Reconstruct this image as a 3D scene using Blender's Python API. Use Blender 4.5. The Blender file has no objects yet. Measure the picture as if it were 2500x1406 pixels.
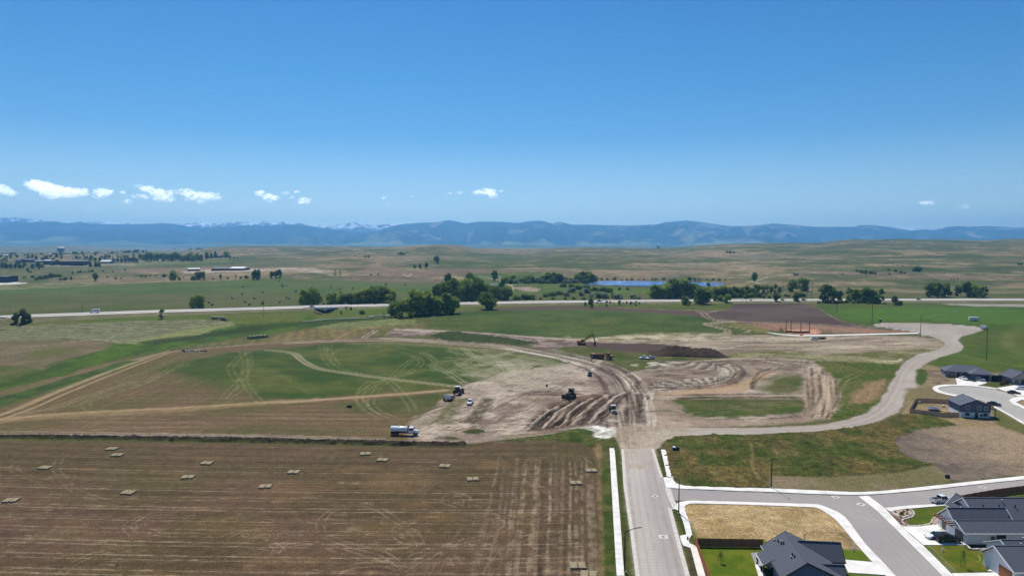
import bpy, bmesh, math, random
import numpy as np
from mathutils import Vector, Matrix
from mathutils.geometry import tessellate_polygon
random.seed(7); np.random.seed(7)
C = bpy.context.scene.collection
scene = bpy.context.scene
R = math.radians

# ------------------------------------------------------------------ camera
F = 1667.0                      # focal length in photo pixels (2500 wide)
CAM_H = 62.0
PITCH = math.atan(103.0 / F)
cam_data = bpy.data.cameras.new('drone_camera')
cam_data.sensor_width = 36.0
cam_data.lens = F / 2500.0 * 36.0
cam_data.clip_start = 0.5
cam_data.clip_end = 120000.0
cam = bpy.data.objects.new('drone_camera', cam_data)
cam.location = (0, 0, CAM_H)
cam.rotation_euler = (R(90) - PITCH, 0, 0)
C.objects.link(cam)
scene.camera = cam

# ------------------------------------------------------------------ light
SUN_EL, SUN_AZ = 58.0, -14.0     # azimuth clockwise from +Y (the view direction)
world = bpy.data.worlds.new('World')
scene.world = world
world.use_nodes = True
wn = world.node_tree
sky = wn.nodes.new('ShaderNodeTexSky')
sky.sky_type = 'NISHITA'
sky.sun_disc = False
sky.sun_elevation = R(SUN_EL)
sky.sun_rotation = R(SUN_AZ)
sky.altitude = 1200
sky.air_density = 1.0
sky.dust_density = 1.0
sky.ozone_density = 2.2
bg = wn.nodes['Background']
bg.inputs['Strength'].default_value = 0.118
grade = wn.nodes.new('ShaderNodeMix'); grade.data_type = 'RGBA'; grade.blend_type = 'MULTIPLY'
grade.inputs['Factor'].default_value = 1.0
wtc = wn.nodes.new('ShaderNodeTexCoord'); wsx = wn.nodes.new('ShaderNodeSeparateXYZ'); wn.links.new(wtc.outputs['Generated'], wsx.inputs[0])
wcr = wn.nodes.new('ShaderNodeValToRGB'); wn.links.new(wsx.outputs['Z'], wcr.inputs[0]); wn.links.new(wcr.outputs[0], grade.inputs['B'])
_e = wcr.color_ramp.elements       # camera-like grade of the whole sky, paler towards the horizon all the way round
_st = [(0.0, (1.25,1.25,.97)), (.07, (.76,.87,.87)), (.15, (.32,.61,.78)), (.23, (.215,.56,.77)), (.33, (.16,.49,.75)), (1.0, (.14,.44,.72))]
_e[0].position, _e[0].color = 0.0, (*_st[0][1], 1); _e[1].position, _e[1].color = 1.0, (*_st[-1][1], 1)
for _p, _c in _st[1:-1]:
    _n = _e.new(_p); _n.color = (*_c, 1)
wn.links.new(sky.outputs[0], grade.inputs['A']); wn.links.new(grade.outputs['Result'], bg.inputs[0])
sun_data = bpy.data.lights.new('sun', 'SUN')
sun_data.energy = 4.9
sun_data.angle = R(0.53)
sun_data.color = (1.0, 0.945, 0.86)
sun = bpy.data.objects.new('sun', sun_data)
sdir = Vector((math.sin(R(SUN_AZ)) * math.cos(R(SUN_EL)), math.cos(R(SUN_AZ)) * math.cos(R(SUN_EL)), math.sin(R(SUN_EL))))
sun.rotation_euler = sdir.to_track_quat('Z', 'Y').to_euler()
sun.location = (0, 0, 300)
C.objects.link(sun)
vs = scene.view_settings
vs.view_transform = 'Standard'; vs.look = 'None'; vs.exposure = 0.12; vs.gamma = 1.0
vs.use_curve_mapping = False
cy = scene.cycles
cy.max_bounces = 5; cy.diffuse_bounces = 2; cy.glossy_bounces = 2; cy.transparent_max_bounces = 80
cy.transmission_bounces = 3; cy.volume_bounces = 2
cy.use_denoising = True
cy.denoising_input_passes = 'RGB_ALBEDO_NORMAL'; cy.denoising_prefilter = 'ACCURATE'
try:
    cy.volume_step_rate = 1.0
except Exception:
    pass

# ------------------------------------------------------------------ helpers
def lin(c):
    c = np.asarray(c, float) / 255.0
    return np.where(c <= 0.04045, c / 12.92, ((c + 0.055) / 1.055) ** 2.4)
def L4(c):
    v = lin(c); return (float(v[0]), float(v[1]), float(v[2]), 1.0)
def sstep(a, b, x):
    t = np.clip((x - a) / (b - a), 0, 1); return t * t * (3 - 2 * t)

def _hash(ix, iy, seed):
    h = (ix * 374761393 + iy * 668265263 + seed * 1274126177) & 0xFFFFFFFF
    h = ((h ^ (h >> 13)) * 1274126177) & 0xFFFFFFFF
    h = h ^ (h >> 16)
    return (h & 0xFFFFFF) / float(0xFFFFFF)
def vnoise(x, y, seed=0):
    x = np.asarray(x, float); y = np.asarray(y, float)
    ix = np.floor(x).astype(np.int64); iy = np.floor(y).astype(np.int64)
    fx = x - ix; fy = y - iy
    fx = fx * fx * (3 - 2 * fx); fy = fy * fy * (3 - 2 * fy)
    a = _hash(ix, iy, seed); b = _hash(ix + 1, iy, seed)
    c = _hash(ix, iy + 1, seed); d = _hash(ix + 1, iy + 1, seed)
    return (a + (b - a) * fx) + ((c + (d - c) * fx) - (a + (b - a) * fx)) * fy
def fbm(x, y, seed=0, octs=4, gain=0.5):
    s = 0.0; a = 1.0; n = 0.0
    for k in range(octs):
        s = s + a * vnoise(x * 2 ** k + 17.3 * k, y * 2 ** k - 9.1 * k, seed + k * 31); n += a; a *= gain
    return s / n * 2 - 1

# ------------------------------------------------------------------ terrain
ROW1 = np.array([[-400,616],[0,616],[400,614],[440,611],[500,605],[560,602],[700,601],[950,602],[1000,600],[1080,596.5],[1120,599],[1160,606],[1250,608],[1420,604],
    [1600,605.5],[1650,604],[1700,600],[1770,595],[1850,593.5],[2000,592],[2070,586.5],[2200,584.5],[2310,585.5],[2400,588.5],[2460,584],[2500,583],[2600,586],[2900,590]], float)
ROW2 = np.array([[-400,604],[0,601],[60,602.5],[145,599],[200,601],[290,607],[350,611],[500,613],[700,615],[2900,618]], float)
ZB = np.array([[-5000,0],[430,0],[470,1.0],[530,5.5],[570,6.5],[700,6.5],[850,7],[1000,9],[1200,17],[1500,26],[2000,36],[2600,44],[3500,51],[20000,51]], float)
def terrain(X, Y):
    X = np.asarray(X, float); Y = np.asarray(Y, float)
    Ys = np.maximum(Y, 60.0)
    col = 1250 + F * X / Ys
    z1 = 62 - 3500 * (np.interp(col, ROW1[:, 0], ROW1[:, 1]) - 600) / F
    z2 = 62 - 6000 * (np.interp(col, ROW2[:, 0], ROW2[:, 1]) - 600) / F
    z = np.interp(Y, ZB[:, 0], ZB[:, 1])
    z = z + (z1 - 51) * sstep(900, 3500, Y)
    w = sstep(3500, 4300, Y)
    z = z + (np.minimum(z1 - 22, 18) - z) * w
    w2 = sstep(4300, 6000, Y)
    z = z + (z2 - z) * w2
    w3 = sstep(6000, 8500, Y)
    z = z + (36 - z) * w3
    amp = 5.5 * sstep(950, 1900, Y) * (1 - 0.68 * sstep(2700, 3500, Y)) * (1 - sstep(3600, 4300, Y) * 0.3)
    n = fbm(X / 330.0, Y / 420.0, 5, 3)
    z = z + amp * n * 2.5 + amp * .9 * np.minimum(fbm(X / 120.0, Y / 150.0, 6, 3), .1)
    z = z + 0.9 * sstep(760, 1000, Y) * fbm(X / 70.0, Y / 90.0, 9, 2)
    return z
def T(x, y): return float(terrain(x, y))

cosP, sinP = math.cos(PITCH), math.sin(PITCH)
_YS = np.concatenate([np.linspace(90, 800, 1500), np.geomspace(801, 9000, 1800)])
def ray(px, py):
    a = (px - 1250.0) / F; b = (703.0 - py) / F
    dy = cosP + b * sinP
    return a / dy, (-sinP + b * cosP) / dy
def gp(px, py, h=0.0):
    """world ground point seen at photo pixel (px, py); h = height above the ground"""
    ux, uz = ray(px, py)
    zr = CAM_H + uz * _YS
    d = zr - (terrain(ux * _YS, _YS) + h)
    idx = np.argmax(d <= 0)
    if d[idx] > 0: idx = len(_YS) - 1
    if idx == 0:
        y = (h - CAM_H) / uz
    else:
        t = d[idx - 1] / (d[idx - 1] - d[idx] + 1e-9)
        y = _YS[idx - 1] + t * (_YS[idx] - _YS[idx - 1])
    return ux * y, y
def gpl(pts, h=0.0): return [gp(x, y, h) for x, y in pts]
def wp(px, py, z):
    """point seen at the pixel at absolute height z (for z below the camera)"""
    ux, uz = ray(px, py); y = (z - CAM_H) / uz
    return ux * y, y
def ppm(y): return F / y       # photo pixels per metre at depth y

# ------------------------------------------------------------------ materials
MATS = {}; ALB = 0.86
def nm(name):
    m = bpy.data.materials.new(name); m.use_nodes = True
    nt = m.node_tree; b = nt.nodes['Principled BSDF']
    return m, nt, b
def mat(name, rgb, rough=0.8, metal=0.0, var=0.12, scale=1.5, spec=0.3, bump=0.0, detail=4.0, stretch=None, col2=None, coat=0.0):
    """procedural paint: base colour with noise variation in object space"""
    if name in MATS: return MATS[name]
    m, nt, b = nm(name); N = nt.nodes; K = nt.links
    tc = N.new('ShaderNodeTexCoord'); mp = N.new('ShaderNodeMapping')
    if stretch: mp.inputs['Scale'].default_value = stretch
    K.new(tc.outputs['Object'], mp.inputs['Vector'])
    no = N.new('ShaderNodeTexNoise'); no.inputs['Scale'].default_value = scale; no.inputs['Detail'].default_value = detail
    K.new(mp.outputs[0], no.inputs['Vector'])
    cr = N.new('ShaderNodeValToRGB')
    c = lin(rgb) * ALB; lo = c * (1 - var * 1.6); hi = c * (1 + var * 1.6) if col2 is None else lin(col2) * ALB
    if col2 is not None: lo = c
    cr.color_ramp.elements[0].position = 0.3; cr.color_ramp.elements[1].position = 0.7
    cr.color_ramp.elements[0].color = (*[float(v) for v in lo], 1); cr.color_ramp.elements[1].color = (*[float(min(v, .95)) for v in hi], 1)
    K.new(no.outputs[0], cr.inputs[0]); K.new(cr.outputs[0], b.inputs['Base Color'])
    b.inputs['Roughness'].default_value = rough; b.inputs['Metallic'].default_value = metal
    b.inputs['Specular IOR Level'].default_value = spec
    if coat: b.inputs['Coat Weight'].default_value = coat; b.inputs['Coat Roughness'].default_value = 0.1
    if bump:
        bp = N.new('ShaderNodeBump'); bp.inputs['Strength'].default_value = bump; bp.inputs['Distance'].default_value = 0.05
        K.new(no.outputs[0], bp.inputs['Height']); K.new(bp.outputs[0], b.inputs['Normal'])
    MATS[name] = m
    return m

def tag(o, label=None, cat=None, group=None, kind=None):
    if label: o['label'] = label
    if cat: o['category'] = cat
    if group: o['group'] = group
    if kind: o['kind'] = kind
    return o
def struct(o): o['kind'] = 'structure'; return o
def link(name, me, parent=None):
    o = bpy.data.objects.new(name, me); C.objects.link(o)
    if parent is not None: o.parent = parent
    return o
def empty(name, loc, rz=0.0, label=None, cat=None, group=None):
    o = bpy.data.objects.new(name, None); C.objects.link(o)
    o.location = loc; o.rotation_euler = (0, 0, rz); o.empty_display_size = 0.5
    return tag(o, label, cat, group)
def kids(o): return [c for c in bpy.data.objects if c.parent == o]
KIDS = {}
def copy_tree(src, loc, rz=None, label=None, scale=None):
    c = src.copy(); C.objects.link(c); c.location = loc
    if rz is not None: c.rotation_euler = (0, 0, rz)
    if label: c['label'] = label
    if scale is not None: c.scale = scale if hasattr(scale, '__len__') else (scale,) * 3
    if src.name not in KIDS:
        KIDS[src.name] = [(k, kids(k)) for k in kids(src)]
    for k, subs in KIDS[src.name]:
        d = k.copy(); C.objects.link(d); d.parent = c
        for s in subs:
            e = s.copy(); C.objects.link(e); e.parent = d
    return c

def grid_mesh(name, P, faces, cols=None, material=None, smooth=True):
    """P (n,3) float, faces (m,k) int; fast creation through foreach_set"""
    me = bpy.data.meshes.new(name)
    m, k = faces.shape
    me.vertices.add(len(P)); me.vertices.foreach_set('co', P.astype(np.float32).ravel())
    me.loops.add(m * k); me.loops.foreach_set('vertex_index', faces.astype(np.int32).ravel())
    me.polygons.add(m); me.polygons.foreach_set('loop_start', np.arange(0, m * k, k, dtype=np.int32))
    try: me.polygons.foreach_set('loop_total', np.full(m, k, dtype=np.int32))
    except Exception: pass
    me.update(calc_edges=True)
    if smooth: me.polygons.foreach_set('use_smooth', np.ones(m, dtype=bool))
    if cols is not None:
        at = me.color_attributes.new('gcol', 'FLOAT_COLOR', 'POINT')
        cc = np.ones((len(P), 4), np.float32); cc[:, :3] = cols
        at.data.foreach_set('color', cc.ravel())
    if material: me.materials.append(material)
    return me

class MB:
    """small mesh builder: collects primitives, then links them as ONE mesh object"""
    def __init__(s): s.v = []; s.f = []
    def add(s, vs, fs):
        n = len(s.v); s.v += [tuple(v) for v in vs]; s.f += [tuple(n + i for i in f) for f in fs]; return s
    def box(s, x0, x1, y0, y1, z0, z1):
        v = [(x0,y0,z0),(x1,y0,z0),(x1,y1,z0),(x0,y1,z0),(x0,y0,z1),(x1,y0,z1),(x1,y1,z1),(x0,y1,z1)]
        return s.add(v, [(0,3,2,1),(4,5,6,7),(0,1,5,4),(1,2,6,5),(2,3,7,6),(3,0,4,7)])
    def cyl(s, p, q, r0, r1=None, n=10, caps=True):
        r1 = r0 if r1 is None else r1
        p = Vector(p); q = Vector(q); d = (q - p).normalized()
        a = d.orthogonal().normalized(); b = d.cross(a)
        v = []
        for c, r in ((p, r0), (q, r1)):
            for i in range(n):
                t = 2 * math.pi * i / n; v.append(c + a * math.cos(t) * r + b * math.sin(t) * r)
        f = [(i, (i + 1) % n, n + (i + 1) % n, n + i) for i in range(n)]
        if caps: f += [tuple(range(n - 1, -1, -1)), tuple(range(n, 2 * n))]
        return s.add(v, f)
    def prism(s, prof, y0, y1, inset=None):
        """profile in XZ extruded along Y"""
        n = len(prof)
        v = [(x, y0, z) for x, z in prof] + [(x, y1, z) for x, z in prof]
        f = [(i, (i + 1) % n, n + (i + 1) % n, n + i) for i in range(n)] + [tuple(range(n - 1, -1, -1)), tuple(range(n, 2 * n))]
        return s.add(v, f)
    def lofty(s, secs):
        """sections = equal-length vertex rings joined by quads, capped"""
        n = len(secs[0]); v = [p for r in secs for p in r]; f = []
        for k in range(len(secs) - 1):
            for i in range(n):
                f.append((k*n+i, k*n+(i+1)%n, (k+1)*n+(i+1)%n, (k+1)*n+i))
        f += [tuple(range(n-1,-1,-1)), tuple((len(secs)-1)*n+i for i in range(n))]
        return s.add(v, f)
    def quad(s, *p): return s.add(p, [tuple(range(len(p)))])
    def sphere(s, c, r, nu=10, nv=6, sz=1.0, half=False):
        v = []; f = []
        for j in range(nv + 1):
            ph = (math.pi / 2 if half else math.pi) * j / nv
            for i in range(nu):
                th = 2 * math.pi * i / nu
                v.append((c[0] + r*math.sin(ph)*math.cos(th), c[1] + r*math.sin(ph)*math.sin(th), c[2] + r*sz*math.cos(ph)))
        for j in range(nv):
            for i in range(nu): f.append((j*nu+i, j*nu+(i+1)%nu, (j+1)*nu+(i+1)%nu, (j+1)*nu+i))
        return s.add(v, f)
    def mesh(s, name, m, smooth=False, bevel=0.0):
        me = bpy.data.meshes.new(name); me.from_pydata([tuple(v) for v in s.v], [], s.f)
        bm = bmesh.new(); bm.from_mesh(me)
        if bevel:
            bmesh.ops.remove_doubles(bm, verts=bm.verts, dist=1e-4)
            bmesh.ops.bevel(bm, geom=[e for e in bm.edges if e.is_manifold and e.calc_face_angle(0) > 0.6], offset=bevel, segments=1, affect='EDGES')
        bmesh.ops.recalc_face_normals(bm, faces=bm.faces)
        bm.to_mesh(me); bm.free()
        if smooth:
            for p in me.polygons: p.use_smooth = True
        me.materials.append(m)
        return me
    def build(s, name, m, parent=None, smooth=False, bevel=0.0):
        return link(name, s.mesh(name, m, smooth, bevel), parent)

# ------------------------------------------------------------------ ground grids
def make_rows(y0, y1, kn, kf):
    ys = [y0]
    while ys[-1] < y1:
        y = ys[-1]; ys.append(y + min(kn * y * y / 42346.0, kf * y))
    return np.array(ys)
NEAR_END = 790.0
rowsN = make_rows(96.0, NEAR_END, 0.80, 0.0085)
rowsN[-1] = NEAR_END
uN = np.arange(-0.90, 0.9001, 0.00150)
rowsF = make_rows(NEAR_END, 9600.0, 9.0, 0.0085)
rowsF[0] = NEAR_END
uF = np.arange(-0.90, 0.9001, 0.0021)

class Ground:
    def __init__(s, rows, us, nseed):
        s.Y = rows; s.U = us
        s.dy = np.gradient(rows); s.du = us[1] - us[0]
        s.GY = np.repeat(rows[:, None], len(us), 1); s.GX = s.GY * us[None, :]
        s.col = np.zeros(s.GX.shape + (3,)); s.h = np.zeros(s.GX.shape)
        s.reg = np.zeros(s.GX.shape, np.int16)
        s.n1 = fbm(s.GX / 9.0, s.GY / 9.0, 11 + nseed, 3)         # soft warp noise
        s.n2 = fbm(s.GX / 1.7, s.GY / 2.2, 23 + nseed, 2)
        s.n3 = fbm(s.GX / 40.0, s.GY / 40.0, 37 + nseed, 3)
    def box(s, x0, x1, y0, y1):
        i0 = max(0, np.searchsorted(s.Y, y0) - 1); i1 = min(len(s.Y), np.searchsorted(s.Y, y1) + 1)
        if i0 >= i1: return None
        ya, yb = max(s.Y[i0], 1), s.Y[i1 - 1]
        u0 = min(x0 / ya, x0 / yb); u1 = max(x1 / ya, x1 / yb)
        j0 = max(0, np.searchsorted(s.U, u0) - 1); j1 = min(len(s.U), np.searchsorted(s.U, u1) + 1)
        if j0 >= j1: return None
        return slice(i0, i1), slice(j0, j1)
    def polymask(s, pts, soft=0.5, rag=0.0, raglen=1):
        """pts in world; returns (slices, mask); rag = metres of edge raggedness"""
        P = np.array(pts); m = soft + rag * 1.5 + 1
        sl = s.box(P[:, 0].min() - m, P[:, 0].max() + m, P[:, 1].min() - m, P[:, 1].max() + m)
        if sl is None: return None
        x = s.GX[sl]; y = s.GY[sl]
        if rag:
            x = x + s.n1[sl] * rag; y = y + s.n1[sl][:, ::-1] * rag * 0.9 + s.n2[sl] * rag * 0.35
        inside = np.zeros(x.shape, bool); d2 = np.full(x.shape, 1e12)
        n = len(P)
        for k in range(n):
            ax, ay = P[k]; bx, by = P[(k + 1) % n]
            cond = ((ay > y) != (by > y))
            if by != ay:
                xi = (bx - ax) * (y - ay) / (by - ay) + ax
                inside ^= cond & (x < xi)
            ex, ey = bx - ax, by - ay; L = ex * ex + ey * ey + 1e-12
            t = np.clip(((x - ax) * ex + (y - ay) * ey) / L, 0, 1)
            dd = (x - ax - t * ex) ** 2 + (y - ay - t * ey) ** 2
            np.minimum(d2, dd, out=d2)
        d = np.sqrt(d2); sd = np.where(inside, d, -d)
        return sl, sstep(-soft, soft, sd)
    def poly(s, px, rgb, soft=0.6, rag=0.8, reg=None, alpha=1.0, vary=0.0, rgb2=None, nscale=None, world=False, h=0.0, fn=None):
        pts = px if world else gpl(px)
        r = s.polymask(pts, soft, rag)
        if r is None: return
        sl, m = r
        c = lin(rgb)[None, None, :] * np.ones(m.shape + (1,))
        if rgb2 is not None:
            q = nscale or 12.0
            w = sstep(-0.35, 0.35, fbm(s.GX[sl] / q, s.GY[sl] / (q * 1.1), int(abs(pts[0][0]) * 7) % 997, 4))
            c = c + (lin(rgb2) - lin(rgb))[None, None, :] * w[..., None]
        if fn is not None: c = fn(s.GX[sl], s.GY[sl], c)
        if vary: c = c * (1 + vary * (s.n1[sl] * 0.6 + s.n3[sl] * 0.6))[..., None]
        a = (m * alpha)[..., None]
        s.col[sl] = s.col[sl] * (1 - a) + c * a
        if reg is not None: s.reg[sl] = np.where(m > 0.5, reg, s.reg[sl])
        if h:
            s.h[sl] = s.h[sl] + m * h
    def line(s, px, width, rgb, soft=0.4, alpha=0.8, twin=0.0, wob=0.25, reg=None, world=False, h=0.0, grain=0.5, smooth=True, w2=None):
        """track painted along a polyline; twin = gauge between two wheel ruts"""
        P = np.array(px if world else gpl(px), float)
        if smooth and len(P) > 2: P = catmull(P, 6)
        if twin:
            e = np.gradient(P, axis=0); nr = np.stack([-e[:, 1], e[:, 0]], 1); nr /= np.linalg.norm(nr, axis=1)[:, None] + 1e-9
            for sg_ in (-.5, .5):
                s.line(P + nr * twin * sg_, width, rgb, soft, alpha, 0.0, wob, reg, True, h, grain, False, w2)
            return
        offs = [0.0]
        wmax = max(width, w2 or 0)
        m = wmax + abs(twin) + soft + 2
        sl = s.box(P[:, 0].min() - m, P[:, 0].max() + m, P[:, 1].min() - m, P[:, 1].max() + m)
        if sl is None: return
        i0, j0 = sl[0].start, sl[1].start
        mask = np.zeros(s.GX[sl].shape)
        nseg = len(P) - 1
        for k in range(nseg):
            a = P[k]; b = P[k + 1]
            sb = s.box(min(a[0], b[0]) - m, max(a[0], b[0]) + m, min(a[1], b[1]) - m, max(a[1], b[1]) + m)
            if sb is None: continue
            wk = width if w2 is None else width + (w2 - width) * k / nseg
            x = s.GX[sb]; y = s.GY[sb]
            if wob: x = x + s.n1[sb] * wob; y = y + s.n2[sb] * wob
            e = b - a; L = float(e @ e) + 1e-9
            t = np.clip(((x - a[0]) * e[0] + (y - a[1]) * e[1]) / L, 0, 1)
            dx = x - a[0] - t * e[0]; dy = y - a[1] - t * e[1]
            d = np.sqrt(dx * dx + dy * dy)
            sg = (e[0] * dy - e[1] * dx)
            d = np.where(sg < 0, -d, d)
            sp = float(np.interp((a[1] + b[1]) / 2, s.Y, s.dy)); el = math.sqrt(L)
            res = 0.85 * (sp * abs(e[0]) / el + s.du * a[1] * abs(e[1]) / el)
            wk = wk * .7; res *= 1.15; we = max(wk, res); al = min(1.0, wk / we * 1.6)
            mm = np.zeros(x.shape)
            for o in offs:
                mm = np.maximum(mm, 1 - sstep(we * .25, we / 2 + max(soft * .7, res * .25), np.abs(d - o)))
            mm *= al
            i1 = sb[0].start - i0; j1 = sb[1].start - j0
            ii0, jj0 = max(i1, 0), max(j1, 0)
            ii1 = min(i1 + mm.shape[0], mask.shape[0]); jj1 = min(j1 + mm.shape[1], mask.shape[1])
            if ii1 <= ii0 or jj1 <= jj0: continue
            sub = mask[ii0:ii1, jj0:jj1]
            np.maximum(sub, mm[ii0 - i1:ii1 - i1, jj0 - j1:jj1 - j1], out=sub)
        g = 1 - grain * (0.5 + 0.9 * s.n2[sl])
        a = (mask * alpha * np.clip(g, 0, 1.3)).clip(0, 1)[..., None]
        s.col[sl] = s.col[sl] * (1 - a) + lin(rgb) * a
        if reg is not None: s.reg[sl] = np.where(mask > 0.5, reg, s.reg[sl])
        if h: s.h[sl] = s.h[sl] + mask * h

def catmull(P, n=6):
    P = np.asarray(P, float); out = []
    Q = np.vstack([2 * P[0] - P[1], P, 2 * P[-1] - P[-2]])
    for i in range(1, len(Q) - 2):
        p0, p1, p2, p3 = Q[i - 1], Q[i], Q[i + 1], Q[i + 2]
        for k in range(n):
            t = k / n
            out.append(0.5 * ((2 * p1) + (-p0 + p2) * t + (2 * p0 - 5 * p1 + 4 * p2 - p3) * t * t + (-p0 + 3 * p1 - 3 * p2 + p3) * t ** 3))
    out.append(P[-1])
    return np.array(out)

# region ids
(G_GRASS, G_HAY, G_FIELD, G_GREEN, G_DIRT, G_GRAVEL, G_WEEDS, G_PLOW, G_SAGE, G_LOT, G_LAWN, G_TRACK, G_BERM, G_BARE, G_SPORT, G_CREEK) = range(16)
REGNAME = {G_GRASS: 'rough_grassland', G_HAY: 'mown_hay_field', G_FIELD: 'stubble_field', G_GREEN: 'green_field', G_DIRT: 'graded_dirt_ground', G_GRAVEL: 'gravel_road',
           G_WEEDS: 'weedy_ground', G_PLOW: 'ploughed_field', G_SAGE: 'windrowed_field', G_LOT: 'dry_grass_lot', G_LAWN: 'lawn', G_TRACK: 'dirt_track', G_BERM: 'soil_berm',
           G_BARE: 'bare_building_plot', G_SPORT: 'sports_field', G_CREEK: 'creek_bank_grass'}
GN = Ground(rowsN, uN, 0)
g = GN
rnd = random.Random(3)
# base: rough grassland, greener or drier by patches
w = sstep(-0.4, 0.4, g.n3)[..., None]
g.col[:] = lin((92, 92, 54)) * (1 - w) + lin((78, 88, 45)) * w
# ---------------- far left
g.poly([(-260,800),(-60,786),(0,783),(550,768),(720,764),(960,748),(990,775),(600,790),(0,796),(-260,806)], (78,98,34), 2, 2, G_CREEK, rgb2=(92,98,42), nscale=15)
g.poly([(-400,818),(-60,800),(0,796),(230,788),(350,783),(480,780),(555,781),(580,796),(480,826),(400,838),(330,843),(270,834),(180,830),(0,831),(-400,845)], (113,114,86), 1.5, 1.5, G_SAGE,
       fn=lambda x, y, c: c * (1 + 0.30 * np.sin((y + 0.25 * x + 3 * fbm(x / 25, y / 25, 3, 2)) * 2 * math.pi / 9.0) * sstep(-.5, .3, fbm(x / 14, y / 5, 8, 2)) + 0.35 * fbm(x / 3.0, y / 5.0, 4, 2))[..., None])
g.poly([(300,838),(420,812),(560,790),(578,797),(480,826),(400,838)], (128,138,86), 2, 2, G_SAGE, alpha=.6)
g.poly([(-400,845),(-60,834),(0,831),(180,830),(285,833),(255,853),(200,868),(120,885),(112,904),(30,892),(-60,893),(-400,925)], (102,94,64), 2, 4, G_PLOW, rgb2=(120,104,80), nscale=14)
g.poly([(60,862),(120,850),(180,850),(190,858),(100,872)], (94,96,48), 3, 3, None)
g.line([(-60,858),(40,850),(115,842)], 1.2, (160,152,130), alpha=.6)
g.line([(-40,872),(60,858),(130,851)], 1.5, (158,150,128), alpha=.6)
g.line([(160,836),(215,831),(262,831),(300,838),(350,845)], 2.0, (170,160,128), alpha=.8, reg=G_TRACK)
g.line([(255,829),(300,815),(380,808),(470,800),(545,788)], 1.6, (160,156,122), alpha=.8)
g.line([(-40,795),(100,792),(350,785),(520,782)], 1.6, (150,145,105), alpha=.5)
g.line([(555,786),(650,790),(720,792),(800,795)], 2.4, (140,132,92), alpha=.6)
g.poly([(-400,1040),(-60,935),(0,918),(60,905),(40,893),(-60,893),(-400,925)], (98,95,56), 3, 3, G_GRASS, rgb2=(82,90,44), nscale=20)
# bright creek strip
g.poly([(-400,1070),(-60,962),(0,950),(70,936),(160,912),(250,885),(350,862),(440,846),(560,828),(700,806),(820,796),(960,780),(960,772),(800,784),(590,790),(520,806),(470,822),(350,840),(278,838),(262,850),(190,872),(112,900),(60,918),(0,932),(-60,948),(-400,1050)],
       (72,98,26), 1.5, 3, G_CREEK, rgb2=(58,78,32), nscale=9)
g.poly([(330,838),(380,828),(480,818),(560,806),(640,795),(640,802),(560,816),(470,830),(380,840)], (44,58,30), 1.5, 2, None, alpha=.85)
g.poly([(520,818),(600,795),(700,788),(780,780),(960,772),(960,779),(800,792),(700,800),(600,812)], (48,66,32), 1.5, 2, None, alpha=.7)
g.poly([(-400,1100),(-60,990),(0,976),(150,938),(280,900),(345,880),(352,872),(250,888),(160,915),(70,939),(0,953),(-400,1075)], (104,96,62), 1.5, 3, G_GRASS, rgb2=(120,100,74), nscale=14)
g.poly([(-400,1130),(-60,1012),(0,990),(150,944),(280,905),(350,878),(300,884),(150,926),(0,970),(-60,986),(-400,1090)], (55,74,40), 1.2, 2, G_CREEK, rgb2=(72,92,50), nscale=6)
# ---------------- middle: stubble and green
g.poly([(-400,1170),(-60,1020),(0,998),(150,950),(280,908),(352,878),(410,858),(600,838),(850,826),(960,824),(1100,832),(1240,845),(1380,868),(1500,900),(1540,960),(1540,1070),(1100,1084),(620,1074),(0,1066),(-400,1075)],
       (110,90,66), 1.5, 1, G_FIELD, rgb2=(98,88,54), nscale=26,
       fn=lambda x, y, c: c * (1 + 0.16 * fbm(x / 60.0, y / 1.6, 41, 3) + 0.10 * np.sin(y * 2 * math.pi / 6.3 + 0.02 * x))[..., None])
g.poly([(30,1062),(-30,1045),(150,975),(330,900),(420,862),(560,848),(560,875),(430,905),(300,955),(200,1005)], (98,90,52), 8, 5, None, alpha=.55)
# strip north of the haul road
g.poly([(420,850),(560,832),(700,812),(800,797),(960,783),(1030,785),(1040,800),(960,812),(860,825),(600,840)], (98,96,50), 2, 3, G_GRASS, rgb2=(118,104,66), nscale=15,
       fn=lambda x, y, c: c * (1 + 0.14 * np.sin((x * 0.9 + y * 0.3) * 2 * math.pi / 7.0 + 2 * fbm(x / 30, y / 30, 2, 2)))[..., None])
g.poly([(760,800),(830,788),(960,778),(1020,782),(1010,790),(900,800),(800,803)], (112,120,84), 2, 2, G_SAGE, fn=lambda x, y, c: c * (1 + 0.35 * fbm(x / 3.5, y / 5.0, 4, 2))[..., None])
g.line([(560,845),(640,836),(740,824),(800,812),(870,802),(960,796)], 2.2, (150,126,88), alpha=.7)
g.line([(820,828),(845,815),(880,803),(930,798)], 4.0, (165,136,94), alpha=.75, w2=2)
# greens
g.poly([(395,905),(440,885),(520,866),(640,852),(700,846),(860,836),(960,833),(1100,843),(1250,858),(1375,880),(1385,890),(1330,897),(1255,905),(1215,918),(1150,936),(1100,944),(1060,948),(960,956),(860,966),(760,976),(640,972),(560,948),(470,925)],
       (56,78,32), 7, 7, G_GREEN, rgb2=(84,92,48), nscale=30, fn=lambda x, y, c: c * (1 + 0.18 * fbm(x / 14, y / 5, 6, 3))[..., None])
g.poly([(395,905),(440,885),(560,870),(600,905),(560,948),(470,925)], (62,78,36), 8, 4, None, alpha=.5)
g.poly([(840,838),(960,833),(1100,843),(1250,858),(1240,862),(1100,850),(960,840),(860,842)], (118,112,72), 2, 3, None, alpha=.7)
g.poly([(810,990),(880,978),(1000,966),(1085,958),(1110,965),(1080,985),(1040,1005),(960,1008),(860,1006)], (72,80,42), 5, 4, G_GREEN, rgb2=(92,90,52))
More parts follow.
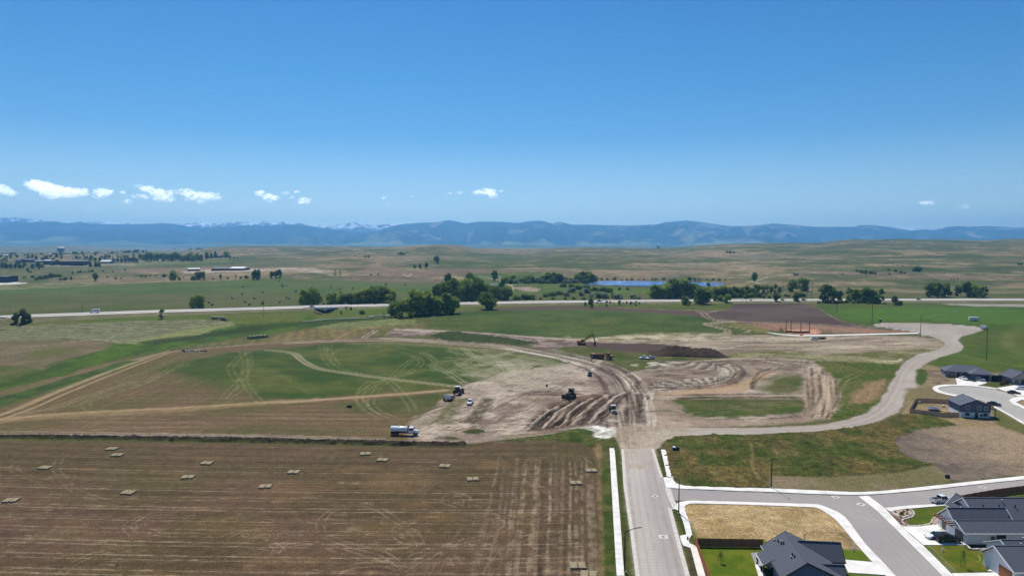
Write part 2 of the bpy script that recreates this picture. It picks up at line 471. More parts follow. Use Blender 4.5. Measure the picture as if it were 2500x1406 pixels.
g.poly([(480,1050),(600,1040),(760,1042),(900,1048),(900,1058),(620,1060),(500,1060)], (80,84,42), 6, 4, None, alpha=.6)
g.poly([(1120,905),(1250,905),(1400,882),(1440,900),(1420,920),(1300,925),(1200,930)], (140,130,100), 4, 4, G_DIRT, alpha=.6)
# ---------------- dirt works
g.poly([(985,1050),(1010,1030),(1060,995),(1100,962),(1130,940),(1180,925),(1240,908),(1330,895),(1400,885),(1470,890),(1520,910),(1580,900),(1700,882),(1800,870),(1940,868),(1995,884),(2045,920),(2052,990),(2015,1022),(1900,1034),(1700,1044),(1600,1046),(1640,1066),(1600,1096),(1518,1098),(1500,1070),(1470,1046),(1380,1052),(1260,1060),(1180,1076),(1120,1083),(1000,1080),(980,1066)],
       (172,157,143), 1.5, 2.5, G_DIRT, rgb2=(142,124,110), nscale=12,
       fn=lambda x, y, c: c * (1 + 0.42 * fbm(x / 5.0, y / 4.0, 51, 4) + .22 * fbm(x / 1.2, y / 2.0, 52, 2))[..., None])
# tracks of white dust
for k in range(46):
    cx = rnd.uniform(1140, 1330); cy_ = rnd.uniform(862, 930); a = rnd.uniform(-1.0, 1.0); L = rnd.uniform(50, 130)
    x0, y0 = cx - math.cos(a) * L, cy_ - math.sin(a) * L * .42; x1, y1 = cx + math.cos(a) * L, cy_ + math.sin(a) * L * .42
    bx, by = cx + rnd.uniform(-35, 35), cy_ + rnd.uniform(-12, 12)
    pts = [(x, min(max(y, 852), 950)) for x, y in ((x0, y0), ((x0+bx)/2 + rnd.uniform(-8,8), (y0+by)/2), (bx, by), ((x1+bx)/2, (y1+by)/2 + rnd.uniform(-5,5)), (x1, y1))]
    g.line(pts, 0.8, (176,170,146), alpha=.5, twin=2.6, wob=.1, grain=.3)
for pts, wd, tw, al in [
    ([(905,842),(960,855),(1005,868),(1028,882),(1015,900),(985,915),(950,925)], .9, 2.6, .55),
    ([(960,845),(1030,862),(1060,880),(1050,896),(1005,910),(958,922),(920,935),(888,955),(878,975),(895,992)], .9, 2.6, .55),
    ([(1100,848),(1125,870),(1150,890),(1175,915),(1215,925)], .9, 2.6, .6),
    ([(1118,850),(1150,868),(1190,885),(1225,900)], 1.0, 2.6, .6),
    ([(1130,848),(1170,880),(1200,905)], 1.6, 2.4, .65),
    ([(1040,858),(1010,875),(985,893),(968,910),(950,925),(925,945),(912,965),(905,985),(925,1005),(960,1020)], .9, 2.6, .55),
    ([(1035,858),(1060,880),(1090,900),(1125,920)], .9, 2.4, .5),
    ([(785,843),(790,865),(800,885),(830,903),(880,912)], .9, 2.6, .5),
    ([(805,843),(806,865),(825,890),(850,905),(900,915)], .9, 2.4, .5),
    ([(845,845),(815,862),(806,885)], .7, 0, .4),
    ([(940,925),(965,945),(985,965),(1000,985),(1010,1005)], 1.2, 2.8, .55),
    ([(905,930),(885,950),(877,968),(885,990),(915,1010),(960,1025),(1010,1030)], 1.0, 2.8, .5),
    ([(640,850),(600,862),(575,880),(562,900),(575,925),(590,945),(565,965),(540,988)], .8, 2.6, .5),
    ([(590,858),(600,880),(598,900),(590,925),(560,955),(535,985)], .8, 2.6, .5),
    ([(605,860),(610,885),(600,910),(598,935),(620,965),(640,985)], .8, 2.6, .45),
    ([(700,858),(850,880),(900,895)], .5, 0, .25),
    ([(560,892),(650,890),(760,885)], .6, 0, .35),
    ([(660,900),(700,925),(740,950),(780,975)], .6, 1.8, .3),
    ([(470,888),(390,915),(330,940),(250,965),(210,985),(235,1003),(330,1008)], 1.1, 3.0, .5),
    ([(520,865),(440,890),(350,935),(230,975),(120,1003)], 1.2, 2.8, .55),
    ([(450,868),(395,890),(360,905),(250,945),(120,990),(60,1010)], 1.0, 2.8, .5),
    ([(230,1052),(205,1050),(240,1030),(330,1018)], 1.0, 2.8, .4),
    ([(470,1055),(500,1040),(560,1030),(700,1015)], 1.0, 2.8, .35)]:
    g.line(pts, wd, (150,146,108), alpha=al * .75, twin=tw, wob=.25, grain=.9)
g.line([(650,854),(690,858),(718,863),(735,877),(755,890),(790,902),(870,914),(980,928),(1115,943)], 1.3, (164,152,122), alpha=.9, twin=2.4, wob=.1, grain=.2, reg=G_TRACK)
# main tan tracks at left
g.line([(-200,1045),(0,1026),(120,1015),(300,1007),(480,997),(620,985),(760,976)], 13, (160,134,102), soft=4, alpha=.6, grain=.6, reg=G_TRACK, w2=8)
g.line([(-100,1036),(0,1024),(150,1010),(330,1000),(480,993),(620,984),(800,974),(960,962),(1085,953)], 3.0, (176,150,116), soft=2, alpha=.75, grain=.4)
g.line([(700,982),(860,970),(980,962),(1090,952)], 5, (172,148,116), soft=2, alpha=.8, grain=.4, reg=G_TRACK)
g.line([(-60,1040),(20,1012),(80,990),(160,955),(260,915),(340,885),(385,868),(420,856)], 2.0, (178,156,118), alpha=.85, twin=4.5, grain=.3, reg=G_TRACK)
g.line([(-60,1030),(20,1005),(130,958),(250,912),(350,878),(395,862)], 3.2, (170,148,112), alpha=.7, grain=.4)
g.line([(-60,1052),(60,1008),(120,998),(220,965),(330,930)], 1.5, (165,142,108), alpha=.6, twin=2.6, grain=.4)
for k in range(26):
    x0 = rnd.uniform(0, 820); y0 = rnd.uniform(1010, 1055); L = rnd.uniform(120, 420)
    g.line([(x0, y0), (x0 + L/2, y0 + rnd.uniform(-3, 2)), (x0 + L, y0 + rnd.uniform(-7, 3))], rnd.uniform(.4, .9), (158,136,112) if rnd.random() < .6 else (80,64,48), alpha=.5, wob=.2, grain=.8)
for k in range(22):
    x0 = rnd.uniform(330, 620); y0 = rnd.uniform(915, 975); L = rnd.uniform(40, 120)
    g.line([(x0, y0), (x0 - L, y0 + L * 0.36)], rnd.uniform(.4, .8), (150,136,96) if rnd.random() < .6 else (84,72,48), alpha=.4, wob=.2, grain=.8)
# haul road north side
g.line([(330,878),(400,862),(470,853),(600,842),(760,832),(880,827),(960,827)], 8, (140,122,106), soft=1.5, alpha=.9, grain=.35, reg=G_DIRT)
g.line([(400,858),(600,838),(800,827),(920,823)], 1.5, (62,48,42), alpha=.8, grain=.8)
g.line([(940,826),(1000,829),(1100,834),(1200,842),(1290,853),(1370,868),(1440,886),(1495,910),(1525,945),(1538,985),(1545,1040)], 13, (160,146,130), soft=2, alpha=1, grain=.3, reg=G_DIRT, w2=20)
g.line([(700,838),(850,832),(980,832),(1100,840),(1240,853),(1350,872)], 4, (172,160,142), soft=1.5, alpha=.8, grain=.4)
# ruts along the haul road
for k in range(34):
    o = (k - 17) * 0.6
    P = catmull(gpl([(1240,846),(1330,862),(1400,876),(1460,893),(1510,920),(1535,955),(1545,995),(1552,1040),(1560,1075)]), 6)
    e = np.gradient(P, axis=0); nrm = np.stack([-e[:, 1], e[:, 0]], 1); nrm /= np.linalg.norm(nrm, axis=1)[:, None]
    Q = P + nrm * (o + rnd.uniform(-.3, .3)) + np.stack([np.sin(np.linspace(0, 5, len(P)) + k) * .6] * 2, 1)
    dark = rnd.random() < .5
    i0 = rnd.randint(0, 12); i1 = rnd.randint(22, len(Q) - 1)
    g.line(Q[i0:i1], rnd.uniform(.6, 1.5), (72,54,44) if dark else (210,198,184), alpha=.95, wob=.3, world=True, grain=.5, smooth=False, h=-.14 if dark else .08)
# diagonal ripped area by the tractor
g.poly([(1275,1052),(1310,1008),(1350,985),(1400,968),(1450,962),(1505,965),(1512,990),(1470,1010),(1440,1035),(1380,1046),(1320,1052)], (118,96,80), 1.5, 2, G_DIRT, rgb2=(96,76,64), nscale=6)
for k in range(64):
    t = rnd.random(); sx = 1285 + t * 130 + rnd.uniform(-8, 8); sy = 1052 - t * 12 - rnd.uniform(0, 8)
    L = rnd.uniform(.5, 1.0)
    ex = sx + (100 + 20 * t) * L; ey = sy - (76 - 15 * t) * L
    dark = rnd.random() < .6
    g.line([(sx, sy), ((sx+ex)/2 + rnd.uniform(-6, 6), (sy+ey)/2 + rnd.uniform(-2, 2)), (ex, ey)], rnd.uniform(.7, 1.7), (58,43,36) if dark else (184,164,144), alpha=.9, wob=.35, grain=.5, h=-.3 if dark else .22)
for k in range(10):
    x0 = rnd.uniform(1215, 1300); y0 = rnd.uniform(948, 966)
    g.line([(x0, y0), (x0 + rnd.uniform(60, 160), y0 + rnd.uniform(-3, 3))], rnd.uniform(.5, 1.2), (92,78,66), alpha=.6, grain=.9)
g.line([(1045,1035),(1085,1012),(1100,990),(1125,975)], 6, (112,110,72), soft=3, alpha=.75, grain=.6)
g.line([(1145,1030),(1165,1010),(1185,985),(1188,975)], 5, (92,80,58), soft=3, alpha=.75, grain=.7)
g.line([(1100,1035),(1120,1010),(1140,985)], 4, (140,125,108), soft=2, alpha=.6, grain=.6)
g.line([(1240,1040),(1225,1010),(1235,985)], 7, (130,112,96), soft=4, alpha=.5, grain=.8)
for k in range(90):
    x0 = rnd.uniform(1000, 1260); y0 = rnd.uniform(1000, 1062); L = rnd.uniform(30, 110); a = rnd.uniform(-.5, .15)
    g.line([(x0, y0), (x0 + L * .5, y0 + L * .5 * a - rnd.uniform(-3, 3)), (x0 + L, y0 + L * a)], rnd.uniform(.6, 1.4), (202,188,170) if rnd.random() < .6 else (96,78,62), alpha=.75, wob=.25, grain=.6)
g.poly([(1125,1052),(1150,1047),(1180,1050),(1188,1057),(1160,1060),(1135,1058)], (62,72,36), 1, 2, G_WEEDS)
g.poly([(1060,1070),(1100,1066),(1130,1069),(1090,1073)], (70,74,40), 1, 1.5, G_WEEDS)
# traffic fan below the junction
for k in range(52):
    x0 = rnd.uniform(1500, 1600); y0 = rnd.uniform(955, 1000); x1 = 1520 + (x0 - 1500) * .8 + rnd.uniform(-14, 14)
    g.line([(x0, y0), ((x0+x1)/2 + rnd.uniform(-8, 8), (y0 + 1095) / 2), (x1, rnd.uniform(1060, 1110))], rnd.uniform(.5, 1.2), (92,73,60) if rnd.random() < .55 else (210,198,184), alpha=.8, wob=.3, grain=.5)
g.line([(1560,930),(1562,970),(1568,1005),(1572,1032)], 3.5, (98,78,64), soft=1.5, alpha=.75, grain=.7)
g.line([(1540,930),(1542,965),(1545,1000)], 1.2, (88,70,58), soft=.5, alpha=.7, grain=.7)
g.line([(1578,1005),(1610,1003)], 2.0, (84,66,54), soft=1, alpha=.8, grain=.7)
g.poly([(1480,985),(1505,975),(1512,1005),(1505,1030),(1470,1035),(1465,1010)], (98,80,68), 3, 2, None, alpha=.7)
for k in range(120):
    x0 = rnd.uniform(1120, 1520); y0 = rnd.uniform(905, 1050); L = rnd.uniform(20, 90); a = rnd.choice([rnd.uniform(-.15, .15), rnd.uniform(-.8, -.3), rnd.uniform(-.15, .15)])
    g.line([(x0, y0), (x0 + L * .5, y0 + L * .5 * a + rnd.uniform(-2, 2)), (x0 + L, y0 + L * a)], rnd.uniform(.4, 1.2), (200,186,170) if rnd.random() < .55 else (98,80,66), alpha=.6, wob=.3, grain=.8)
for cx_, cy2, rx_, ry_ in [(1480,915,34,30),(1495,960,40,30),(1545,1000,26,40),(1235,1000,34,20),(1330,960,60,7),(1170,1035,40,12),(1420,1035,60,10),(1590,935,26,26),(1440,1000,50,26)]:
    g.poly([(cx_ + rx_ * math.cos(t), cy2 + ry_ * math.sin(t)) for t in np.linspace(0, 6.0, 12)], (98,78,68), 3, 4, None, alpha=.55)
# racetrack of ruts on the right
def ell(cx, cy_, rx, ry, a0, a1, n=14):
    return [(cx + rx * math.cos(R(a0 + (a1 - a0) * i / (n - 1))), cy_ - ry * math.sin(R(a0 + (a1 - a0) * i / (n - 1)))) for i in range(n)]
g.poly([(1570,905),(1650,884),(1780,874),(1880,876),(1960,868),(1990,884),(1960,905),(1880,905),(1840,940),(1720,952),(1620,955),(1570,945)], (150,134,118), 2, 2, None, rgb2=(120,102,88), nscale=7)
for k in range(26):
    o = k / 25.0; dark = k % 3 != 0
    ry = 10 + 19 * o; rx = 30 + 52 * o
    lx = 1740 - 30 * o
    top = [(1590 + rnd.uniform(-15, 25), 914 - ry - 4 + rnd.uniform(-1, 1)), (1660, 914 - ry - 6), (lx, 912 - ry)]
    arc = ell(lx, 912, rx, ry, 85, -85, 9)
    bot = [(1690, 916 + ry), (1600 + rnd.uniform(-20, 20), 922 + ry * 1.0)]
    g.line(top + arc + bot, rnd.uniform(1.0, 2.4), (64,48,40) if dark else (224,212,194), alpha=.95, wob=.4, grain=.55, h=-.25 if dark else .2)
g.poly([(1765,890),(1790,888),(1805,902),(1780,915),(1755,918)], (196,184,164), 2, 2, None, alpha=.6)
g.line([(1575,945),(1680,943),(1760,936),(1802,922),(1810,905),(1790,892),(1760,884)], 3.2, (74,57,47), soft=1, alpha=.85, grain=.8, h=.3)
g.poly([(1590,962),(1700,947),(1800,937),(1850,915),(1880,905),(1900,905),(1850,935),(1820,958),(1700,962),(1600,968)], (176,146,116), 2, 2, None, alpha=.8)
g.line([(1836,952),(1845,932),(1865,915),(1890,905),(1910,897)], 1.8, (76,60,50), alpha=.85, grain=.7, h=.3)
g.poly([(1628,982),(1660,972),(1710,968),(1830,970),(1930,965),(1972,972),(1985,990),(1968,1008),(1900,1018),(1820,1022),(1730,1020),(1664,1014),(1648,1000)], (66,82,38), 3, 9, G_GREEN, rgb2=(94,94,56), fn=lambda x, y, c: c * (1 + .12 * np.sin(y * 1.6))[..., None])
g.poly([(1855,950),(1868,925),(1905,912),(1960,910),(1975,920),(1968,955),(1900,960)], (70,84,40), 4, 6, G_GREEN, rgb2=(96,96,58))
for k in range(9):
    y0 = rnd.uniform(963, 978); x0 = rnd.uniform(1590, 1700)
    g.line([(x0, y0), (1830, y0 - 2), (rnd.uniform(1930, 2000), y0 - rnd.uniform(0, 5))], rnd.uniform(1.0, 2.4), (78,60,50) if k % 3 else (164,146,126), alpha=.9, grain=.6)
g.line([(1640,1026),(1760,1024),(1880,1022),(1960,1015),(1995,1008)], 2.2, (72,55,46), alpha=.85, grain=.6, h=.3)
g.poly([(1600,960),(1640,970),(1660,1000),(1650,1016),(1740,1026),(1900,1026),(2010,1018),(2030,1024),(1900,1036),(1700,1046),(1610,1046),(1585,1000)], (158,138,120), 2, 2, G_DIRT, alpha=.6)
for k in range(40):
    x0 = rnd.uniform(1965, 2045); y0 = rnd.uniform(895, 930)
    g.line([(x0, y0), (x0 + rnd.uniform(-5, 12), 965), (x0 + rnd.uniform(-22, 12), rnd.uniform(1000, 1022))], rnd.uniform(.8, 1.8), (88,72,54) if rnd.random() < .5 else (186,166,142), alpha=.8, grain=.7)
for k in range(30):
    y0 = rnd.uniform(866, 892); x0 = rnd.uniform(1700, 1850)
    g.line([(x0, y0), (x0 + 100, y0 - 4), (x0 + rnd.uniform(150, 260), y0 + rnd.uniform(-6, 14))], rnd.uniform(.8, 2.0), (86,70,58) if rnd.random() < .5 else (206,192,170), alpha=.8, grain=.7)
# worked soil, strongest marks last
DK_ = (58,44,37)
g.line([(1082,1032),(1092,1012),(1112,988),(1132,976)], 6.5, (98,96,62), soft=3, alpha=.95, grain=.5, h=.4)
g.line([(1152,1030),(1166,1010),(1184,988),(1188,977)], 6.0, (84,74,54), soft=3, alpha=.95, grain=.5, h=.4)
for pts_, w_, hh_ in [([(1240,954),(1330,957),(1420,962)], 1.6, -.1), ([(1262,961),(1340,963),(1385,967)], 1.4, -.1), ([(1225,966),(1290,964)], 1.0, 0), ([(1600,926),(1690,936),(1755,927),(1785,908),(1770,895),(1735,888)], 2.2, -.2),
        ([(1600,947),(1700,949),(1788,937),(1816,912),(1800,892),(1770,884)], 3.0, .3), ([(1620,936),(1700,941),(1768,931),(1798,908),(1785,893)], 2.0, -.2), ([(1590,898),(1700,892),(1800,886)], 1.6, -.1), ([(1580,908),(1680,903),(1740,898)], 1.5, -.1), ([(1585,917),(1680,914),(1735,906)], 1.6, -.1), ([(1600,904),(1700,898),(1760,893)], 1.2, 0), ([(1640,889),(1760,882),(1850,880)], 1.2, 0),
        ([(1466,898),(1508,924),(1528,955),(1533,992),(1530,1030)], 1.6, -.15), ([(1500,890),(1542,914),(1562,948),(1566,1000),(1570,1035)], 2.2, -.15), ([(1436,878),(1482,897),(1520,935)], 1.3, -.1), ([(1410,872),(1475,893)], 1.2, -.1), ([(1520,905),(1550,935),(1556,975),(1562,1020)], 1.4, -.1),
        ([(1060,830),(1200,839),(1330,855)], 1.4, .1), ([(1300,852),(1400,872)], 1.0, 0), ([(1290,1049),(1380,1044),(1445,1030)], 2.0, .3), ([(1450,1000),(1470,1020),(1460,1038)], 2.4, .2), ([(1590,1004),(1630,1003),(1650,1006)], 2.0, .2), ([(1640,950),(1720,948)], 1.0, 0), ([(1880,900),(1850,912),(1838,935),(1838,950)], 2.4, .4), ([(1700,868),(1850,872),(1960,880)], 1.0, 0)]:
    g.line(pts_, w_, DK_, soft=.7, alpha=.9, wob=.6, grain=.7, h=hh_)
for k in range(15):
    sx, sy = 1284 + k * 13 + rnd.uniform(-4, 4), 1051 - k * 1.6; ex, ey = 1330 + k * 13.5, 1004 - k * 2.6 + abs(k - 8) * .6
    g.line([(sx, sy), ((sx+ex)/2 + rnd.uniform(-7, 3), (sy+ey)/2), (ex, ey), (ex + 34, ey - 18)], rnd.uniform(.9, 2.0), DK_ if k % 3 else (196,180,164), soft=.5, alpha=.95, wob=.5, grain=.5, h=-.35 if k % 3 else .2)
for k in range(26):
    x0 = rnd.uniform(1380, 1560); y0 = rnd.uniform(870, 1040)
    g.poly([(x0 + rnd.uniform(6, 16) * math.cos(t), y0 + rnd.uniform(2, 5) * math.sin(t)) for t in np.linspace(0, 6, 9)], rnd.choice([(84,66,56), (206,194,178), (104,84,72)]), 1, 2.5, None, alpha=.5)
for k in range(18):
    x0 = rnd.uniform(1640, 1700); y0 = rnd.uniform(985, 1020); x1 = rnd.uniform(1850, 1990); y1 = rnd.uniform(965, 1015)
    g.line([(x0, y0), ((x0+x1)/2, (y0+y1)/2 + rnd.uniform(-8, 8)), (x1, y1)], rnd.uniform(.5, 1.2), (126,114,84) if k % 2 else (88,84,50), alpha=.55, wob=.6, grain=.9)
for pts_ in ([(1640,990),(1665,1002),(1680,1018),(1668,1026)], [(1950,968),(1975,985),(1972,1008),(1940,1022)], [(1855,958),(1870,935),(1905,920),(1950,915)], [(1960,912),(1978,930),(1970,955),(1930,962)]):
    g.line(pts_, 5, (150,132,114), soft=3, alpha=.8, wob=2.0, grain=.9)
# ---------------- north strip
g.poly([(955,802),(975,800),(1080,806),(1200,813),(1300,820),(1400,826),(1480,830),(1600,836),(1720,838),(1640,845),(1560,842),(1440,842),(1380,852),(1330,856),(1300,845),(1250,838),(1130,824),(1040,818),(980,822),(940,820)],
       (150,134,122), 1.5, 2, G_DIRT, rgb2=(98,80,70), nscale=8)
g.line([(965,804),(1080,809),(1200,816),(1300,823),(1400,829),(1500,834),(1560,836)], 6, (188,174,156), soft=1.5, alpha=.9, grain=.3, w2=8)
g.line([(990,806),(1060,813),(1140,817)], 2, (198,186,170), alpha=.8)
g.poly([(1045,822),(1075,812),(1110,812),(1240,826),(1300,836),(1320,842),(1250,843),(1100,835)], (44,60,28), 1, 1.5, G_WEEDS, rgb2=(60,70,34), nscale=4, h=0.8)
g.line([(1090,810),(1200,819),(1290,828),(1310,836)], 3.5, (66,50,44), soft=1, alpha=.9, grain=.5, h=.8)
g.line([(880,826),(905,812),(930,806)], 6, (112,92,80), soft=2, alpha=.8, grain=.5)
g.line([(888,825),(905,814),(918,807)], 1.2, (190,176,164), alpha=.8, twin=3)
g.poly([(1050,790),(1075,776),(1105,764),(1200,757),(1260,754),(1400,752),(1560,760),(1690,767),(1750,782),(1772,800),(1750,812),(1680,812),(1600,814),(1500,822),(1400,826),(1300,820),(1150,808),(1040,800)],
       (58,80,38), 3, 3, G_GREEN, rgb2=(76,92,46), nscale=40, fn=lambda x, y, c: c * (1 + 0.22 * fbm(x / 22, y / 10, 6, 3))[..., None])
g.poly([(1420,785),(1480,775),(1510,780),(1480,792)], (112,112,62), 14, 8, None, alpha=.6)
g.poly([(1160,757),(1260,750),(1400,746),(1450,748),(1540,752),(1640,756),(1730,760),(1740,766),(1775,783),(1735,778),(1690,770),(1600,764),(1500,758),(1400,755),(1260,757)], (92,74,66), 2, 3, G_PLOW)
g.line([(1520,752),(1600,755),(1740,758),(1780,756)], 4, (160,150,124), alpha=.7, grain=.6)
g.poly([(1660,735),(1800,735),(1800,752),(1770,757),(1600,755),(1500,751),(1350,745),(1250,748),(1110,757),(1110,745),(1300,741),(1500,738)], (92,98,42), 3, 3, G_GRASS, rgb2=(72,86,36), nscale=14)
g.poly([(1775,757),(1790,745),(1830,741),(1960,741),(1985,748),(2000,752),(2020,765),(2060,785),(2130,797),(2100,800),(1980,792),(1860,789),(1790,787),(1745,776),(1725,765),(1745,759)], (84,68,62), 2, 2, G_PLOW, rgb2=(94,80,72), nscale=30)
g.poly([(1780,742),(1960,740),(1960,744),(1800,746)], (72,56,52), 3, 2, None, alpha=.7)
g.line([(1985,748),(2005,756),(2030,772),(2065,788),(2120,797)], 3, (140,136,104), alpha=.7)
g.line([(1703,759),(1718,765),(1725,773),(1745,781),(1790,785),(1850,788),(1980,792),(2130,801)], 2.6, (160,140,122), alpha=.85, twin=4, grain=.4)
g.line([(1720,765),(1745,760),(1752,758)], 2.2, (160,140,122), alpha=.8)
g.line([(1790,785),(1750,788),(1725,792),(1755,800),(1775,806),(1772,815),(1755,822)], 3.0, (166,148,128), alpha=.9, twin=3, grain=.4)
g.line([(1745,791),(1800,800),(1830,806),(1820,812)], 2.6, (166,148,128), alpha=.8, grain=.4)
g.poly([(1770,790),(1800,788),(1890,806),(1880,812),(1840,812),(1830,803),(1790,797)], (118,112,62), 2, 3, G_GRASS)
# softball outfield and surroundings
g.poly([(1810,789),(1860,790),(1980,793),(2120,801),(2200,806),(2245,813),(2100,814),(2005,813),(1990,803),(1910,803),(1900,810),(1880,806)], (152,118,98), 2, 1.5, G_BARE, rgb2=(138,112,92))
g.poly([(1915,806),(1925,803),(1990,803),(2005,807),(2002,816),(1960,817),(1925,815)], (196,146,122), 1, .3, G_BARE)
g.line([(1980,793),(2120,801),(2250,813)], 2, (96,80,80), alpha=.8)
# light chalky dirt
g.poly([(1390,826),(1440,828),(1500,822),(1600,814),(1700,812),(1768,812),(1790,818),(1880,818),(2240,820),(2300,830),(2310,842),(2290,852),(2180,857),(2000,866),(1900,858),(1750,866),(1700,850),(1600,838),(1480,834)],
       (160,145,126), 2, 3, G_DIRT, rgb2=(140,122,104), nscale=20, fn=lambda x, y, c: c * (1 + 0.45 * fbm(x / 22.0, y / 4.0, 55, 4))[..., None])
g.poly([(1380,822),(1440,826),(1520,818),(1600,811),(1700,813),(1765,815),(1790,822),(1700,832),(1640,837),(1560,835),(1460,833)], (190,180,154), 3, 4, None, alpha=.85, rgb2=(120,112,76), nscale=6)
for k in range(110):
    x0 = rnd.uniform(1450, 2200); y0 = rnd.uniform(824, 856); L = rnd.uniform(60, 240)
    g.line([(x0, y0), (x0 + L/2, y0 + rnd.uniform(-3, 3)), (x0 + L, y0 + rnd.uniform(-6, 2))], rnd.uniform(.7, 1.8), (214,202,178) if rnd.random() < .5 else (92,76,64), alpha=.85, grain=.7)
g.poly([(1430,836),(1480,838),(1570,838),(1620,840),(1700,852),(1760,864),(1720,868),(1600,862),(1500,856),(1440,850),(1425,843)], (84,68,60), 1.5, 2, G_DIRT)
g.poly([(1362,852),(1380,846),(1430,846),(1500,856),(1600,864),(1700,868),(1790,870),(1760,876),(1640,880),(1560,884),(1520,880),(1470,868),(1400,860)], (68,80,36), 1.5, 2, G_GREEN, rgb2=(90,88,48), nscale=10)
g.line([(1520,882),(1560,880),(1620,876),(1630,871),(1610,868)], 1, (150,140,104), alpha=.5, twin=3)
g.poly([(1760,866),(1850,859),(1950,858),(2000,866),(2180,856),(2292,851),(2306,842),(2296,834),(2300,828),(2318,838),(2314,848),(2290,856),(2240,866),(2205,884),(2180,890),(2080,884),(1990,880),(1900,872),(1800,872)],
       (98,98,52), 2, 3, G_WEEDS, rgb2=(140,132,98), nscale=9)
g.poly([(1880,866),(2000,868),(2100,872),(2180,880),(2200,886),(2120,884),(2000,876)], (152,144,112), 2, 3, None, alpha=.6)
g.line([(2140,884),(2190,882),(2200,876)], 2, (196,184,160), alpha=.9)
# right-hand triangle
g.poly([(1990,882),(2060,884),(2180,890),(2197,896),(2180,915),(2165,940),(2150,970),(2135,992),(2105,1010),(2050,1026),(2035,1020),(2052,990),(2045,925)], (70,86,34), 1.5, 2.5, G_WEEDS, rgb2=(92,94,48), nscale=12)
g.poly([(2075,968),(2110,940),(2160,925),(2165,935),(2145,975),(2120,985),(2085,985)], (150,122,90), 3, 3, None, alpha=.85)
g.line([(2090,915),(2060,930),(2042,960),(2045,990)], 1, (140,132,96), alpha=.6, twin=3.2)
g.line([(1995,884),(2060,888),(2100,900)], 2.0, (42,56,26), alpha=.8)
# far right sports grass
g.poly([(1990,748),(2010,742),(2200,741),(2500,742),(2900,744),(2900,1010),(2500,930),(2470,915),(2440,905),(2300,898),(2245,905),(2232,896),(2240,886),(2265,873),(2330,855),(2352,846),(2336,832),(2345,820),(2400,806),(2400,798),(2300,790),(2180,787),(2130,795),(2060,785),(2020,765)],
       (68,88,34), 1.5, 2, G_SPORT, rgb2=(80,92,40), nscale=30)
g.poly([(2030,762),(2080,752),(2250,750),(2440,752),(2500,760),(2520,790),(2400,792),(2250,782),(2110,786),(2070,780)], (76,106,36), 10, 6, None, rgb2=(66,98,32), nscale=60)
g.poly([(2290,742),(2340,741),(2500,742),(2900,744),(2900,750),(2500,749),(2380,748)], (150,146,136), 3, 5, G_BARE)
g.poly([(2280,870),(2360,850),(2460,860),(2560,880),(2560,915),(2440,905),(2320,893),(2250,893)], (84,98,40), 3, 3, None, rgb2=(68,90,34), nscale=8, alpha=.7)
g.poly([(2440,830),(2480,810),(2560,800),(2620,800),(2620,870),(2500,870),(2450,855)], (92,98,52), 10, 7, None, alpha=.35)
for k in range(9):
    g.line(ell(2530 + k*3, 830, 60 + k * 6, 22 + k * 3, 100, 240 + k*4, 8), .7, (120,124,80), alpha=.25, twin=2.4)
g.line([(2300,852),(2380,875),(2460,890),(2560,905)], .8, (130,128,84), alpha=.5, twin=2.4)
# gravel road + parking
GRAVEL = [(2128,796),(2140,790),(2180,787),(2300,790),(2405,799),(2400,806),(2375,814),(2348,821),(2340,830),(2346,839),(2354,846),(2350,854),(2330,862),(2290,874),(2262,888),(2245,902),(2238,918),(2240,935),(2250,945),(2222,952),(2212,970),(2202,990),(2190,1008),(2150,1028),(2080,1044),(1980,1054),(1850,1060),(1720,1063),(1650,1068),(1620,1085),(1598,1098),(1560,1100),(1560,1055),(1620,1046),(1760,1044),(1900,1042),(2000,1036),(2070,1024),(2115,1008),(2142,986),(2160,962),(2178,930),(2190,905),(2198,893),(2212,880),(2240,866),(2285,855),(2304,846),(2306,838),(2296,828),(2270,821),(2245,818),(2245,812),(2200,805)]
g.poly(GRAVEL, (178,168,160), 0.6, 1.0, G_GRAVEL, rgb2=(168,157,148), nscale=16)
for k in range(14):
    o = rnd.uniform(-6, 6)
    P = catmull(gpl([(1640,1056),(1800,1052),(1980,1045),(2080,1035),(2140,1015),(2175,985),(2200,940),(2215,905),(2245,878),(2300,862),(2330,845),(2320,825)]), 6)
    e = np.gradient(P, axis=0); nrm = np.stack([-e[:, 1], e[:, 0]], 1); nrm /= np.linalg.norm(nrm, axis=1)[:, None]
    g.line(P + nrm * o * (0.55), rnd.uniform(.5, 1.2), (190,181,172) if k % 2 else (150,138,130), soft=.6, alpha=.45, world=True, smooth=False, grain=.6)
# entrance dirt
g.poly([(1490,1045),(1560,1035),(1640,1045),(1700,1050),(1650,1068),(1615,1085),(1600,1104),(1516,1104),(1505,1075)], (176,162,144), 2, 2, G_DIRT, alpha=.8, rgb2=(160,144,126), nscale=7)
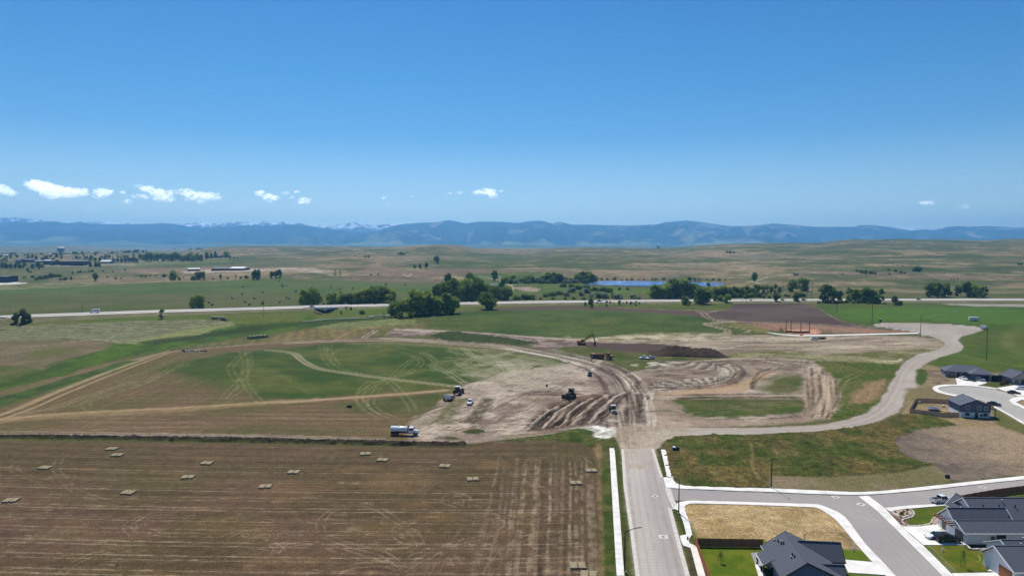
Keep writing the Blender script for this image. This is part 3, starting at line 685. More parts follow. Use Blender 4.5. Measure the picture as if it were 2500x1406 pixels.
# ---------------- foreground
g.poly([(-400,1085),(0,1076),(620,1082),(1000,1090),(1120,1086),(1200,1080),(1330,1078),(1420,1082),(1452,1098),(1462,1125),(1468,1250),(1472,1700),(-400,1700)],
       (98,78,61), 1.2, 1, G_HAY, rgb2=(88,74,50), nscale=22,
       fn=lambda x, y, c: c * (1 + 0.26 * fbm(x / 45.0, y / 0.7, 61, 3) * sstep(8, -10, x) + 0.22 * fbm(x / .8, y / 20, 62, 3) * sstep(-10, 12, x) + 0.20 * fbm(x / 1.8, y / 1.8, 63, 3))[..., None])
for cx, cy_, rr, c in [(370,1160,140,(88,84,44)),(620,1150,120,(86,80,48)),(150,1215,80,(96,84,48)),(960,1175,90,(140,112,74)),(720,1195,70,(136,104,74)),(920,1290,80,(112,98,54)),(1390,1110,60,(98,92,54)),(560,1290,110,(120,100,60)),(700,1370,90,(128,104,66)),(160,1300,60,(126,110,70)),(1250,1290,40,(112,98,60)),(320,1330,70,(116,98,66))]:
    g.poly([(cx + rr * math.cos(t), cy_ + rr * .22 * math.sin(t)) for t in np.linspace(0, 6.0, 12)], c, 5, 4, None, alpha=.35)
for k in range(90):
    cx, cy_, rr = rnd.uniform(-20, 1400), 1100 + 300 * rnd.random() ** .8, rnd.uniform(8, 46)
    g.poly([(cx + rr * math.cos(t) * rnd.uniform(.7, 1.2), cy_ + rr * .2 * math.sin(t) * rnd.uniform(.7, 1.2)) for t in np.linspace(0, 6.0, 10)], rnd.choice([(84,78,38), (138,108,74), (76,60,46), (126,110,88), (130,98,66)]), 2, 3, None, alpha=rnd.uniform(.2, .45))
# swath line pairs
yy = 124.0; k = 0
while yy < 214:
    for o in (0.0, 1.75):
        y0 = yy + o + rnd.uniform(-.15, .15)
        pts = [(x, y0 + 0.00030 * (x + 4) ** 2 - 0.0 + (0 if x < 0 else 0.004 * x * x * (0.6 + .4 * math.sin(k)))) for x in (-175, -140, -110, -80, -50, -30, -10, 5, 14)]
        g.line(pts, 0.32, (172,152,130), soft=.2, alpha=rnd.uniform(.25, .8), wob=.12, world=True, grain=.8)
    if k % 2 == 0:
        g.line([(x, yy + 3.6 + .0003 * x * x) for x in (-175, -60, 0, 10)], 0.9, (74,58,46), soft=.8, alpha=.35, wob=.3, world=True, grain=.6)
    yy += 6.3; k += 1
# swaths running away beside the street
for xb, xt, a in [(1150,1215,.35),(1192,1232,.5),(1212,1245,.4),(1235,1262,.75),(1252,1282,.8),(1285,1310,.7),(1300,1318,.4),(1330,1345,.8),(1345,1358,.5),(1362,1376,.5),(1385,1392,.8),(1400,1404,.5),(1418,1418,.6),(1440,1430,.8),(1452,1440,.6)]:
    for o in (0, 7):
        g.line([(xb + o, 1420), (xb + (xt-xb)*.5 + o*.8 + rnd.uniform(-3, 3), 1260), (xt + o*.5, 1108 + rnd.uniform(0, 40))], .55, (174,156,132), soft=.45, alpha=a * .55, wob=.35, grain=1.0)
for k in range(12):
    xb = rnd.uniform(1200, 1450)
    g.line([(xb, 1420), (xb * .9 + 140, 1120)], .9, (66,52,42), soft=.6, alpha=.4, wob=.4, grain=.9)
# looping tractor tracks
for pts, al in [
    ([(330,1306),(310,1285),(330,1268),(372,1255),(430,1252)], .5), ([(372,1256),(345,1272),(352,1290),(395,1303),(440,1306)], .5),
    ([(60,1126),(34,1138),(38,1150),(80,1168),(120,1176)], .45), ([(145,1120),(138,1145),(155,1170),(190,1200),(250,1220),(310,1232)], .4),
    ([(785,1300),(782,1275),(805,1250),(850,1233),(910,1236),(960,1265),(1010,1300),(1030,1330)], .5),
    ([(1030,1330),(985,1320),(968,1300),(975,1285),(1010,1270)], .4), ([(1130,1205),(1092,1213),(1090,1225),(1120,1235)], .75),
    ([(1120,1207),(1140,1215),(1138,1235)], .5), ([(1180,1255),(1230,1265),(1238,1285),(1180,1310),(1100,1330),(1020,1370),(960,1400)], .5),
    ([(1200,1255),(1215,1275),(1205,1300),(1190,1345),(1180,1380)], .35),
    ([(700,1330),(760,1325),(820,1340),(880,1360),(940,1378),(1000,1390)], .55), ([(690,1345),(660,1320),(680,1305),(740,1302)], .5),
    ([(800,1310),(860,1332),(930,1350),(980,1380)], .6), ([(980,1370),(1000,1350),(1050,1342),(1100,1355),(1120,1380)], .45),
    ([(820,1400),(850,1385),(920,1376),(1000,1378)], .5), ([(0,1345),(60,1318),(130,1305)], .45), ([(150,1400),(180,1375),(240,1350),(320,1338)], .45),
    ([(550,1310),(600,1290),(660,1285)], .4), ([(670,1350),(690,1330),(720,1320)], .5),
    ([(1290,1130),(1282,1150),(1300,1180),(1340,1200),(1370,1240)], .4), ([(1290,1126),(1330,1112),(1400,1112),(1440,1130)], .4),
    ([(1015,1135),(1008,1145),(1040,1155)], .4), ([(1010,1180),(1025,1175),(1060,1175),(1035,1195),(1028,1205)], .45),
    ([(1330,1300),(1290,1310),(1240,1335),(1210,1370),(1190,1400)], .4), ([(1060,1400),(1090,1350),(1130,1300),(1150,1270)], .35),
    ([(1300,1220),(1340,1235),(1350,1250),(1320,1270)], .4)]:
    g.line(pts, .42, (164,144,120), soft=.2, alpha=al * .8, twin=1.7, wob=.2, grain=.9)
for k in range(420):
    x0 = rnd.uniform(-20, 1400); y0 = 1100 + 300 * rnd.random() ** .7; L = rnd.uniform(10, 60)
    g.line([(x0, y0), (x0 + L, y0 + rnd.uniform(-3, 3))], rnd.uniform(.25, .6), (164,142,112) if rnd.random() < .6 else (62,48,36), soft=.4, alpha=.4, wob=.5, grain=1.1)
# berm and dirt road behind the hay field
g.line([(-400,1068),(0,1061),(300,1062),(620,1066),(820,1072),(1000,1078),(1120,1080),(1240,1068),(1330,1060),(1400,1054)], 4.2, (150,136,124), soft=1, alpha=.95, grain=.35, reg=G_DIRT)
g.line([(-400,1060),(0,1053),(400,1058),(700,1063),(940,1070)], 1.0, (168,154,136), alpha=.8)
for pts in ([(500,1066),(640,1068),(720,1071)], [(640,1063),(700,1064)], [(0,1066),(200,1064)]):
    g.line(pts, .9, (52,42,38), alpha=.8, grain=.9, h=.25)
g.line([(-400,1076),(0,1069),(300,1072),(620,1077),(900,1083),(1060,1087),(1130,1087)], 3.6, (58,46,43), soft=.6, alpha=1, grain=.25, reg=G_BERM, h=1.0, wob=.5)
g.line([(-400,1086),(0,1076),(620,1085),(1000,1093),(1150,1090)], 1.6, (84,82,50), soft=.8, alpha=.7, grain=.8)
g.poly([(1130,1090),(1190,1080),(1290,1070),(1350,1060),(1395,1048),(1440,1040),(1475,1045),(1505,1075),(1516,1100),(1500,1100),(1488,1092),(1466,1110),(1452,1098),(1420,1080),(1330,1076),(1200,1080)], (56,76,32), 1, 2, G_WEEDS, rgb2=(82,86,44), nscale=4, h=.3)
g.poly([(1408,1046),(1432,1042),(1462,1040),(1500,1046),(1506,1058),(1496,1068),(1462,1076),(1444,1066),(1430,1054)], (168,160,148), 1.2, 3.5, G_DIRT, rgb2=(228,226,222), nscale=2.2)
# verges along the street
g.poly([(1464,1105),(1488,1092),(1497,1180),(1508,1420),(1468,1420),(1464,1250)], (60,76,34), .6, 1, G_GRASS, rgb2=(88,88,50), nscale=3)
g.line([(1462,1100),(1463,1160),(1470,1420)], 1.2, (140,116,84), soft=.8, alpha=.6, grain=.9)
g.poly([(1448,1096),(1462,1085),(1470,1110),(1462,1122)], (158,124,94), 1, 1, None, alpha=.7)
g.poly([(1497,1092),(1514,1092),(1524,1180),(1548,1420),(1524,1420),(1508,1180)], (74,78,40), .3, .2, G_GRASS, rgb2=(62,76,34), nscale=2)
g.poly([(1603,1095),(1616,1095),(1634,1166),(1622,1166)], (62,70,36), .3, .3, G_GRASS)
g.poly([(1644,1243),(1657,1243),(1690,1310),(1672,1310)], (62,72,38), .3, .3, G_GRASS)
g.poly([(1670,1332),(1688,1336),(1710,1420),(1692,1420)], (78,72,50), .3, .3, G_GRASS)
# weedy block
g.poly([(1612,1096),(1615,1085),(1640,1068),(1720,1063),(1850,1061),(1990,1055),(2080,1045),(2150,1030),(2190,1012),(2260,1010),(2340,1038),(2335,1043),(2260,1048),(2205,1066),(2190,1085),(2210,1110),(2250,1128),(2285,1135),(2200,1150),(2080,1162),(2000,1165),(1900,1160),(1892,1192),(1780,1190),(1700,1187),(1655,1170),(1634,1160)],
       (66,76,34), .8, 2, G_WEEDS, rgb2=(100,88,48), nscale=7, h=.15, fn=lambda x, y, c: c * (1 + 0.45 * fbm(x / 2.2, y / 2.6, 71, 3))[..., None])
g.line([(1832,1085),(1838,1110),(1834,1130),(1842,1150),(1855,1172)], .8, (132,118,74), alpha=.8, soft=.6)
g.poly([(1684,1122),(1694,1118),(1698,1135),(1680,1130)], (140,104,66), 1.5, 1, None, alpha=.7)
g.poly([(1886,1160),(2000,1166),(2090,1162),(2200,1150),(2290,1136),(2320,1165),(2290,1183),(2200,1197),(2090,1200),(1960,1196),(1886,1192)], (132,118,94), .8, 1.5, G_LOT, rgb2=(112,106,72), nscale=8)
g.poly([(2188,1085),(2206,1066),(2262,1048),(2340,1042),(2400,1030),(2500,1040),(2900,1090),(2900,1150),(2500,1160),(2400,1172),(2330,1180),(2300,1160),(2285,1133),(2250,1126),(2212,1110)], (104,92,84), .8, 2, G_BARE, rgb2=(124,110,98), nscale=4,
       fn=lambda x, y, c: c + (lin((156,136,112)) - c) * (sstep(122, 160, x + 18 * fbm(x / 9, y / 9, 77, 3)) * .95)[..., None])
# plots round the split-level house
g.poly([(2245,905),(2262,888),(2300,897),(2380,905),(2480,915),(2560,930),(2560,1100),(2500,1062),(2420,1040),(2345,1042),(2262,1012),(2195,1010),(2206,990),(2216,968),(2238,945)], (150,128,98), 1, 1.5, G_BARE, rgb2=(132,118,88), nscale=6)
g.poly([(2236,900),(2265,902),(2268,920),(2252,940),(2236,936)], (66,84,36), .8, 1, G_GRASS)
g.poly([(2266,902),(2340,905),(2345,935),(2280,942),(2262,925)], (150,132,110), 1.5, 2, G_BARE, rgb2=(112,98,76), nscale=4)
g.poly([(2215,945),(2300,950),(2330,968),(2240,985),(2215,975)], (118,108,74), 2, 2, G_LOT, alpha=.8)
g.poly([(2385,938),(2480,920),(2520,930),(2520,945),(2430,945)], (74,84,42), 1, 1, G_LAWN)
g.poly([(2420,985),(2470,1020),(2520,1050),(2500,1062),(2430,1035)], (98,98,56), 1, 1, G_GRASS)
# dry lot, lawns
g.poly([(1662,1232),(1690,1227),(1850,1230),(2005,1236),(2045,1262),(2120,1352),(2140,1372),(2060,1345),(1860,1320),(1700,1312),(1680,1270)], (182,158,118), .8, 1, G_LOT, rgb2=(160,136,96), nscale=5,
       fn=lambda x, y, c: c * (1 + 0.28 * fbm(x / 3.0, y / 1.2, 81, 3))[..., None])
g.poly([(1895,1268),(1945,1262),(1950,1285),(1900,1300)], (130,118,76), 4, 3, None, alpha=.5)
g.poly([(2045,1290),(2075,1300),(2118,1352),(2090,1352)], (112,100,76), 2, 2, None, alpha=.7)
g.poly([(1702,1312),(1870,1316),(1860,1420),(1730,1420)], (80,104,30), .4, .2, G_LAWN, rgb2=(106,114,38), nscale=2.5)
g.poly([(2050,1338),(2110,1344),(2128,1368),(2050,1368)], (88,110,36), .4, .3, G_LAWN)
g.poly([(2060,1396),(2150,1404),(2170,1440),(2060,1440)], (86,106,34), .4, .2, G_LAWN)
g.poly([(2205,1250),(2322,1228),(2330,1250),(2308,1264),(2300,1270),(2280,1280),(2240,1280),(2205,1272)], (74,94,30), .3, .1, G_LAWN, rgb2=(94,102,38), nscale=2.2)
g.poly([(2254,1330),(2358,1330),(2420,1350),(2438,1380),(2410,1394),(2326,1397)], (76,96,30), .3, .1, G_LAWN, rgb2=(110,108,38), nscale=2.5)
g.poly([(2170,1245),(2200,1240),(2232,1250),(2215,1270),(2210,1285),(2180,1270)], (120,96,84), .4, .3, G_BARE)
g.poly([(2350,1330),(2420,1330),(2424,1345),(2365,1342)], (62,52,46), .4, .2, G_BARE)

for pts_, w_, d_ in [([(798,746),(796,752),(790,760),(782,768),(770,776)], 13, -3.4), ([(660,800),(740,788),(790,783),(850,780),(905,777),(950,773),(990,772)], 9, -.8)]:
    g.line(pts_, w_, (0,0,0), soft=9, alpha=0.0, wob=0, h=d_, grain=0)
# relief: clods, weeds, ruts
X_, Y_ = g.GX, g.GY
wm = (g.reg == G_WEEDS)
g.h += np.where(wm, 0.38 * np.abs(fbm(X_ / 1.3, Y_ / 1.6, 101, 2)) + 0.12, 0)
g.h += np.where(g.reg == G_CREEK, 0.30 * np.abs(fbm(X_ / 2.0, Y_ / 3.0, 103, 2)), 0)
g.h += np.where((g.reg == G_DIRT) | (g.reg == G_BERM), 0.10 * fbm(X_ / 1.5, Y_ / 1.5, 107, 2), 0)
g.h += np.where((g.reg == G_BARE) | (g.reg == G_PLOW), 0.06 * fbm(X_ / 1.2, Y_ / 1.2, 108, 2), 0)
g.h += np.where(g.reg == G_BERM, 0.55 * np.abs(fbm(X_ / 1.1, Y_ / .9, 109, 2)), 0)
g.h += np.where(g.reg == G_SAGE, 0.35 * np.abs(fbm(X_ / 2.6, Y_ / 3.2, 111, 2)), 0)
g.h += np.where((g.reg == G_HAY) | (g.reg == G_LOT) | (g.reg == G_FIELD), 0.05 * fbm(X_ / .7, Y_ / .7, 113, 2), 0)

# ------------------------------------------------------------------ streets painted into the ground sheet, kerbs and walks as slabs
G_STREET = 16; REGNAME[G_STREET] = 'street'
def street(px, rgb, rgb2):
    r = g.polymask(gpl(px), 0.12, 0)
    sl, m = r
    c = lin(rgb) + (lin(rgb2) - lin(rgb)) * sstep(-.4, .4, fbm(g.GX[sl] / 9.0, g.GY[sl] / 14.0, 201, 4))[..., None]
    g.col[sl] = g.col[sl] * (1 - m[..., None]) + c * m[..., None]
    g.reg[sl] = np.where(m > .5, G_STREET, g.reg[sl]); g.h[sl] = np.where(m > .5, 0.0, g.h[sl])
MAIN_L = [(1517,1096),(1519.5,1135),(1522,1180),(1528.5,1230),(1535.7,1280),(1544,1343),(1552,1406),(1562,1480)]
MAIN_R = [(1596.5,1096),(1607,1130),(1619,1167),(1631.5,1215),(1639,1240),(1659,1315),(1684,1406),(1704,1480)]
street(MAIN_L + MAIN_R[::-1], (189,181,177), (180,172,169))
SIDE_N = [(1618,1172),(1645,1193),(1700,1195),(1800,1199),(1900,1203),(2000,1207),(2089,1209),(2124,1208),(2200,1202.5),(2273,1195.5),(2398,1181),(2500,1170.5),(2600,1160)]
street([(1618,1167)] + SIDE_N + [(2700,1180),(2520,1193),(2360,1215),(2321,1228.5),(2240,1233),(2159,1238),(2174,1258),(2204,1288),(2253,1332),(2323,1402),(2370,1450),(2230,1450),(2187,1406),(2149,1365),(2111,1325),(2074,1275),(2054,1255),(2029,1243),(2000,1232),(1972,1230),(1800,1225),(1686,1221),(1645,1221),(1636,1226),(1632,1216)], (170,163,163), (162,156,157))
street([(2291,949.5),(2299,944.7),(2331,942),(2382,944),(2433,951.7),(2465,960),(2480.7,968),(2463,978),(2472,986),(2500,998),(2600,1040),(2600,1080),(2500,1032),(2427,991),(2388,975),(2328,963),(2299,955.5)], (176,172,170), (186,182,178))
# wear: pale left half, darker right half, tyre lines
g.poly([(1575,1110),(1590,1110),(1640,1260),(1684,1420),(1625,1420),(1592,1250)], (168,160,160), 1.2, .5, None, alpha=.55)
g.poly([(1525,1100),(1560,1100),(1570,1180),(1590,1300),(1600,1420),(1560,1420),(1530,1240)], (196,188,182), 1.5, .8, None, alpha=.5)
g.poly([(1517,1096),(1597,1096),(1600,1112),(1560,1125),(1520,1118)], (184,172,158), 1.5, 1.5, None, alpha=.7)
for xa, xb in [(1540,1590),(1552,1612),(1566,1640),(1532,1568),(1582,1662)]:
    g.line([(xa, 1100), ((xa+xb)/2 - 6, 1230), (xb, 1420)], .25, (150,142,140), soft=.3, alpha=.4, wob=.06)
for k in range(46):       # sawn joints across the main street
    t = k / 45.0; yj = 1102 + 300 * t ** 1.15; xl = np.interp(yj, [1096, 1180, 1280, 1406], [1518, 1523, 1536.5, 1553]); xr = np.interp(yj, [1096, 1167, 1240, 1315, 1406], [1596, 1618, 1638, 1658, 1683])
    g.line([(xl, yj), (xr, yj + .6)], .12, (138,130,126), soft=.12, alpha=.5, wob=.03, smooth=False, grain=.3)
for pts_ in ([(1556,1420),(1549,1300),(1537,1200),(1528,1105)], [(1668,1420),(1640,1320),(1612,1225),(1588,1105)], [(1700,1218),(1850,1223),(1990,1229)], [(1700,1198),(1900,1206),(2080,1212)]):
    g.line(pts_, .5, (150,138,124), soft=.5, alpha=.45, wob=.3, grain=.9)
for k in range(26):
    xx, yy_ = rnd.uniform(1700, 2250), 0; yy_ = np.interp(xx, [1700, 2000, 2100, 2250], [1210, 1219, 1250, 1330]) + rnd.uniform(-6, 10)
    g.poly([(xx + rnd.uniform(2, 7) * math.cos(t), yy_ + rnd.uniform(.6, 2) * math.sin(t)) for t in np.linspace(0, 6, 8)], rnd.choice([(140,134,134), (186,180,178)]), .5, .5, None, alpha=.35)
for k in range(14):
    xx, yy_ = rnd.uniform(1520, 1590), rnd.uniform(1100, 1150)
    g.poly([(xx + rnd.uniform(3, 12) * math.cos(t), yy_ + rnd.uniform(2, 7) * math.sin(t)) for t in np.linspace(0, 6, 8)], (176,158,138), .8, 1.2, None, alpha=.5)
for k in range(40):
    xx, yy_ = rnd.uniform(1530, 1650), rnd.uniform(1110, 1400)
    g.line([(xx, yy_), (xx + rnd.uniform(-2, 5), yy_ + rnd.uniform(2, 20))], .2, (148,140,138) if rnd.random() < .6 else (205,198,192), soft=.15, alpha=.4, wob=.05)
for k in range(12):
    g.line([(1665, 1196 + k * 2.1), (1800, 1201 + k * 2), (1950, 1206 + k * 2), (2060, 1212 + k * 2)], .2, (178,172,172) if k % 2 else (152,146,147), soft=.3, alpha=.35, wob=.1)
    g.line([(2060 + k * 6, 1215), (2120 + k * 8, 1275), (2190 + k * 9, 1350), (2245 + k * 9, 1406)], .2, (178,172,172) if k % 2 else (152,146,147), soft=.3, alpha=.35, wob=.1)
for k in range(8):
    g.line([(2150, 1226 - k * 2), (2260, 1219 - k * 2.2), (2400, 1200 - k * 2)], .2, (178,172,172) if k % 2 else (152,146,147), soft=.3, alpha=.35, wob=.1)

CONC = mat('pale_concrete', (232,227,219), rough=.9, var=.10, scale=.35, detail=10)
CONC2 = mat('kerb_concrete', (206,198,188), rough=.9, var=.10, scale=1.2, detail=8)
_zk = [0]
def slab(name, outline_px, top=0.10, m=None, parent=None, world=False, drop=0.35):
    """closed concrete slab from an outline on the ground"""
    P = outline_px if world else gpl(outline_px)
    _zk[0] += 1; z = top + 0.004 * (_zk[0] % 9)
    tris = tessellate_polygon([[Vector((x, y, 0)) for x, y in P]])
    n = len(P); zz = [T(x, y) for x, y in P]
    v = [(x, y, zz[i] + z) for i, (x, y) in enumerate(P)] + [(x, y, zz[i] + z - drop) for i, (x, y) in enumerate(P)]
    f = [tuple(t) for t in tris] + [(i, (i + 1) % n, n + (i + 1) % n, n + i) for i in range(n)]
    mb = MB().add(v, f)
    return mb.build(name, m or CONC, parent)
def strip(name, A, B, top=0.12, m=None, parent=None, n=5):
    A = catmull(gpl(A), n); B = catmull(gpl(B), n)
    return slab(name, [tuple(p) for p in A] + [tuple(p) for p in B[::-1]], top, m, parent, world=True)
def kerb_of(pts, w=0.6, top=0.12, side=1, name='kerb', m=None):
    P = catmull(gpl(pts), 4)
    e = np.gradient(P, axis=0); nr = np.stack([-e[:, 1], e[:, 0]], 1); nr /= np.linalg.norm(nr, axis=1)[:, None]
    return struct(slab(name, [tuple(p) for p in P] + [tuple(p) for p in (P + nr * w * side)[::-1]], top, m or CONC2, world=True))
kerb_of(MAIN_L, .75, .10, 1)
kerb_of(MAIN_R[:3], .75, .10, -1)
kerb_of(MAIN_R[4:], .85, .10, -1)
def walk_slabs(name, A, B, pitch=1.55, label=None):
    """pavement made of separate concrete slabs with open joints"""
    A = catmull(gpl(A), 8); B = catmull(gpl(B), 8)
    root = empty(name, (A[0][0], A[0][1], 0.0)); struct(root)
    L = np.concatenate([[0], np.cumsum(np.linalg.norm(np.diff(A, axis=0), axis=1))]); LB = np.concatenate([[0], np.cumsum(np.linalg.norm(np.diff(B, axis=0), axis=1))])
    n = max(1, int(L[-1] / pitch))
    for k in range(n):
        t0, t1 = (k + .012) / n, (k + 1 - .012) / n
        q = []
        for t, P, LL in ((t0, A, L), (t1, A, L), (t1, B, LB), (t0, B, LB)):
            q.append((np.interp(t * LL[-1], LL, P[:, 0]) - A[0][0], np.interp(t * LL[-1], LL, P[:, 1]) - A[0][1]))
        z = 0.13 + 0.006 * math.sin(k * 2.3)
        mb = MB().add([(x, y, z) for x, y in q] + [(x, y, -.2) for x, y in q], [(0,1,2,3),(0,4,5,1),(1,5,6,2),(2,6,7,3),(3,7,4,0)])
        mb.build('slab', CONC, root)
    return root
walk_slabs('sidewalk', [(1505.8,1406),(1503,1365),(1497,1260),(1492.6,1180),(1488,1093)], [(1524.5,1406),(1521,1365),(1513.5,1260),(1507,1180),(1500.3,1093)], 2.3)
walk_slabs('sidewalk', [(1640,1163),(1634,1140),(1625.3,1096.6)], [(1628,1163),(1621,1130),(1612.9,1096.6)], 3.0)
walk_slabs('sidewalk', [(1726,1420),(1722,1406),(1702,1335)], [(1708,1420),(1704,1406),(1686,1337)], 2.3)
walk_slabs('sidewalk', [(1690,1306),(1683,1275),(1672,1246)], [(1676,1306),(1668,1275),(1657,1246)], 2.3)
struct(slab('corner_apron', [(1619,1167),(1631,1163),(1644,1163),(1644,1172),(1650,1180),(1672,1186),(1700,1187.5),(1700,1194.5),(1660,1193),(1640,1191.5),(1626,1190)], .11))
struct(slab('corner_apron', [(1640,1243),(1648,1234),(1658,1226),(1680,1222.5),(1702,1222.5),(1700,1229),(1682,1230),(1672,1236),(1672,1247),(1656,1247),(1650,1243.5)], .11))
struct(slab('valley_gutter', [(1623,1190),(1637,1192),(1646,1221),(1652,1229),(1641,1240),(1634,1222)], .035, CONC2, drop=.1))
struct(slab('kerb_ramp', [(1660,1308),(1677,1305),(1690,1305),(1682,1316),(1683,1326),(1700,1334),(1686,1338),(1668,1332),(1662,1318)], .115))
struct(strip('kerb_and_walk', [(1700,1187.5),(1776,1190),(1858,1192),(1960,1196),(2024,1199),(2089,1201.6),(2149,1199),(2210,1193.5),(2273,1186.7),(2398,1173),(2500,1162),(2600,1151)], [(1700,1194.5),(1800,1198.5),(1900,1202),(1960,1205),(2024,1207),(2089,1208.5),(2149,1206),(2210,1201),(2273,1195),(2398,1181),(2500,1170.5),(2600,1160)], .12))
struct(strip('kerb_and_walk', [(1702,1222.5),(1800,1225),(1900,1228),(1972,1230),(2000,1232),(2029,1243),(2054,1255),(2074,1275),(2111,1325),(2149,1365),(2187,1406),(2200,1420)], [(1700,1229),(1800,1231.5),(1900,1235),(1972,1238),(1994,1240),(2014,1250),(2032,1262),(2049,1278),(2094,1332),(2130,1372),(2163,1406),(2175,1420)], .12))
struct(strip('kerb_and_walk', [(2097,1212),(2118,1229),(2139,1245),(2165,1270),(2191,1295),(2226,1330),(2261,1365),(2301,1406),(2320,1425)], [(2119,1210),(2140,1225),(2159,1240),(2180,1262),(2204,1287),(2226,1309),(2253,1331),(2322,1400),(2345,1425)], .10))
struct(strip('kerb_and_walk', [(2159,1240),(2200,1236),(2240,1233),(2280,1231),(2324,1227)], [(2172,1248),(2205,1243),(2240,1240),(2280,1236.5),(2312,1234)], .125))
struct(slab('driveway', [(2201,1285.5),(2250,1285),(2298,1279),(2330,1296),(2361,1325),(2362,1330.5),(2255,1330.5)], .115))
struct(slab('driveway', [(2056,1366),(2136,1373),(2163,1404),(2071,1398)], .115))
struct(slab('driveway', [(2323,1400),(2425,1398),(2418,1388),(2440,1380),(2500,1440),(2500,1480),(2400,1480)], .115))
struct(slab('front_walk', [(2414,1371),(2432,1371),(2446,1388),(2430,1396),(2410,1394),(2424,1386)], .11))
struct(slab('patio', [(1843,1378),(1857,1378),(1885,1440),(1862,1440)], .11))
# cul-de-sac rim and driveways
struct(strip('cul_de_sac_kerb', [(2388,974.8),(2360,969.5),(2328,963),(2299,955.5),(2291,949.5),(2299,944.7),(2331,942),(2382,944),(2433,951)], [(2388,977),(2358,972),(2323,966),(2290,958),(2277,948.5),(2287,941.5),(2318,939),(2381,941.5),(2433,948)], .12))
struct(strip('kerb_and_walk', [(2427,991),(2463,1010),(2500,1031.5),(2560,1062)], [(2427,994.5),(2463,1014),(2500,1036),(2560,1068)], .12))
struct(slab('driveway', [(2333,922.5),(2382,931),(2407,929.5),(2408,936),(2385,941.3),(2337,939)], .115))
struct(slab('driveway', [(2433,947.5),(2470,941.5),(2482,939),(2600,942),(2600,970),(2486,967.5),(2465,958.5)], .115))
struct(slab('kerb_and_walk', [(2463,978),(2472,972),(2484,968.5),(2600,972),(2600,977),(2494,976.5),(2480,982),(2500,992),(2600,1030),(2600,1042),(2500,998),(2472,986)], .125))
struct(strip('ballpark_walk', [(1870,811),(1905,815),(1940,817.6),(1990,817.6),(2100,815.5),(2240,812)], [(1880,813.5),(1910,817.5),(1945,820.3),(1990,820.3),(2100,818.2),(2244,814.5)], .10))
# ground under every slab is cut down a little so it cannot poke through
for o in [o for o in bpy.data.objects if o.type == 'MESH' and (o.parent is None or o.parent.get('kind') == 'structure') and o.get('kind') in (None, 'structure')]:
    pass
SLABS = [o for o in bpy.data.objects if o.type == 'MESH']
def cut_ground():
    for o in SLABS:
        ox, oy = (o.parent.location.x, o.parent.location.y) if o.parent else (0, 0)
        n = len(o.data.vertices) // 2
        P = [(v.co.x + ox, v.co.y + oy) for v in list(o.data.vertices)[:n]]
        r = g.polymask(P, .05, 0)
        if r is None: continue
        sl, m = r; g.h[sl] = np.where(m > .5, np.minimum(g.h[sl], 0.0), g.h[sl])
cut_ground()

# ------------------------------------------------------------------ far ground painting
g = GF = Ground(rowsF, uF, 50)
X_, Y_ = g.GX, g.GY
# prairie: tan and olive patches, broken at several scales
a1 = fbm(X_ / 420.0, Y_ / 520.0, 301, 4); a2 = fbm(X_ / 90.0, Y_ / 60.0, 302, 4); a3 = fbm(X_ / 20.0, Y_ / 30.0, 303, 4)
w = sstep(-.30, .34, a1 * .6 + a2 * .6 + a3 * .5)[..., None]
base = lin((84, 91, 50)) * (1 - w) + lin((128, 112, 82)) * w
w = (sstep(.12, .42, a2 * .8 + a3 * .5))[..., None]
base = base * (1 - .45 * w) + lin((160, 142, 110)) * .45 * w
w = sstep(.05, .5, -a1 * .4 - a2 * .8 - a3 * .3)[..., None]
base = base * (1 - .6 * w) + lin((62, 78, 42)) * .6 * w
g.col[:] = base
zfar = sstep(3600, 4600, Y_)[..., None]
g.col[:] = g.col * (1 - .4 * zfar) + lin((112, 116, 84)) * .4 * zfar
def P(*a, **k): g.poly(*a, **k)
P([(-300,640),(0,642),(300,640),(620,628),(800,640),(700,655),(420,660),(0,690),(-300,700)], (80,88,52), 12, 20, rgb2=(92,96,60), nscale=70, alpha=.8)
P([(560,612),(640,622),(760,628),(1000,640),(1180,632),(1100,625),(900,628),(700,622)], (120,112,88), 20, 30, alpha=.5)
P([(440,654),(640,640),(640,634),(700,630),(560,628),(480,640),(300,645)], (74,88,50), 12, 12, alpha=.8)
P([(-300,775),(-60,712),(0,706),(120,700),(420,688),(700,682),(820,684),(950,688),(1080,690),(1090,700),(1000,745),(700,765),(-60,800),(-300,830)], (70,90,44), 3, 3, G_GREEN, rgb2=(82,98,52), nscale=60)
P([(-300,700),(0,694),(110,690),(250,690),(300,693),(120,704),(0,708),(-300,730)], (128,130,92), 6, 6, alpha=.7, rgb2=(96,102,62), nscale=16)
P([(480,690),(660,682),(960,686),(980,693),(800,694),(600,697),(400,700)], (84,98,50), 8, 6, alpha=.6)
P([(800,676),(900,672),(1080,680),(1090,692),(980,694),(860,686)], (104,92,72), 6, 6, alpha=.7)
P([(860,668),(1000,662),(1090,655),(1180,655),(1290,662),(1300,668),(1200,672),(1050,676),(900,674)], (132,108,92), 8, 8, alpha=.75, rgb2=(116,96,80), nscale=20)
P([(880,655),(920,650),(960,652),(985,662),(930,664)], (128,104,84), 8, 5, alpha=.7)
P([(640,655),(700,653),(760,655),(800,660),(815,666),(800,667),(700,662),(560,664),(455,668),(440,662),(520,655)], (188,176,160), 4, 5, G_BARE, alpha=.9, rgb2=(150,128,112), nscale=12)
P([(270,662),(340,656),(440,654),(500,652),(560,656),(440,662),(330,666)], (136,114,94), 4, 6, alpha=.8)
P([(1150,668),(1300,665),(1450,690),(1490,700),(1500,735),(1190,738)], (64,88,34), 4, 4, G_GREEN, rgb2=(80,98,40), nscale=20, alpha=.9)
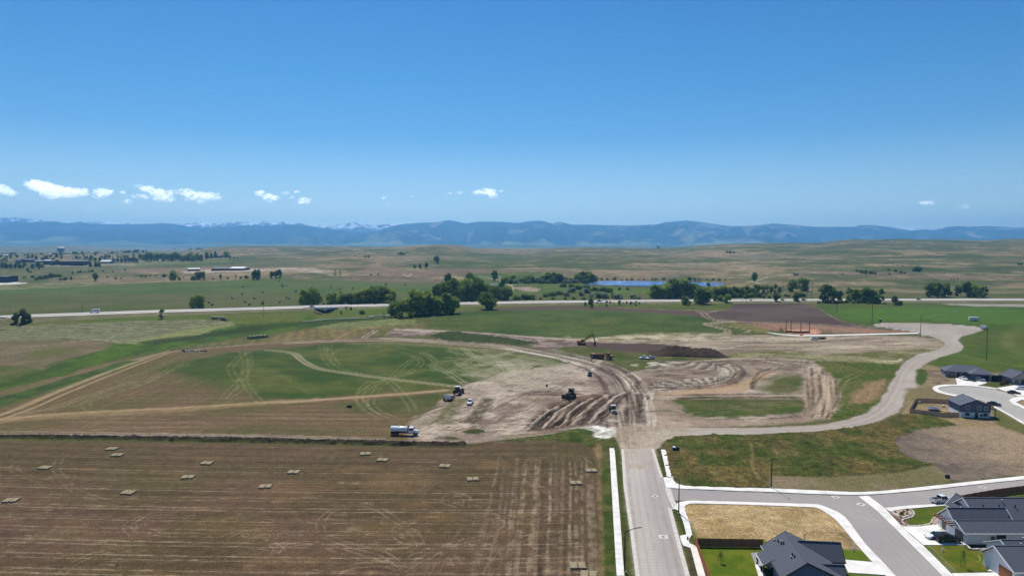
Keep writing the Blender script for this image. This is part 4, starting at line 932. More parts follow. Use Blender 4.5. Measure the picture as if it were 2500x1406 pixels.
P([(1250,702),(1290,700),(1318,705),(1312,712),(1290,712),(1262,706)], (152,136,124), 2, 2, G_BARE)
P([(1490,697),(1620,697),(1760,700),(1780,730),(1500,734)], (72,98,34), 4, 4, G_GREEN, rgb2=(86,104,40), nscale=18)
P([(1440,690),(1640,702),(1770,702),(1770,706),(1640,707),(1500,700)], (84,72,56), 2, 3, alpha=.7)
P([(1440,668),(1520,662),(1700,660),(1720,668),(1560,680),(1460,680)], (146,126,106), 14, 10, alpha=.55, rgb2=(116,104,76), nscale=14)
P([(1560,618),(1800,612),(2100,622),(2000,630),(1700,630)], (148,130,106), 40, 30, alpha=.45)
P([(1650,640),(1900,646),(1840,656),(1640,652)], (160,144,120), 30, 20, alpha=.4)
P([(2000,662),(2200,664),(2500,676),(2700,680),(2700,688),(2400,684),(2180,682),(2060,672)], (142,116,100), 12, 12, alpha=.6, rgb2=(112,100,72), nscale=22)
P([(2250,655),(2500,650),(2700,652),(2700,660),(2500,662),(2300,662)], (60,76,40), 14, 12, alpha=.6)
P([(1960,668),(2130,672),(2130,680),(1990,682)], (62,76,40), 10, 8, alpha=.7)
P([(2130,700),(2500,705),(2700,706),(2700,715),(2300,714)], (84,92,50), 14, 8, alpha=.6)
P([(2400,690),(2560,692),(2700,696),(2700,704),(2500,704)], (130,108,92), 8, 8, alpha=.55)
P([(2020,715),(2700,716),(2700,740),(2020,740)], (76,86,44), 8, 8, alpha=.6)
P([(300,640),(400,636),(560,632),(560,640),(420,646),(300,652)], (112,118,70), 8, 8, alpha=.5)
P([(0,688),(60,690),(70,692),(20,695),(-60,696),(-60,689)], (206,204,200), 1, 1, G_BARE)
P([(100,647),(200,646),(330,643),(330,648),(200,650),(100,651)], (150,140,126), 2, 3, alpha=.7)
for pts, wd in [([(10,727),(60,731),(130,735),(200,741),(255,745),(285,748),(296,753),(320,757)], 3), ([(296,749),(300,754)], 4), ([(640,663),(760,666),(800,669),(812,673),(850,674),(900,671),(960,670)], 5),
                ([(1170,675),(1190,678),(1220,685),(1245,697),(1252,705),(1240,715)], 4), ([(1205,672),(1215,674),(1220,680)], 3), ([(1245,700),(1265,693),(1380,689),(1500,690)], 3), ([(820,668),(1000,666),(1060,660)], 3),
                ([(985,669),(995,674),(1005,668)], 3), ([(1840,688),(1862,680),(1890,674),(1960,668),(2000,666)], 4), ([(1820,690),(1842,685),(1850,692)], 4), ([(1960,690),(2100,690),(2300,700)], 2), ([(300,646),(440,640),(520,632)], 3),
                ([(1430,655),(1560,648),(1700,640),(1900,636)], 2), ([(1500,618),(1700,614),(1860,618)], 3)]:
    g.line(pts, wd, (186,172,148), soft=2, alpha=.75, wob=1.5, grain=.3)
rn2 = random.Random(9)
for k in range(240):
    x0 = rn2.uniform(560, 2500) if k % 3 else rn2.uniform(1200, 2500); y0 = 606 + 78 * rn2.random() ** 1.1; L = rn2.uniform(15, 160)
    g.line([(x0, y0), (x0 + L / 2, y0 + rn2.uniform(-2, 2)), (x0 + L, y0 + rn2.uniform(-4, 4))], rn2.uniform(2, 9), [(160,144,120),(66,78,46),(140,122,98),(72,84,48)][k % 4], soft=5, alpha=rn2.uniform(.25, .6), wob=3, grain=.9)
g.reg[:] = np.where(g.reg == 0, 20, g.reg)
REGNAME[20] = 'prairie'; 
g.h += np.where(g.reg == 20, 0.5 * fbm(X_ / 12.0, Y_ / 18.0, 311, 2) * sstep(800, 1000, Y_), 0)

# lake basin is flattened, water sheet sits in it
LAKE = [(1425,693.5),(1440,690),(1462,685.5),(1500,684.6),(1560,685.6),(1620,687),(1700,688.5),(1765,690.5),(1768,695),(1740,697.5),(1700,699),(1600,698.5),(1500,696.5),(1450,695)]
LK = gpl(LAKE); LZ = min(T(x, y) for x, y in LK) + 0.4
# put the lake outline on its own water level so that it keeps its place
LK = [wp(px, py, LZ) for px, py in LAKE]
r = g.polymask([(x, y) for x, y in LK], 14, 0)
if r:
    sl, m = r
    tz = terrain(g.GX[sl], g.GY[sl]); g.h[sl] = g.h[sl] * (1 - m) + (LZ - 0.8 - tz) * m
water, nt, b = nm('lake_water')
b.inputs['Base Color'].default_value = (0.02, 0.12, 0.36, 1); b.inputs['Roughness'].default_value = 0.2; b.inputs['Specular IOR Level'].default_value = 0.5
nz = nt.nodes.new('ShaderNodeTexNoise'); nz.inputs['Scale'].default_value = 0.35; nz.inputs['Detail'].default_value = 5
tc = nt.nodes.new('ShaderNodeTexCoord'); nt.links.new(tc.outputs['Object'], nz.inputs['Vector'])
bp = nt.nodes.new('ShaderNodeBump'); bp.inputs['Strength'].default_value = 1.0; bp.inputs['Distance'].default_value = 2.5
nt.links.new(nz.outputs[0], bp.inputs['Height']); nt.links.new(bp.outputs[0], b.inputs['Normal'])
tri = tessellate_polygon([[Vector((x, y, 0)) for x, y in LK]])
lk = MB().add([(x, y, LZ) for x, y in LK], [tuple(t) for t in tri]).build('lake', water); struct(lk)
# creek
cw = mat('creek_water', (176,178,180), rough=.15, var=.2, spec=.6)
for pts in ([(740,786),(790,781),(850,778),(905,777)], [(902,775),(915,772),(950,771)]):
    A = catmull(gpl(pts), 4); e = np.gradient(A, axis=0); nr = np.stack([-e[:, 1], e[:, 0]], 1); nr /= np.linalg.norm(nr, axis=1)[:, None]
    wv = .5 if pts[0][0] < 800 else 1.3
    Q = [tuple(p) for p in A - nr * wv] + [tuple(p) for p in (A + nr * wv)[::-1]]
    tri = tessellate_polygon([[Vector((x, y, 0)) for x, y in Q]])
    struct(MB().add([(x, y, T(x, y) + .45) for x, y in Q], [tuple(t) for t in tri]).build('creek', cw))

# ------------------------------------------------------------------ ground materials and meshes
def ground_mat(name, s1=.5, a1=.25, s2=3.0, a2=.2, rough=.95, bump=.3, stretch=(1,1,1), hue=None, hamt=0.0):
    m, nt, b = nm('ground_' + name); N = nt.nodes; K = nt.links
    at = N.new('ShaderNodeAttribute'); at.attribute_name = 'gcol'
    tc = N.new('ShaderNodeTexCoord'); mp = N.new('ShaderNodeMapping'); mp.inputs['Scale'].default_value = stretch
    K.new(tc.outputs['Object'], mp.inputs['Vector'])
    def noise(sc, det):
        n = N.new('ShaderNodeTexNoise'); n.inputs['Scale'].default_value = sc; n.inputs['Detail'].default_value = det; n.inputs['Roughness'].default_value = .65
        K.new(mp.outputs[0], n.inputs['Vector']); return n
    n1 = noise(s1, 6); n2 = noise(s2, 3)
    def rng(n, a):
        r = N.new('ShaderNodeMapRange'); r.inputs['From Min'].default_value = .3; r.inputs['From Max'].default_value = .7
        r.inputs['To Min'].default_value = 1 - a; r.inputs['To Max'].default_value = 1 + a; r.clamp = False
        K.new(n.outputs[0], r.inputs['Value']); return r
    r1 = rng(n1, a1); r2 = rng(n2, a2)
    mu = N.new('ShaderNodeMath'); mu.operation = 'MULTIPLY'; K.new(r1.outputs[0], mu.inputs[0]); K.new(r2.outputs[0], mu.inputs[1])
    vm = N.new('ShaderNodeVectorMath'); vm.operation = 'SCALE'; K.new(at.outputs['Color'], vm.inputs[0]); K.new(mu.outputs[0], vm.inputs['Scale'])
    out = vm.outputs[0]
    if hue is not None:
        n3 = noise(s1 * .6, 4); rr = N.new('ShaderNodeMapRange'); rr.inputs['From Min'].default_value = .45; rr.inputs['From Max'].default_value = .7
        rr.inputs['To Max'].default_value = hamt; K.new(n3.outputs[0], rr.inputs['Value'])
        mx = N.new('ShaderNodeMix'); mx.data_type = 'RGBA'; K.new(rr.outputs[0], mx.inputs['Factor']); K.new(out, mx.inputs['A']); mx.inputs['B'].default_value = L4(hue)
        out = mx.outputs['Result']
    K.new(out, b.inputs['Base Color']); b.inputs['Roughness'].default_value = rough; b.inputs['Specular IOR Level'].default_value = .08
    if bump:
        bp = N.new('ShaderNodeBump'); bp.inputs['Strength'].default_value = bump; bp.inputs['Distance'].default_value = .15
        K.new(n2.outputs[0], bp.inputs['Height']); K.new(bp.outputs[0], b.inputs['Normal'])
    return m
GM = {
 G_GRASS: ground_mat('grass', .35, .35, 2.0, .45), G_HAY: ground_mat('hay', .5, .2, 2.2, .5), G_FIELD: ground_mat('field', .3, .22, 1.6, .4),
 G_GREEN: ground_mat('green', .12, .22, .9, .28), G_DIRT: ground_mat('dirt', .4, .22, 1.6, .4, bump=.5), G_GRAVEL: ground_mat('gravel', .3, .07, 2.0, .14),
 G_WEEDS: ground_mat('weeds', .5, .5, 2.0, .6, bump=.8), G_PLOW: ground_mat('plough', .2, .14, 1.4, .22), G_SAGE: ground_mat('windrows', .3, .3, 1.0, .5),
 G_LOT: ground_mat('lot', .6, .3, 2.4, .5), G_LAWN: ground_mat('lawn', .5, .12, 4.0, .16), G_TRACK: ground_mat('track', .3, .1, 2.0, .15), G_BERM: ground_mat('berm', .8, .3, 3.0, .4, bump=.9),
 G_BARE: ground_mat('bare', .5, .3, 1.8, .5), G_SPORT: ground_mat('sport', .1, .18, .9, .22), G_CREEK: ground_mat('creek', .3, .3, 1.2, .4),
 G_STREET: ground_mat('street', .4, .03, 6.0, .05, bump=.1, rough=.85), 20: ground_mat('prairie', .02, .22, .10, .38, bump=0)}
def emit_ground(G, tagn=''):
    H, W = G.GX.shape
    z = terrain(G.GX, G.GY) + G.h
    P = np.stack([G.GX, G.GY, z], -1).reshape(-1, 3)
    gr_ = np.clip((G.col[..., 1] - G.col[..., 0]) / (G.col[..., 1] + 1e-4) * 4 + .15, 0, 1)[..., None]
    cols = np.clip(G.col * (np.array([.80, .79, .735]) * (1 - gr_) + np.array([.84, .80, .50]) * gr_), 0.002, .8).reshape(-1, 3)
    idx = np.arange(H * W).reshape(H, W)
    q = np.stack([idx[:-1, :-1], idx[:-1, 1:], idx[1:, 1:], idx[1:, :-1]], -1).reshape(-1, 4)
    reg = G.reg[:-1, :-1].reshape(-1)
    for rid in np.unique(reg):
        f = q[reg == rid]
        u, inv = np.unique(f, return_inverse=True)
        me = grid_mesh(REGNAME[int(rid)], P[u], inv.reshape(f.shape), cols[u], GM[int(rid)])
        o = link(REGNAME[int(rid)], me); struct(o)
    return P, idx
GN.h[-1, :] = 0
PN, IN = emit_ground(GN)
# stitch far grid's first row to the near grid's last row
GF.h[0, :] = 0
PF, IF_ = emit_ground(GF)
# surroundings outside the view: one coarse sheet per side and behind the camera
def outer():
    ys = np.concatenate([[-3000, -1500, -600, -200, 0, 50, 96], np.geomspace(130, 9600, 50)])
    cols_ = []; V = []; Fc = []
    us = [-1, -.3, -.05, 0]
    for side in (-1, 1):
        base = len(V)
        xs_all = []
        for y in ys:
            inner = side * .90 * max(y, 96) if y >= 96 else side * 86.4
            outerx = side * 20000
            xs = [inner + (outerx - inner) * t for t in (0, .004, .02, .08, .3, 1)]
            for x in xs: V.append((x, y, T(x, max(y, 96)) - (0.02 if y >= 96 else 0)))
        n = 6
        for i in range(len(ys) - 1):
            for j in range(n - 1):
                Fc.append((base + i*n + j, base + i*n + j + 1, base + (i+1)*n + j + 1, base + (i+1)*n + j))
    base = len(V)
    for y in (-3000, -1500, -600, -200, 0, 50, 96):
        for x in (-86.4, -40, 0, 40, 86.4): V.append((x, y, 0))
    for i in range(6):
        for j in range(4): Fc.append((base + i*5 + j, base + i*5 + j + 1, base + (i+1)*5 + j + 1, base + (i+1)*5 + j))
    V = np.array(V, float); Fc = np.array(Fc)
    c = lin((92, 88, 58))[None, :] * (1 + .2 * fbm(V[:, 0] / 300, V[:, 1] / 300, 5, 3))[:, None]
    o = link('surrounding_plain', grid_mesh('surrounding_plain', V, Fc, c, GM[20])); struct(o)
    bm = bmesh.new(); bm.from_mesh(o.data); bmesh.ops.recalc_face_normals(bm, faces=bm.faces); bm.to_mesh(o.data); bm.free()
outer()

# ------------------------------------------------------------------ mountains
MAIN = np.array([[-400,545],[0,543],[47,541],[103,544],[137,541],[168,545.5],[203,541.7],[218,546],[265,548],[308,548],[315,545],[322,548],[390,546],[421,547],[445,550],[468,554],[499,556.6],[546,553.5],[593,551],[655,551.6],[702,548.5],[733,549.5],[764,552.6],[780,555.5],
 [832,562],[883,567.5],[915,566],[945,557.6],[973,549],[1021,544.5],[1066,542.8],[1085,539.5],[1100,538],[1115,541],[1138,546],[1169,541],[1224,542],[1265,545],[1285,541],[1310,538.7],[1330,541],[1348,546.6],[1358,543],[1368,541.4],[1396,549],[1434,548.7],[1468,550],[1537,550.7],[1606,548],[1623,542.8],
 [1640,542],[1674,538.8],[1709,542],[1760,550],[1795,552.6],[1846,551],[1881,546],[1932,549],[1984,554],[2087,554],[2094,550],[2125,549.8],[2173,555],[2221,563],[2256,560],[2283,563],[2311,554],[2342,552],[2362,554],[2411,552],[2483,556],[2500,553.6],[2900,556]])
SNOW = np.array([[-400,535],[0,533],[38,531.7],[78,535],[118,540],[160,542],[212,542],[234,540],[280,543],[300,548],[380,550],[405,545],[468,546],[484,544],[530,545],[593,543],[624,543],[686,541],[718,545],[773,551],[800,552],[832,548],[869,544],[900,548],[935,550],[969,545.5],[990,547],[1010,546],[1100,552],[1500,556],[2900,560]])
def mountain(name, prof, Yr, Y0, base_row, seed, m, spur=120, nu=620, nv=60, depth=1.0, u0=-.95, u1=.95, extra=None, rough=0.6):
    us = np.linspace(u0, u1, nu); vs_ = np.linspace(0, 1, nv)
    px = 1250 + F * us
    row = np.interp(px, prof[:, 0], prof[:, 1]) + rough * fbm(us * 300, us * 0, seed + 3, 3)
    zr = CAM_H + (600 - row) * Yr / F
    zb = CAM_H + (600 - base_row) * Y0 / F
    U, V = np.meshgrid(us, vs_)
    Yv = Y0 + (Yr - Y0) * V
    X = U * Yv
    # spurs and gullies running down from the ridge
    sp = fbm(X / 900.0 + .5 * fbm(X / 1500, Yv / 1500, seed + 7, 2), Yv / 2600.0, seed, 5, .55)
    sp2 = np.abs(fbm(X / 380.0, Yv / 900.0, seed + 1, 4))
    shape = V ** 1.35
    Z = zb + (zr[None, :] - zb) * shape
    env = np.sin(np.pi * np.clip(V, 0, 1)) ** .8
    Z = Z + env * spur * (sp - 1.1 * sp2 + .2)
    # never above the ridge line as seen from the valley
    lim = CAM_H + (zr[None, :] - CAM_H) * (Yv / Yr) * .985
    Z = np.where(V < .999, np.minimum(Z, lim), Z)
    # back side
    Xb = us * (Yr * 1.05); Zb = zr - 250
    P = np.concatenate([np.stack([X, Yv, Z], -1).reshape(-1, 3), np.stack([Xb, np.full_like(us, Yr * 1.05), Zb], -1)])
    H = nv + 1; idx = np.arange(H * nu).reshape(H, nu)
    q = np.stack([idx[:-1, :-1], idx[:-1, 1:], idx[1:, 1:], idx[1:, :-1]], -1).reshape(-1, 4)
    el = (Z - zb) / np.maximum(zr[None, :] - zb, 1)
    cols = extra(X, Yv, Z, V, el, sp, sp2)
    cols = np.concatenate([cols.reshape(-1, 3), cols[-1]])
    o = link(name, grid_mesh(name, P, q, cols, m)); struct(o)
    return o
mm, nt, b = nm('mountain'); at = nt.nodes.new('ShaderNodeAttribute'); at.attribute_name = 'gcol'
nt.links.new(at.outputs['Color'], b.inputs['Base Color']); b.inputs['Roughness'].default_value = 1; b.inputs['Specular IOR Level'].default_value = 0
def cmain(X, Y, Z, V, el, sp, sp2):
    f = lin((34, 50, 42)); gr = lin((122, 128, 100)); rk = lin((190, 172, 160))
    n = fbm(X / 700, Y / 900, 401, 4); n2 = fbm(X / 260, Y / 420, 402, 4)
    right = sstep(-4500, -1500, X)
    w = np.clip(sstep(.22, .04, V + .25 * n2) * 1.0 + sstep(.10, .40, n + .5 * n2 - .45 * V + .02) * (.22 + .5 * right), 0, 1)[..., None]
    c = f * (1 - w) + gr * w
    w = (sstep(.18, .42, n2 + .3 * sp) * sstep(.2, .5, V) * (.05 + .45 * right))[..., None] * .7
    return c * (1 - w) + rk * w
def csnow(X, Y, Z, V, el, sp, sp2):
    rk = lin((66, 70, 80)); sn = np.array([.9, .92, .95])
    n = fbm(X / 300, Y / 500, 411, 4); n2 = fbm(X / 90, Y / 200, 412, 3)
    w = sstep(.0, .07, n * .5 + n2 * .9 + .3 * (V - .9))[..., None] * sstep(.55, .8, V)[..., None]
    return rk * (1 - w) + sn * w
mountain('snow_capped_mountains', SNOW, 17600, 14800, 575, 71, mm, spur=60, nu=1300, nv=30, extra=csnow, rough=3.4)
mountain('forested_mountain_range', MAIN, 14500, 9700, 601.5, 81, mm, spur=260, nu=1100, nv=70, extra=cmain)
# low foothill swells in front of the range
def foot():
    prof = np.array([[-400,590],[0,590],[60,594],[140,588],[215,592],[290,589],[330,592],[420,598],[480,594],[560,589],[640,596],[700,594],[780,598],[900,597],[1100,599],[1250,596],[1400,600],[1600,598],[1700,599],[1900,602],[2900,600]], float)
    mountain('foothills', prof, 9600, 8200, 606, 91, mm, spur=14, nu=500, nv=24, extra=lambda X, Y, Z, V, el, sp, sp2: lin((92,104,76)) + (lin((66,80,56)) - lin((92,104,76))) * sstep(-.1, .4, fbm(X / 500, Y / 260, 55, 3))[..., None])
foot()
SHOULD = np.array([[1400,556],[1470,551],[1540,551.5],[1600,549],[1680,552],[1760,553],[1850,552.5],[2000,555],[2100,555],[2200,562],[2260,561],[2310,555],[2360,554],[2460,556],[2500,555],[2900,556]], float)

# ------------------------------------------------------------------ haze
hz = MB().box(-21000, 21000, -2500, 19500, -2.0, 800).build('haze', bpy.data.materials.new('haze_air'))
hz['kind'] = 'stuff'
hm = hz.data.materials[0]; hm.use_nodes = True; nt = hm.node_tree
nt.nodes.remove(nt.nodes['Principled BSDF'])
pv = nt.nodes.new('ShaderNodeVolumePrincipled')
pv.inputs['Color'].default_value = (0.22, 0.56, 1.0, 1)
pv.inputs['Density'].default_value = 8.2e-5
pv.inputs['Anisotropy'].default_value = 0.35
nt.links.new(pv.outputs[0], nt.nodes['Material Output'].inputs['Volume'])
try: hm.cycles.homogeneous_volume = True
except Exception: pass

# ------------------------------------------------------------------ highway
HWY = [(-700,803),(-300,787),(-50,777),(0,773.5),(120,769),(250,764.5),(390,759.5),(500,756.5),(600,753.5),(700,750.5),(800,747.8),(900,745.2),(1000,742.8),(1100,740.8),(1200,738.8),(1300,737.2),(1500,735),(1700,733.2),(1900,732.2),(2200,731.3),(2500,731),(2900,731.5),(3300,733)]
HZ = 7.9
HP = catmull([wp(x, y, HZ) for x, y in HWY], 26)
he = np.gradient(HP, axis=0); hn = np.stack([-he[:, 1], he[:, 0]], 1); hn /= np.linalg.norm(hn, axis=1)[:, None]
hwym = mat('highway_concrete', (204,197,190), rough=.9, var=.05, scale=.05)
shm = mat('verge_gravel', (142,128,108), rough=1, var=.12, scale=.2)
edgem = mat('road_mark_white', (240,240,238), rough=.6, var=.03)
def ribbon(name, a, b, z, m, drop=3.0, kind=True):
    A = HP + hn * a; B = HP + hn * b; n = len(HP)
    v = [(x, y, z) for x, y in A] + [(x, y, z) for x, y in B] + [(x, y, z - drop) for x, y in A] + [(x, y, z - drop) for x, y in B]
    f = []
    for i in range(n - 1):
        f += [(i, i+1, n+i+1, n+i), (i, 2*n+i, 2*n+i+1, i+1), (n+i, n+i+1, 3*n+i+1, 3*n+i)]
    o = MB().add(v, f).build(name, m)
    return struct(o)
emb = mat('embankment_grass', (88,90,50), rough=1, var=.2, scale=.1, col2=(120,112,76))
BX, BY = wp(792, 748, HZ)
# embankment with slopes
def embank():
    n = len(HP); v = []
    for o_, z in ((-24, None), (-13.2, HZ - .12), (13.2, HZ - .12), (24, None)):
        for (x, y), (nx, ny) in zip(HP, hn):
            X, Y = x + nx * o_, y + ny * o_
            v.append((X, Y, (T(X, Y) - .3) if z is None else z))
    f = []
    for k in range(3):
        for i in range(n - 1):
            if math.hypot(HP[i][0] - BX, HP[i][1] - BY) > 10: f.append((k*n+i, k*n+i+1, (k+1)*n+i+1, (k+1)*n+i))
    struct(MB().add(v, f).build('embankment', emb, smooth=True))
embank()
ribbon('highway', 2.8, 11.4, HZ, hwym, .9)
ribbon('highway', -11.4, -2.8, HZ, hwym, .9)
ribbon('highway_median', -2.8, 2.8, HZ - .06, mat('median_gravel', (128,116,102), var=.15, scale=.2), .05)
# overpass above the creek
bx, by = wp(792, 754, 4.0)
k0 = int(np.argmin(np.hypot(HP[:, 0] - bx, HP[:, 1] - by))); ang = math.atan2(he[k0][1], he[k0][0])
br = empty('highway_bridge', (HP[k0][0], HP[k0][1], 0), ang, 'small concrete highway bridge with sloping abutments over the creek', 'bridge')
TRIMW_ = mat('parapet_white', (236,234,230), var=.03)
cm = mat('bridge_concrete', (150,146,140), var=.1, scale=.5)
MB().box(-20, 20, -12.2, -11.7, HZ - 1.3, HZ + .35).build('parapet', TRIMW_, br)
MB().box(-20, 20, 11.7, 12.2, HZ - 1.3, HZ + .35).build('parapet', TRIMW_, br)
MB().box(-18, 18, -11.6, 11.6, HZ - 1.2, HZ - .95).build('deck', cm, br)
for s_ in (-1, 1):
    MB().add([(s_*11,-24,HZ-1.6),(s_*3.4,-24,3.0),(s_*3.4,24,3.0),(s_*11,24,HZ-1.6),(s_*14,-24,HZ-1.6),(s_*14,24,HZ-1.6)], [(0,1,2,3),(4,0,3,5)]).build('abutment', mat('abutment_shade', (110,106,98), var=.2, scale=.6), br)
    for yy_ in (-11, -4, 4, 11):
        MB().cyl((s_*2.6, yy_, 0), (s_*2.6, yy_, HZ - 1.2), .6, n=8).build('pier', cm, br)

# ------------------------------------------------------------------ houses
ROOF_D = mat('roof_shingle_charcoal', (86,89,100), rough=.9, var=.17, scale=2.2, detail=9, bump=.3, stretch=(1, 6, 1))
ROOF_B = mat('roof_shingle_slate', (92,96,108), rough=.9, var=.15, scale=2.2, detail=9, bump=.3, stretch=(1, 6, 1))
TRIM_W = mat('trim_white', (232,232,230), rough=.6, var=.03)
TRIM_D = mat('trim_dark', (32,34,40), rough=.6, var=.05)
WALL_W = mat('siding_white', (226,227,230), rough=.7, var=.03, scale=.8)
WALL_BL = mat('siding_blue', (108,118,148), rough=.7, var=.05, scale=1.0, stretch=(8, 8, .3))
WALL_B2 = mat('siding_slate_blue', (96,106,130), rough=.7, var=.05, scale=1.0, stretch=(.3, .3, 8))
WALL_G = mat('siding_grey', (128,128,136), rough=.75, var=.06, scale=1.2)
WALL_T = mat('stone_tan', (150,142,132), rough=.85, var=.14, scale=1.6)
GLASS = mat('window_glass', (26,30,38), rough=.12, var=.15, spec=.6)
DOOR_G = mat('garage_door_grey', (86,86,90), rough=.6, var=.05)
DOOR_B = mat('garage_door_brown', (150,92,58), rough=.6, var=.10, scale=2, stretch=(1, 1, 8))
VENT = mat('roof_vent_metal', (170,172,176), rough=.4, metal=.3, var=.05)
def roof_slab(a, b, c, d, th=.22):
    """roof plane a-b (eave) c-d (ridge side), thickened"""
    pts = [Vector(p) for p in (a, b, c, d)]
    n = (pts[1] - pts[0]).cross(pts[3] - pts[0]).normalized()
    if n.z < 0: n = -n
    lo = [p - n * th for p in pts]
    return MB().add([*pts, *lo], [(0,1,2,3),(7,6,5,4),(0,4,5,1),(1,5,6,2),(2,6,7,3),(3,7,4,0)])
def fascia(a, b, m, parent, w=.2, t=.06, name='fascia'):
    a, b = Vector(a), Vector(b); e = (b - a).normalized(); up = Vector((0, 0, 1)); s_ = e.cross(up).normalized()
    v = []
    for p in (a, b):
        for dx, dz in ((-t, -w), (t, -w), (t, .03), (-t, .03)): v.append(p + s_ * dx + up * dz)
    return MB().add(v, [(0,1,5,4),(1,2,6,5),(2,3,7,6),(3,0,4,7),(0,3,2,1),(4,5,6,7)]).build(name, m, parent)
def window(parent, cx, cy_, cz, w, h, nrm, frame=TRIM_W, mull=True, glass=GLASS):
    """window on a vertical wall; nrm is 'x-','x+','y-','y+' """
    ax = nrm[0]; sg = -1 if nrm[1] == '-' else 1
    def bx(u0, u1, z0, z1, d0, d1):
        if ax == 'y':
            a, b = sorted((cy_ + sg * d0, cy_ + sg * d1)); return MB().box(cx + u0, cx + u1, a, b, z0, z1)
        a, b = sorted((cx + sg * d0, cx + sg * d1)); return MB().box(a, b, cy_ + u0, cy_ + u1, z0, z1)
    t = .12
    fr = MB()
    for q in (bx(-w/2-t, w/2+t, cz-h/2-t, cz-h/2, .003, .09), bx(-w/2-t, w/2+t, cz+h/2, cz+h/2+t, .003, .09), bx(-w/2-t, -w/2, cz-h/2, cz+h/2, .003, .09), bx(w/2, w/2+t, cz-h/2, cz+h/2, .003, .09)):
        fr.add(q.v, q.f)
    if mull:
        q = bx(-.03, .03, cz-h/2, cz+h/2, .02, .08); fr.add(q.v, q.f)
    o = fr.build('window', frame, parent)
    bx(-w/2, w/2, cz-h/2, cz+h/2, -.02, .03).build('pane', glass, o)
    return o
def door(parent, cx, cy_, w, h, nrm, m, name='door', z0=0, panels=4):
    ax = nrm[0]; sg = -1 if nrm[1] == '-' else 1
    mb = MB()
    for k in range(panels):
        za, zb = z0 + h * k / panels + .02, z0 + h * (k + 1) / panels
        if ax == 'y':
            a, b = sorted((cy_ + sg * .003, cy_ + sg * .06)); mb.box(cx - w/2, cx + w/2, a, b, za, zb)
        else:
            a, b = sorted((cx + sg * .003, cx + sg * .06)); mb.box(a, b, cy_ - w/2, cy_ + w/2, za, zb)
    return mb.build(name, m, parent)
def gable_block(parent, x0, x1, y0, y1, ze, zr, axis, wall, roof, trim, oh=.45, wall_ends=True, z0=0.0, ridge=None):
    """rectangular wing with a gable roof; axis = ridge direction"""
    mb = MB()
    if axis == 'y':
        xr = (x0 + x1) / 2 if ridge is None else ridge
        prof = [(x0, z0), (x1, z0), (x1, ze), (xr, zr), (x0, ze)]
        mb.prism(prof, y0, y1)
        mb.build('wall', wall, parent)
        sl = (zr - ze) / (xr - x0); sr = (zr - ze) / (x1 - xr)
        L = roof_slab((x0-oh, y0-oh, ze-oh*sl+.2), (x0-oh, y1+oh, ze-oh*sl+.2), (xr, y1+oh, zr+.2), (xr, y0-oh, zr+.2)).build('roof', roof, parent)
        Rr = roof_slab((x1+oh, y0-oh, ze-oh*sr+.203), (x1+oh, y1+oh, ze-oh*sr+.203), (xr, y1+oh, zr+.203), (xr, y0-oh, zr+.203)).build('roof', roof, parent)
        for ye in (y0-oh-.03, y1+oh+.03):
            fascia((x0-oh, ye, ze-oh*sl+.21), (xr, ye, zr+.21), trim, parent); fascia((xr, ye, zr+.212), (x1+oh, ye, ze-oh*sr+.212), trim, parent)
        fascia((x0-oh-.04, y0-oh, ze-oh*sl+.2), (x0-oh-.04, y1+oh, ze-oh*sl+.2), trim, parent); fascia((x1+oh+.04, y0-oh, ze-oh*sr+.2), (x1+oh+.04, y1+oh, ze-oh*sr+.2), trim, parent)
        MB().box(xr-.14, xr+.14, y0-oh, y1+oh, zr+.17, zr+.26).build('ridge_cap', roof, parent)
    else:
        yr = (y0 + y1) / 2 if ridge is None else ridge
        v = [(x0,y0,z0),(x0,y1,z0),(x0,y1,ze),(x0,yr,zr),(x0,y0,ze)] + [(x1,y0,z0),(x1,y1,z0),(x1,y1,ze),(x1,yr,zr),(x1,y0,ze)]
        mb.add(v, [(0,1,2,3,4),(9,8,7,6,5),(0,5,6,1),(1,6,7,2),(2,7,8,3),(3,8,9,4),(4,9,5,0)])
        mb.build('wall', wall, parent)
        sl = (zr - ze) / (yr - y0); sr = (zr - ze) / (y1 - yr)
        roof_slab((x0-oh, y0-oh, ze-oh*sl+.2), (x1+oh, y0-oh, ze-oh*sl+.2), (x1+oh, yr, zr+.2), (x0-oh, yr, zr+.2)).build('roof', roof, parent)
        roof_slab((x0-oh, y1+oh, ze-oh*sr+.203), (x1+oh, y1+oh, ze-oh*sr+.203), (x1+oh, yr, zr+.203), (x0-oh, yr, zr+.203)).build('roof', roof, parent)
        for xe in (x0-oh-.03, x1+oh+.03):
            fascia((xe, y0-oh, ze-oh*sl+.21), (xe, yr, zr+.21), trim, parent); fascia((xe, yr, zr+.212), (xe, y1+oh, ze-oh*sr+.212), trim, parent)
        fascia((x0-oh, y0-oh-.04, ze-oh*sl+.2), (x1+oh, y0-oh-.04, ze-oh*sl+.2), trim, parent); fascia((x0-oh, y1+oh+.04, ze-oh*sr+.2), (x1+oh, y1+oh+.04, ze-oh*sr+.2), trim, parent)
        MB().box(x0-oh, x1+oh, yr-.14, yr+.14, zr+.17, zr+.26).build('ridge_cap', roof, parent)
def vents(parent, pts, m=VENT):
    for x, y, z, dark in pts:
        MB().cyl((x, y, z - .3), (x, y, z + .35), .12, n=8).sphere((x, y, z + .35), .2, 8, 3, .5, True).build('roof_vent', TRIM_D if dark else m, parent)

